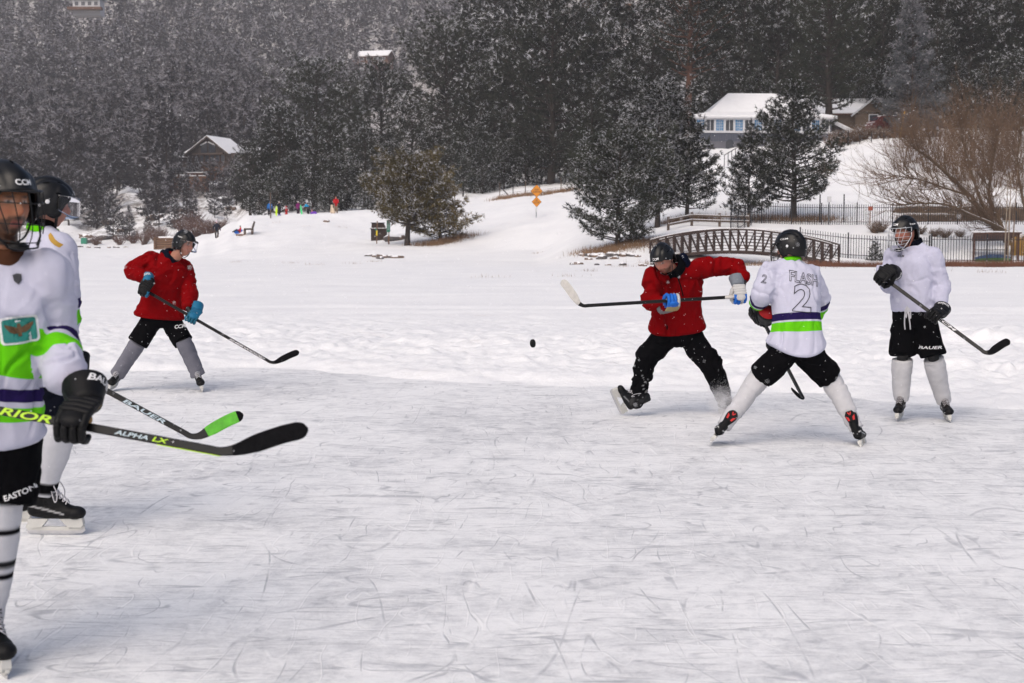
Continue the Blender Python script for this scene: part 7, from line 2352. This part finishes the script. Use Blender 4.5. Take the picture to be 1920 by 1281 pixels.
def shrubs():
    red = [twig_mesh(5 + k, 70, 2.4, .9, .022, sub=4, mat=M_TWIG_RED, snow=.5) for k in range(2)]
    brown = [twig_mesh(9 + k, 34, 7.0, .40, .015, sub=7, mat=M_TWIG) for k in range(2)]
    grey = [twig_mesh(13 + k, 80, 1.9, .9, .02, sub=5, mat=M_TWIG, snow=.9) for k in range(2)]
    def put_row(rows, meshes, label, group, name='bare_shrub'):
        rows = sorted(rows)
        for i, (px, D, s) in enumerate(rows):
            g = gpt(px, D)
            ob = bpy.data.objects.new(name, meshes[i % len(meshes)]); COL.objects.link(ob)
            ob.location = g - V3((0, 0, .1)); ob.scale = (s, s, s); ob.rotation_euler = (0, 0, i * 1.9)
            put(ob, nth_(i) + ' from the left of ' + label, 'shrub', group)
    def nth_(i): return 'first second third fourth fifth sixth seventh eighth ninth tenth eleventh twelfth thirteenth fourteenth fifteenth sixteenth seventeenth eighteenth nineteenth twentieth twenty-first twenty-second twenty-third twenty-fourth'.split()[i]
    put_row([(270, 203, 1.1), (290, 206, 1.2), (305, 202, .9), (345, 205, 1.3), (368, 200, 1.4), (388, 196, 1.2), (250, 208, .8), (225, 205, .8), (400, 190, 1.0), (360, 212, 1.4), (335, 196, .8), (415, 186, .9), (180, 206, .8)],
            red, 'the reddish bushes along the far left shore', 'reddish scrub on the far left shore')
    put_row([(1690, 131, .9), (1716, 134, 1.0), (1742, 130, 1.0), (1768, 133, 1.1), (1795, 129, 1.1), (1822, 132, 1.2), (1850, 128, 1.15), (1876, 131, 1.25), (1902, 128, 1.2), (1930, 130, 1.2), (1810, 126, .9), (1865, 124, 1.0), (1910, 123, 1.05)],
            brown, 'the tall brown bare thickets behind the willow', 'tall brown thickets behind the willow')
    put_row([(1560, 146, 1.0), (1575, 147, 1.1), (1590, 148, 1.0), (1606, 149, 1.1), (1622, 150, 1.0), (1640, 149, .8), (1655, 149, .8), (1672, 149.5, .9), (1692, 150, .9), (1710, 150, .8)],
            grey, 'the snow-laden grey bushes below the tan house', 'snow-laden bushes below the tan house')
    put_row([(1640, 100.5, .55), (1652, 101, .6), (1752, 99, .45), (1772, 98.5, .5), (1726, 100, .45), (1800, 99, .4), (1840, 98, .4)],
            grey, 'the small twiggy bushes between the two iron fences', 'small bushes between the iron fences')
    sp = tree_meshes(78, 1.2, .45, .04, 26, 10, 5, .18, .045, .5, 'cone', tr=.03, snowmat=M_SNOWCLUMP, csize=.08)
    g = gpt(1641, 90); plant('small_spruce', sp, tuple(g), 'tiny snowy spruce seedling in front of the lower iron fence', None, 0, 1.0)

def grass(name, label, pts, n, h, mat, seed, lean=.35, w=.03, sx=1.0, sy=.6):
    """tufts of dry stalks round the given ground points"""
    rng = np.random.default_rng(seed)
    C = np.array([tuple(gpt(px, D)) for px, D, *_ in pts])
    k = rng.integers(0, len(C), n)
    x = C[k, 0] + rng.normal(0, sx, n); y = C[k, 1] + rng.normal(0, sy, n)
    z = height(x, y) - .03
    p = np.stack([x, y, z], 1)
    d = unit(np.stack([rng.normal(0, lean, n), rng.normal(0, lean, n), np.ones(n)], 1)) * (h * rng.uniform(.4, 1.2, (n, 1)))
    s = unit(np.stack([rng.normal(0, 1, n), rng.normal(0, .4, n), np.zeros(n)], 1)) * w
    v = np.stack([p - s * .5, p + s * .5, p + d], 1).reshape(-1, 3)
    put(link(name, mesh_np(name, v, np.arange(3 * n).reshape(-1, 3), [mat], None, False)), label, 'grass', None, 'stuff')

def grasses():
    lin = lambda a, b, D0, D1, k: [(a + (b - a) * i / (k - 1), D0 + (D1 - D0) * i / (k - 1)) for i in range(k)]
    grass('dry_grass', 'tawny dry grass under the bushy pine on the rocky bank', lin(1100, 1240, 91, 92.5, 12) + lin(1110, 1200, 89.5, 90.5, 8), 2600, .46, M_GRASS, 1, sx=.6, sy=.7)
    grass('dry_grass', 'tawny dry grass at the foot of the bronze pines', lin(800, 872, 114, 118, 10), 1500, .55, M_GRASS, 2, sx=.7, sy=.6)
    grass('shore_reeds', 'rust coloured reeds in a low band along the right-hand lake shore', lin(1505, 1960, 80.5, 80.5, 60) + lin(1690, 1960, 79.5, 79.5, 40), 15000, .42, M_REED, 3, sx=.45, sy=.45, w=.022)
    grass('shore_reeds', 'thin dry reeds along the shore under the left of the footbridge', lin(1225, 1320, 82, 82, 12) + lin(1400, 1470, 81, 81, 8), 900, .40, M_GRASS, 4, sx=.5, sy=.4, w=.022)
    grass('dry_grass', 'brown grass strip behind the orange road signs', lin(935, 1075, 148.5, 153, 20), 1700, .5, M_GRASS, 5, sx=.6, sy=.5, w=.05)
    grass('dry_grass', 'grey dry grass round the trunks behind the rail fence', lin(1255, 1330, 106, 107, 10) + lin(1390, 1560, 108, 109, 16), 3200, .55, M_GRASS, 6, sx=.6, sy=.8)
    grass('bank_hedge', 'brown clipped vegetation strip behind the upper iron fence at right', lin(1700, 1960, 108.5, 108.5, 40) + lin(1690, 1960, 113, 112, 40), 16000, .62, simple('brown_hedge', (.13, .085, .055), .9, .3, 1.5), 7, sx=.35, sy=.25, w=.05)
    grass('lake_stubble', 'scattered dead stalks poking out of the lake snow', [(925, 58), (1060, 60), (1105, 70), (545, 92), (590, 88), (660, 90), (700, 96), (1010, 104), (1170, 78), (1560, 74), (1660, 70), (1755, 68), (1860, 66), (440, 96), (640, 135), (520, 138), (575, 135)], 420, .22, M_GRASS, 8, sx=.35, sy=.25, w=.018)
    g = gpt(1908, 94)
    grass('yellow_grass', 'upright ochre ornamental grass beside the shelter', [(1906, 93), (1912, 93)], 500, 1.3, simple('ochre_grass', (.42, .24, .05), .9, .2), 9, lean=.12, sx=.2, sy=.2, w=.03)

def willow():
    rng = np.random.default_rng(12)
    stems = [
        ([(1903, 478, 96), (1888, 452, 95.8), (1847, 404, 95), (1815, 366, 94), (1779, 329, 93.4), (1742, 296, 93), (1712, 276, 92.6)], .26),
        ([(1890, 455, 95.8), (1872, 410, 96), (1855, 371, 96), (1860, 312, 96), (1872, 255, 96)], .17),
        ([(1925, 458, 96.3), (1868, 424, 94.5), (1821, 404, 93), (1779, 385, 92), (1735, 381, 91.4), (1695, 384, 91)], .14),
        ([(1906, 470, 96), (1935, 428, 96), (1972, 380, 96), (1995, 320, 96.5)], .2),
        ([(1850, 405, 95), (1828, 345, 96), (1812, 290, 97), (1800, 235, 97.5)], .13),
        ([(1930, 420, 96), (1915, 360, 97), (1908, 300, 98), (1916, 240, 98)], .13),
        ([(1815, 366, 94), (1770, 352, 93), (1722, 336, 92), (1680, 330, 91.5)], .09)]
    base = P(1905, 478, 96)
    t = thing('willow_tree', 'big bare brown willow with leaning snow-lined stems at the right edge', 'tree', (base.x, base.y, gz(base.x, base.y)))
    st, tw, sn = MB(), MB(), MB()
    tips = []
    def twig(p, d, L, r, depth):
        pts = [p]
        k = 4
        q, dd = p.copy(), d.copy()
        for i in range(k):
            dd = (dd + V3(rng.normal(0, .14, 3)) + V3((-.03, 0, .10))).normalized()
            q = q + dd * (L / k); pts.append(q.copy())
        (tw if depth > 0 else st).tube(pts, [r * (1 - .75 * i / k) for i in range(k + 1)], 4 if depth == 0 else 3, False)
        if depth < 3:
            for i in range(int(rng.integers(3, 6))):
                j = int(rng.integers(1, k + 1))
                e = (dd + V3(rng.normal(0, .55, 3)) + V3((-.10, 0, .18))).normalized()
                twig(pts[j], e, L * rng.uniform(.45, .75), r * .48, depth + 1)
    for pts, r in stems:
        W = [V3(p) for p in catmull([P(*p) for p in pts], 5)]
        if pts[0][1] > 450: W[0].z = min(W[0].z, gz(W[0].x, W[0].y) - .2)
        n = len(W)
        st.tube(W, [r * (1 - .72 * i / (n - 1)) for i in range(n)], 8, False)
        sn.tube([w + V3((0, 0, r * (1 - .72 * i / (n - 1)) * .72)) for i, w in enumerate(W)][2:-2], [(r * (1 - .72 * i / (n - 1)) * .45, r * (1 - .72 * i / (n - 1)) * .62) for i in range(n)][2:-2], 6, True, ref=(0, 0, 1))
        for i in range(4, n, 1):
            for _ in range(3):
                d = (W[min(n - 1, i)] - W[i - 1]).normalized()
                d = (d + V3(rng.normal(0, .5, 3)) + V3((-.15, 0, .15))).normalized()
                twig(W[i], d, rng.uniform(1.1, 2.9) * (1 if i < n - 1 else 1.2), .036, 0 if rng.random() < .35 else 1)
    st.build('trunk', M_WILLOW, t, True); tw.build('twigs', M_TWIG, t); sn.build('limb_snow', M_SNOWTOP, t, True)
    for px, top, lab in ((1883, 330, 'left'), (1889, 322, 'right')):
        g = gpt(px, 86)
        b = thing('birch_sapling', f'thin pale sapling stem in front of the willow trunk, {lab} of the close pair', 'tree', tuple(g))
        zt = float(zpix(top, 86))
        M_PALE = simple('pale_bark', (.24, .19, .14), .8, .2, 5)
        MB().tube([g - V3((0, 0, .2)), V3((g.x + .05, g.y, (g.z + zt) / 2)), V3((g.x + .1, g.y, zt))], [.05, .04, .015], 6).build('trunk', M_PALE, b, True)
        mb = MB()
        for k in range(14):
            z = g.z + (zt - g.z) * rng.uniform(.4, .97); s = 1 if rng.random() < .5 else -1
            mb.tube([V3((g.x + .06, g.y, z)), V3((g.x + .06 + s * .3, g.y + rng.normal(0, .2), z + .5)), V3((g.x + .06 + s * .45, g.y + rng.normal(0, .3), z + 1.1))], [.012, .009, .004], 3)
        mb.build('twigs', M_TWIG, b)
    g = gpt(1896, 86); zt = float(zpix(318, 86))
    b = thing('birch_sapling', 'thin pale sapling stem leaning right of the close pair by the willow', 'tree', tuple(g))
    MB().tube([g - V3((0, 0, .2)), V3((g.x + .25, g.y, zt))], [.05, .02], 6).build('trunk', M_TWIG, b, True)

def rocks():
    meshes = []
    for k in range(4):
        mb = MB(); mb.ell((0, 0, 0), (1, .7, .55), None, 12, 7)
        me = mb.mesh('rock', [M_ROCK if k % 2 else M_ROCKGREY, M_SNOWTOP], False)
        v = get_v(me); v = v * (1 + .35 * noise3(v * 1.5 + k * 7, k)[:, None]) + .10 * noise3(v * 4 + k, 3)[:, None]
        set_v(me, v)
        nz = np.array([p.normal.z for p in me.polygons]); me.polygons.foreach_set('material_index', (nz > .62).astype(np.int32))
        meshes.append(me)
    spots = [(k, 'the flat stones in the snow below the bronze pine', [(692, 104, .35), (704, 103.5, .45), (718, 103, .55), (733, 103, .5), (745, 102.6, .5), (712, 101.5, .35)]) for k in (0,)]
    spots += [(1, 'the rocks on the bank under the bushy pine', [(1090, 89.5, .28), (1102, 89, .35), (1112, 88.6, .45), (1122, 88.2, .5), (1133, 88, .42), (1146, 87.8, .5), (1158, 87.6, .35), (1170, 87.4, .42), (1184, 87.2, .35), (1196, 87, .3), (1128, 86.8, .5), (1104, 86.6, .28), (1152, 86.2, .36)]),
              (2, 'the rocks along the lake edge below the bushy pine', [(1072, 82, .22), (1086, 81.5, .28), (1118, 80.5, .24), (1140, 80, .2), (1168, 79.5, .3), (1205, 79, .3), (1228, 80, .3)]),
              (3, 'the brown rocks in the snow on the lower left hillside', [(170, 211, 1.2), (195, 216, 1.5), (215, 220, 1.3), (290, 232, 1.6), (300, 226, 1.4), (312, 240, 1.3), (330, 222, 1.3), (420, 246, 1.4), (432, 238, 1.2), (250, 214, 1.2), (182, 209, .9), (230, 228, 1.5), (205, 240, 1.6), (165, 225, 1.4), (345, 236, 1.2)]),
              (4, 'the small dark stones along the far left shore', [(150, 200, .5), (166, 200, .45), (182, 199.5, .5), (205, 199, .4), (218, 199.5, .5), (236, 199, .45)]),
              (5, 'the brown snow-free lumps on the sledding mound', [(612, 139, .5), (735, 121, .9), (752, 121.5, .9)]),
              (6, 'the pale outcrop rocks high on the left hillside', [(108, 420, 3.2), (118, 424, 4.0), (128, 428, 3.4), (140, 424, 3.6), (122, 418, 2.6), (134, 434, 3.2)])]
    names = 'first second third fourth fifth sixth seventh eighth ninth tenth eleventh twelfth thirteenth fourteenth fifteenth'.split()
    for gi, lab, rows in spots:
        for i, (px, D, s) in enumerate(sorted(rows)):
            g = gpt(px, D)
            ob = bpy.data.objects.new('rock', meshes[(i + gi) % 4]); COL.objects.link(ob)
            ob.location = g + V3((0, 0, s * .10)); ob.scale = (s, s * .9, s * .75); ob.rotation_euler = (0, 0, i * 1.3 + gi)
            put(ob, f'{names[i]} from the left of {lab}', 'rock', lab.replace('the ', '', 1))

def onlooker(label, px, py, D, h, yaw, jacket, pants, hat, skin=(.42, .22, .16), pose='stand', sleeve=None, boots=(.02, .02, .02), arms=.12, name='person', hat_pom=False):
    o = seen_at(px, py, 100, 160) if pose == 'walk' or (pose == 'sit' and D < 142) else P(px, py, D)
    W0, M = local(o, yaw)
    k = h / 1.75
    W = lambda x, y, z: W0(x * k, y * k, z * k)
    p = thing(name, label, 'person', tuple(o))
    if pose == 'sit':
        pel, nk, hd = (0, 0, .12), (.02, .10, .58), (0, .08, .78)
        legs = [((-.1, -.05, .14), (-.12, -.42, .38), (-.12, -.78, .10)), ((.1, -.05, .14), (.13, -.42, .36), (.13, -.80, .10))]
        hands = [(-.22, -.25, .25), (.22, -.25, .25)]
    elif pose == 'bend':
        pel, nk, hd = (0, .1, .72), (0, -.22, 1.12), (0, -.36, 1.24)
        legs = [((-.1, .1, .72), (-.12, -.02, .42), (-.12, .05, .06)), ((.1, .1, .72), (.12, -.02, .42), (.12, .05, .06))]
        hands = [(-.25, -.42, .62), (.25, -.42, .62)]
    else:
        pel, nk, hd = (0, 0, .92), (0, 0, 1.42), (0, -.02, 1.62)
        st = .06 if pose == 'walk' else 0
        legs = [((-.1, 0, .9), (-.11, -.03 - st, .48), (-.11, st, .06)), ((.1, 0, .9), (.11, -.03 + st, .48), (.11, -st, .06))]
        hands = [(-.24 - arms, -.08, .82), (.24 + arms, -.08, .82)] if pose != 'hold' else [(-.16, -.28, 1.05), (.16, -.28, 1.05)]
    V = lambda q: W(*q)
    sh = [(-.19, nk[1] + .01, nk[2] - .05), (.19, nk[1] + .01, nk[2] - .05)]
    el = [tuple((a + b) / 2 + c for a, b, c in zip(s, hnd, (math.copysign(.06, s[0]), .06, -.02))) for s, hnd in zip(sh, hands)]
    mb = MB()
    mb.capsule([V(pel), V(nk)], [.11 * k, .10 * k], 10)
    mb.capsule([V(nk), V(hd)], .05 * k, 8)
    mb.ell(V(hd), (.078 * k, .095 * k, .118 * k), M, 12, 9)
    mb.ell(V((hd[0], hd[1] - .095, hd[2] - .015)), (.014 * k, .02 * k, .022 * k), M, 8, 6)
    for s, e, hnd in zip(sh, el, hands): mb.capsule([V(s), V(e), V(hnd), V((hnd[0], hnd[1] - .02, hnd[2] - .08))], [.045 * k, .04 * k, .035 * k, .036 * k], 8)
    for l in legs: mb.capsule([V(l[0]), V(l[1]), V(l[2]), V((l[2][0], l[2][1] - .14, l[2][2]))], [.07 * k, .05 * k, .04 * k, .04 * k], 8)
    me = remesh(mb, .018, 1); c = np.tile(npv(skin), (len(me.vertices), 1))
    v = get_v(me); zz = (v[:, 2] - o.z) / k
    far = np.linalg.norm(v - npv(V(hd)), axis=1) > .2 * k
    set_col(me, over(c, far.astype(float), boots)); place(me, 'body', p, M_SKIN)
    mb = MB()
    mb.capsule([V((pel[0], pel[1], pel[2] - .05)), V(tuple((a + b) / 2 for a, b in zip(pel, nk))), V((nk[0], nk[1], nk[2] - .04))], [(.19 * k, .15 * k), (.20 * k, .155 * k), (.15 * k, .12 * k)], 14, ref=M @ V3((1, 0, 0)))
    for s, e, hnd in zip(sh, el, hands): mb.capsule([V(s), V(e), V(hnd)], [.085 * k, .08 * k, .062 * k], 10)
    me = remesh(mb, .022, 2); v = get_v(me)
    wrinkle(me, ((1, 0, 0), (0, 1, 0), (0, 0, 1)), (9, 9, 7), .016, 4)
    c = np.tile(npv(jacket), (len(me.vertices), 1))
    if sleeve is not None: c = over(c, (((v[:, 2] - o.z) / k) > (nk[2] - .24)).astype(float), sleeve)
    set_col(me, c); place(me, 'jacket', p, M_CLOTH)
    mb = MB()
    for l in legs: mb.capsule([V(l[0]), V(l[1]), V((l[2][0], l[2][1], l[2][2] + .05))], [.115 * k, .095 * k, .085 * k], 10)
    me = remesh(mb, .022, 2); set_col(me, np.tile(npv(pants), (len(me.vertices), 1))); place(me, 'trousers', p, M_CLOTH)
    if hat is not None:
        mb = MB(); mb.ell(V((hd[0], hd[1] + .012, hd[2] + .045)), (.096 * k, .110 * k, .095 * k), M, 12, 8)
        if hat_pom: mb.ell(V((hd[0], hd[1] + .012, hd[2] + .15)), (.05 * k, .05 * k, .05 * k), M, 8, 6)
        o2 = mb.build('hat', M_CLOTH, p, True); set_col(o2.data, np.tile(npv(hat), (len(o2.data.vertices), 1)))
    for l in legs:
        b = MB().capsule([V((l[2][0], l[2][1] + .05, l[2][2] - .01)), V((l[2][0], l[2][1] - .15, l[2][2] - .015))], [.06 * k, .055 * k], 8).build('boot', M_GEAR, p, True)
        set_col(b.data, np.tile(npv(boots), (len(b.data.vertices), 1)))
    return p

def sled(label, a, b, w, col, th=.05, curve=.12, name='sled'):
    """moulded plastic sled or board between two points"""
    a, b = V3(a), V3(b); d = b - a; L = d.length; d.normalize()
    u, s = frame_from(d, V3((0, -1, .25)))
    rows, vv, ff = 14, [], []
    for lay in (0, 1):
        for i in range(rows + 1):
            t = i / rows
            hw = w / 2 * math.sqrt(max(.05, 1 - abs(2 * t - 1) ** 3.2))
            for j in range(5):
                q = (j - 2) / 2
                vv.append(a + d * (L * t) + s * (hw * q) + u * (curve * max(0, t - .75) ** 2 * 8 * w + (.25 * w * q * q if j in (0, 4) else 0) + th * lay))
    n = (rows + 1) * 5
    for lay in (0, 1):
        for i in range(rows):
            for j in range(4):
                k = lay * n + i * 5 + j; q = [k, k + 5, k + 6, k + 1]; ff.append(q if lay else q[::-1])
    for i in range(rows):
        for j in (0, 4):
            k = i * 5 + j; ff.append([k, k + 5, k + 5 + n, k + n])
    ob = MB().add(vv, ff).build(name, simple(name + '_plastic', col, .4, .05), None, True)
    return put(ob, label, 'sled')

def people_far():
    onlooker('child in blue jacket and dark trousers beside the wooden pole on the mound crest', 506, 404.5, 144.6, 1.45, R(200), (.02, .14, .42), (.02, .02, .025), (.02, .10, .22), arms=.02)
    onlooker('child with cream hood and lilac boots behind the upright yellow-green board', 523.5, 404, 145, 1.42, R(60), (.018, .020, .035), (.03, .03, .04), (.62, .58, .52), boots=(.22, .18, .62), arms=0)
    sled('bright yellow-green sledding board standing upright in the snow on the mound crest', P(518.2, 405.2, 144.4), P(518.6, 386.3, 144.4), .20, (.55, .80, .01))
    onlooker('child in long purple coat and white hat on the mound crest', 559, 404, 145.2, 1.45, R(150), (.15, .018, .11), (.03, .02, .03), (.66, .64, .66), arms=.0)
    sled('slim green sledding board tilted upright beside the child in the purple coat', P(566.8, 406, 144.3), P(563.4, 384.5, 144.5), .16, (.06, .62, .22))
    onlooker('person with black hat bending in a bright blue and brown jacket on the mound crest', 577.5, 403.5, 145.2, 1.66, R(-60), (.085, .065, .06), (.02, .02, .022), (.01, .01, .01), pose='bend', sleeve=(.01, .30, .58))
    onlooker('small child in pink snowsuit sitting on a purple sled', 586, 402.3, 145, .95, R(120), (.62, .20, .21), (.62, .20, .21), (.62, .22, .23), pose='sit', boots=(.4, .1, .1))
    sled('purple sled under the child in the pink snowsuit', P(581, 403.2, 144.8), P(594, 400.8, 145), .5, (.14, .03, .42), .06)
    onlooker('man in red jacket and khaki trousers standing beside a pale dog on the crest', 630, 400.8, 146.2, 1.78, R(10), (.42, .010, .014), (.24, .18, .13), (.16, .07, .06), skin=(.48, .18, .13), pose='hold', boots=(.2, .16, .12))
    p = onlooker('person with pale pink pointed hood and dark jacket walking below the mound', 406.5, 447.2, 141, 1.68, R(176), (.018, .020, .032), (.052, .042, .036), (.68, .55, .64), pose='walk', boots=(.06, .045, .035), hat_pom=True)
    onlooker('child in red jacket and green hat sitting on a blue sled left of the bench', 449.5, 436.5, 139.6, 1.25, R(-70), (.46, .012, .03), (.03, .055, .05), (.03, .10, .10), pose='sit')
    g = seen_at(449.5, 436.5, 100, 160)
    sled('blue sled under the seated child in the red jacket', g + V3((-.55, -.1, .02)), g + V3((.30, .1, .10)), .42, (.01, .13, .55), .05)
    # sitting dog
    g = P(623.5, 401.4, 145.6)
    W, M = local(g, R(215))
    d = thing('dog', 'cream long-haired dog sitting beside the man in the red jacket', 'dog', tuple(g))
    FUR = (.58, .47, .36)
    mb = MB()
    mb.capsule([W(0, .18, .20), W(0, .06, .38), W(0, -.10, .62)], [.19, .18, .13], 12)
    mb.ell(W(0, .22, .16), (.22, .24, .17), M)
    mb.capsule([W(0, -.08, .62), W(0, -.15, .78)], [.11, .10], 10)
    mb.ell(W(0, -.18, .84), (.105, .13, .11), M); mb.capsule([W(0, -.24, .82), W(0, -.36, .79)], [.065, .045], 10)
    for s in (-1, 1):
        mb.capsule([W(.09 * s, -.12, .52), W(.09 * s, -.17, .28), W(.09 * s, -.17, .04), W(.09 * s, -.24, .03)], [.075, .055, .045, .04], 9)
        mb.capsule([W(.17 * s, .14, .22), W(.18 * s, -.06, .20), W(.18 * s, .06, .06), W(.18 * s, -.08, .04)], [.12, .09, .055, .045], 9)
        mb.capsule([W(.10 * s, -.12, .90), W(.13 * s, -.12, .78)], [.04, .03], 8)
    mb.capsule([W(0, .38, .10), W(.12, .58, .07), W(.25, .64, .08)], [.06, .07, .04], 8)
    me = remesh(mb, .02, 1); wrinkle(me, ((1, 0, 0), (0, 1, 0), (0, 0, 1)), (14, 14, 8), .018, 3)
    v = get_v(me); c = np.tile(npv(FUR), (len(v), 1)) * (1 + .15 * noise3(v * 9, 2))[:, None]
    c = over(c, (np.linalg.norm(v - npv(W(0, -.40, .80)), axis=1) < .045).astype(float), (.02, .015, .012))
    for s in (-1, 1): c = over(c, (np.linalg.norm(v - npv(W(.05 * s, -.29, .88)), axis=1) < .028).astype(float), (.02, .015, .012))
    set_col(me, c); place(me, 'body', d, M_CLOTH)
    mb = MB(); mb.tube([W(.11 * math.cos(a), -.10 + .11 * math.sin(a), .655) for a in np.linspace(0, 6.283, 14)], .014, 6); mb.build('collar', M_CARRED, d)

def falling_snow():
    rng = np.random.default_rng(77)
    def vol(n, d0, d1, r0, r1, pw):
        D = (d0 ** pw + (d1 ** pw - d0 ** pw) * rng.random(n)) ** (1 / pw)
        px = rng.uniform(-60, 1980, n); py = rng.uniform(-40, 1000, n)
        a, b = (px - CXP) / FPX, (CYP - py) / FPX
        dy = cp + b * sp
        q = np.stack([a / dy * D, D, HCAM + (-sp + b * cp) / dy * D], 1)
        k = q[:, 2] > .05
        return q[k], rng.uniform(r0, r1, n)[k]
    Q, Rr = zip(vol(420, 2.2, 5.0, .0011, .0022, 3), vol(6000, 5.0, 13.5, .0009, .0024, 3), vol(2200, 13.5, 45, .002, .0038, 3), vol(2500, 45, 150, .004, .008, 2.5))
    specks('falling_snow', np.concatenate(Q), np.concatenate(Rr), 'snowflakes falling through the air over the lake')

shrubs(); grasses(); willow(); rocks(); people_far(); falling_snow()
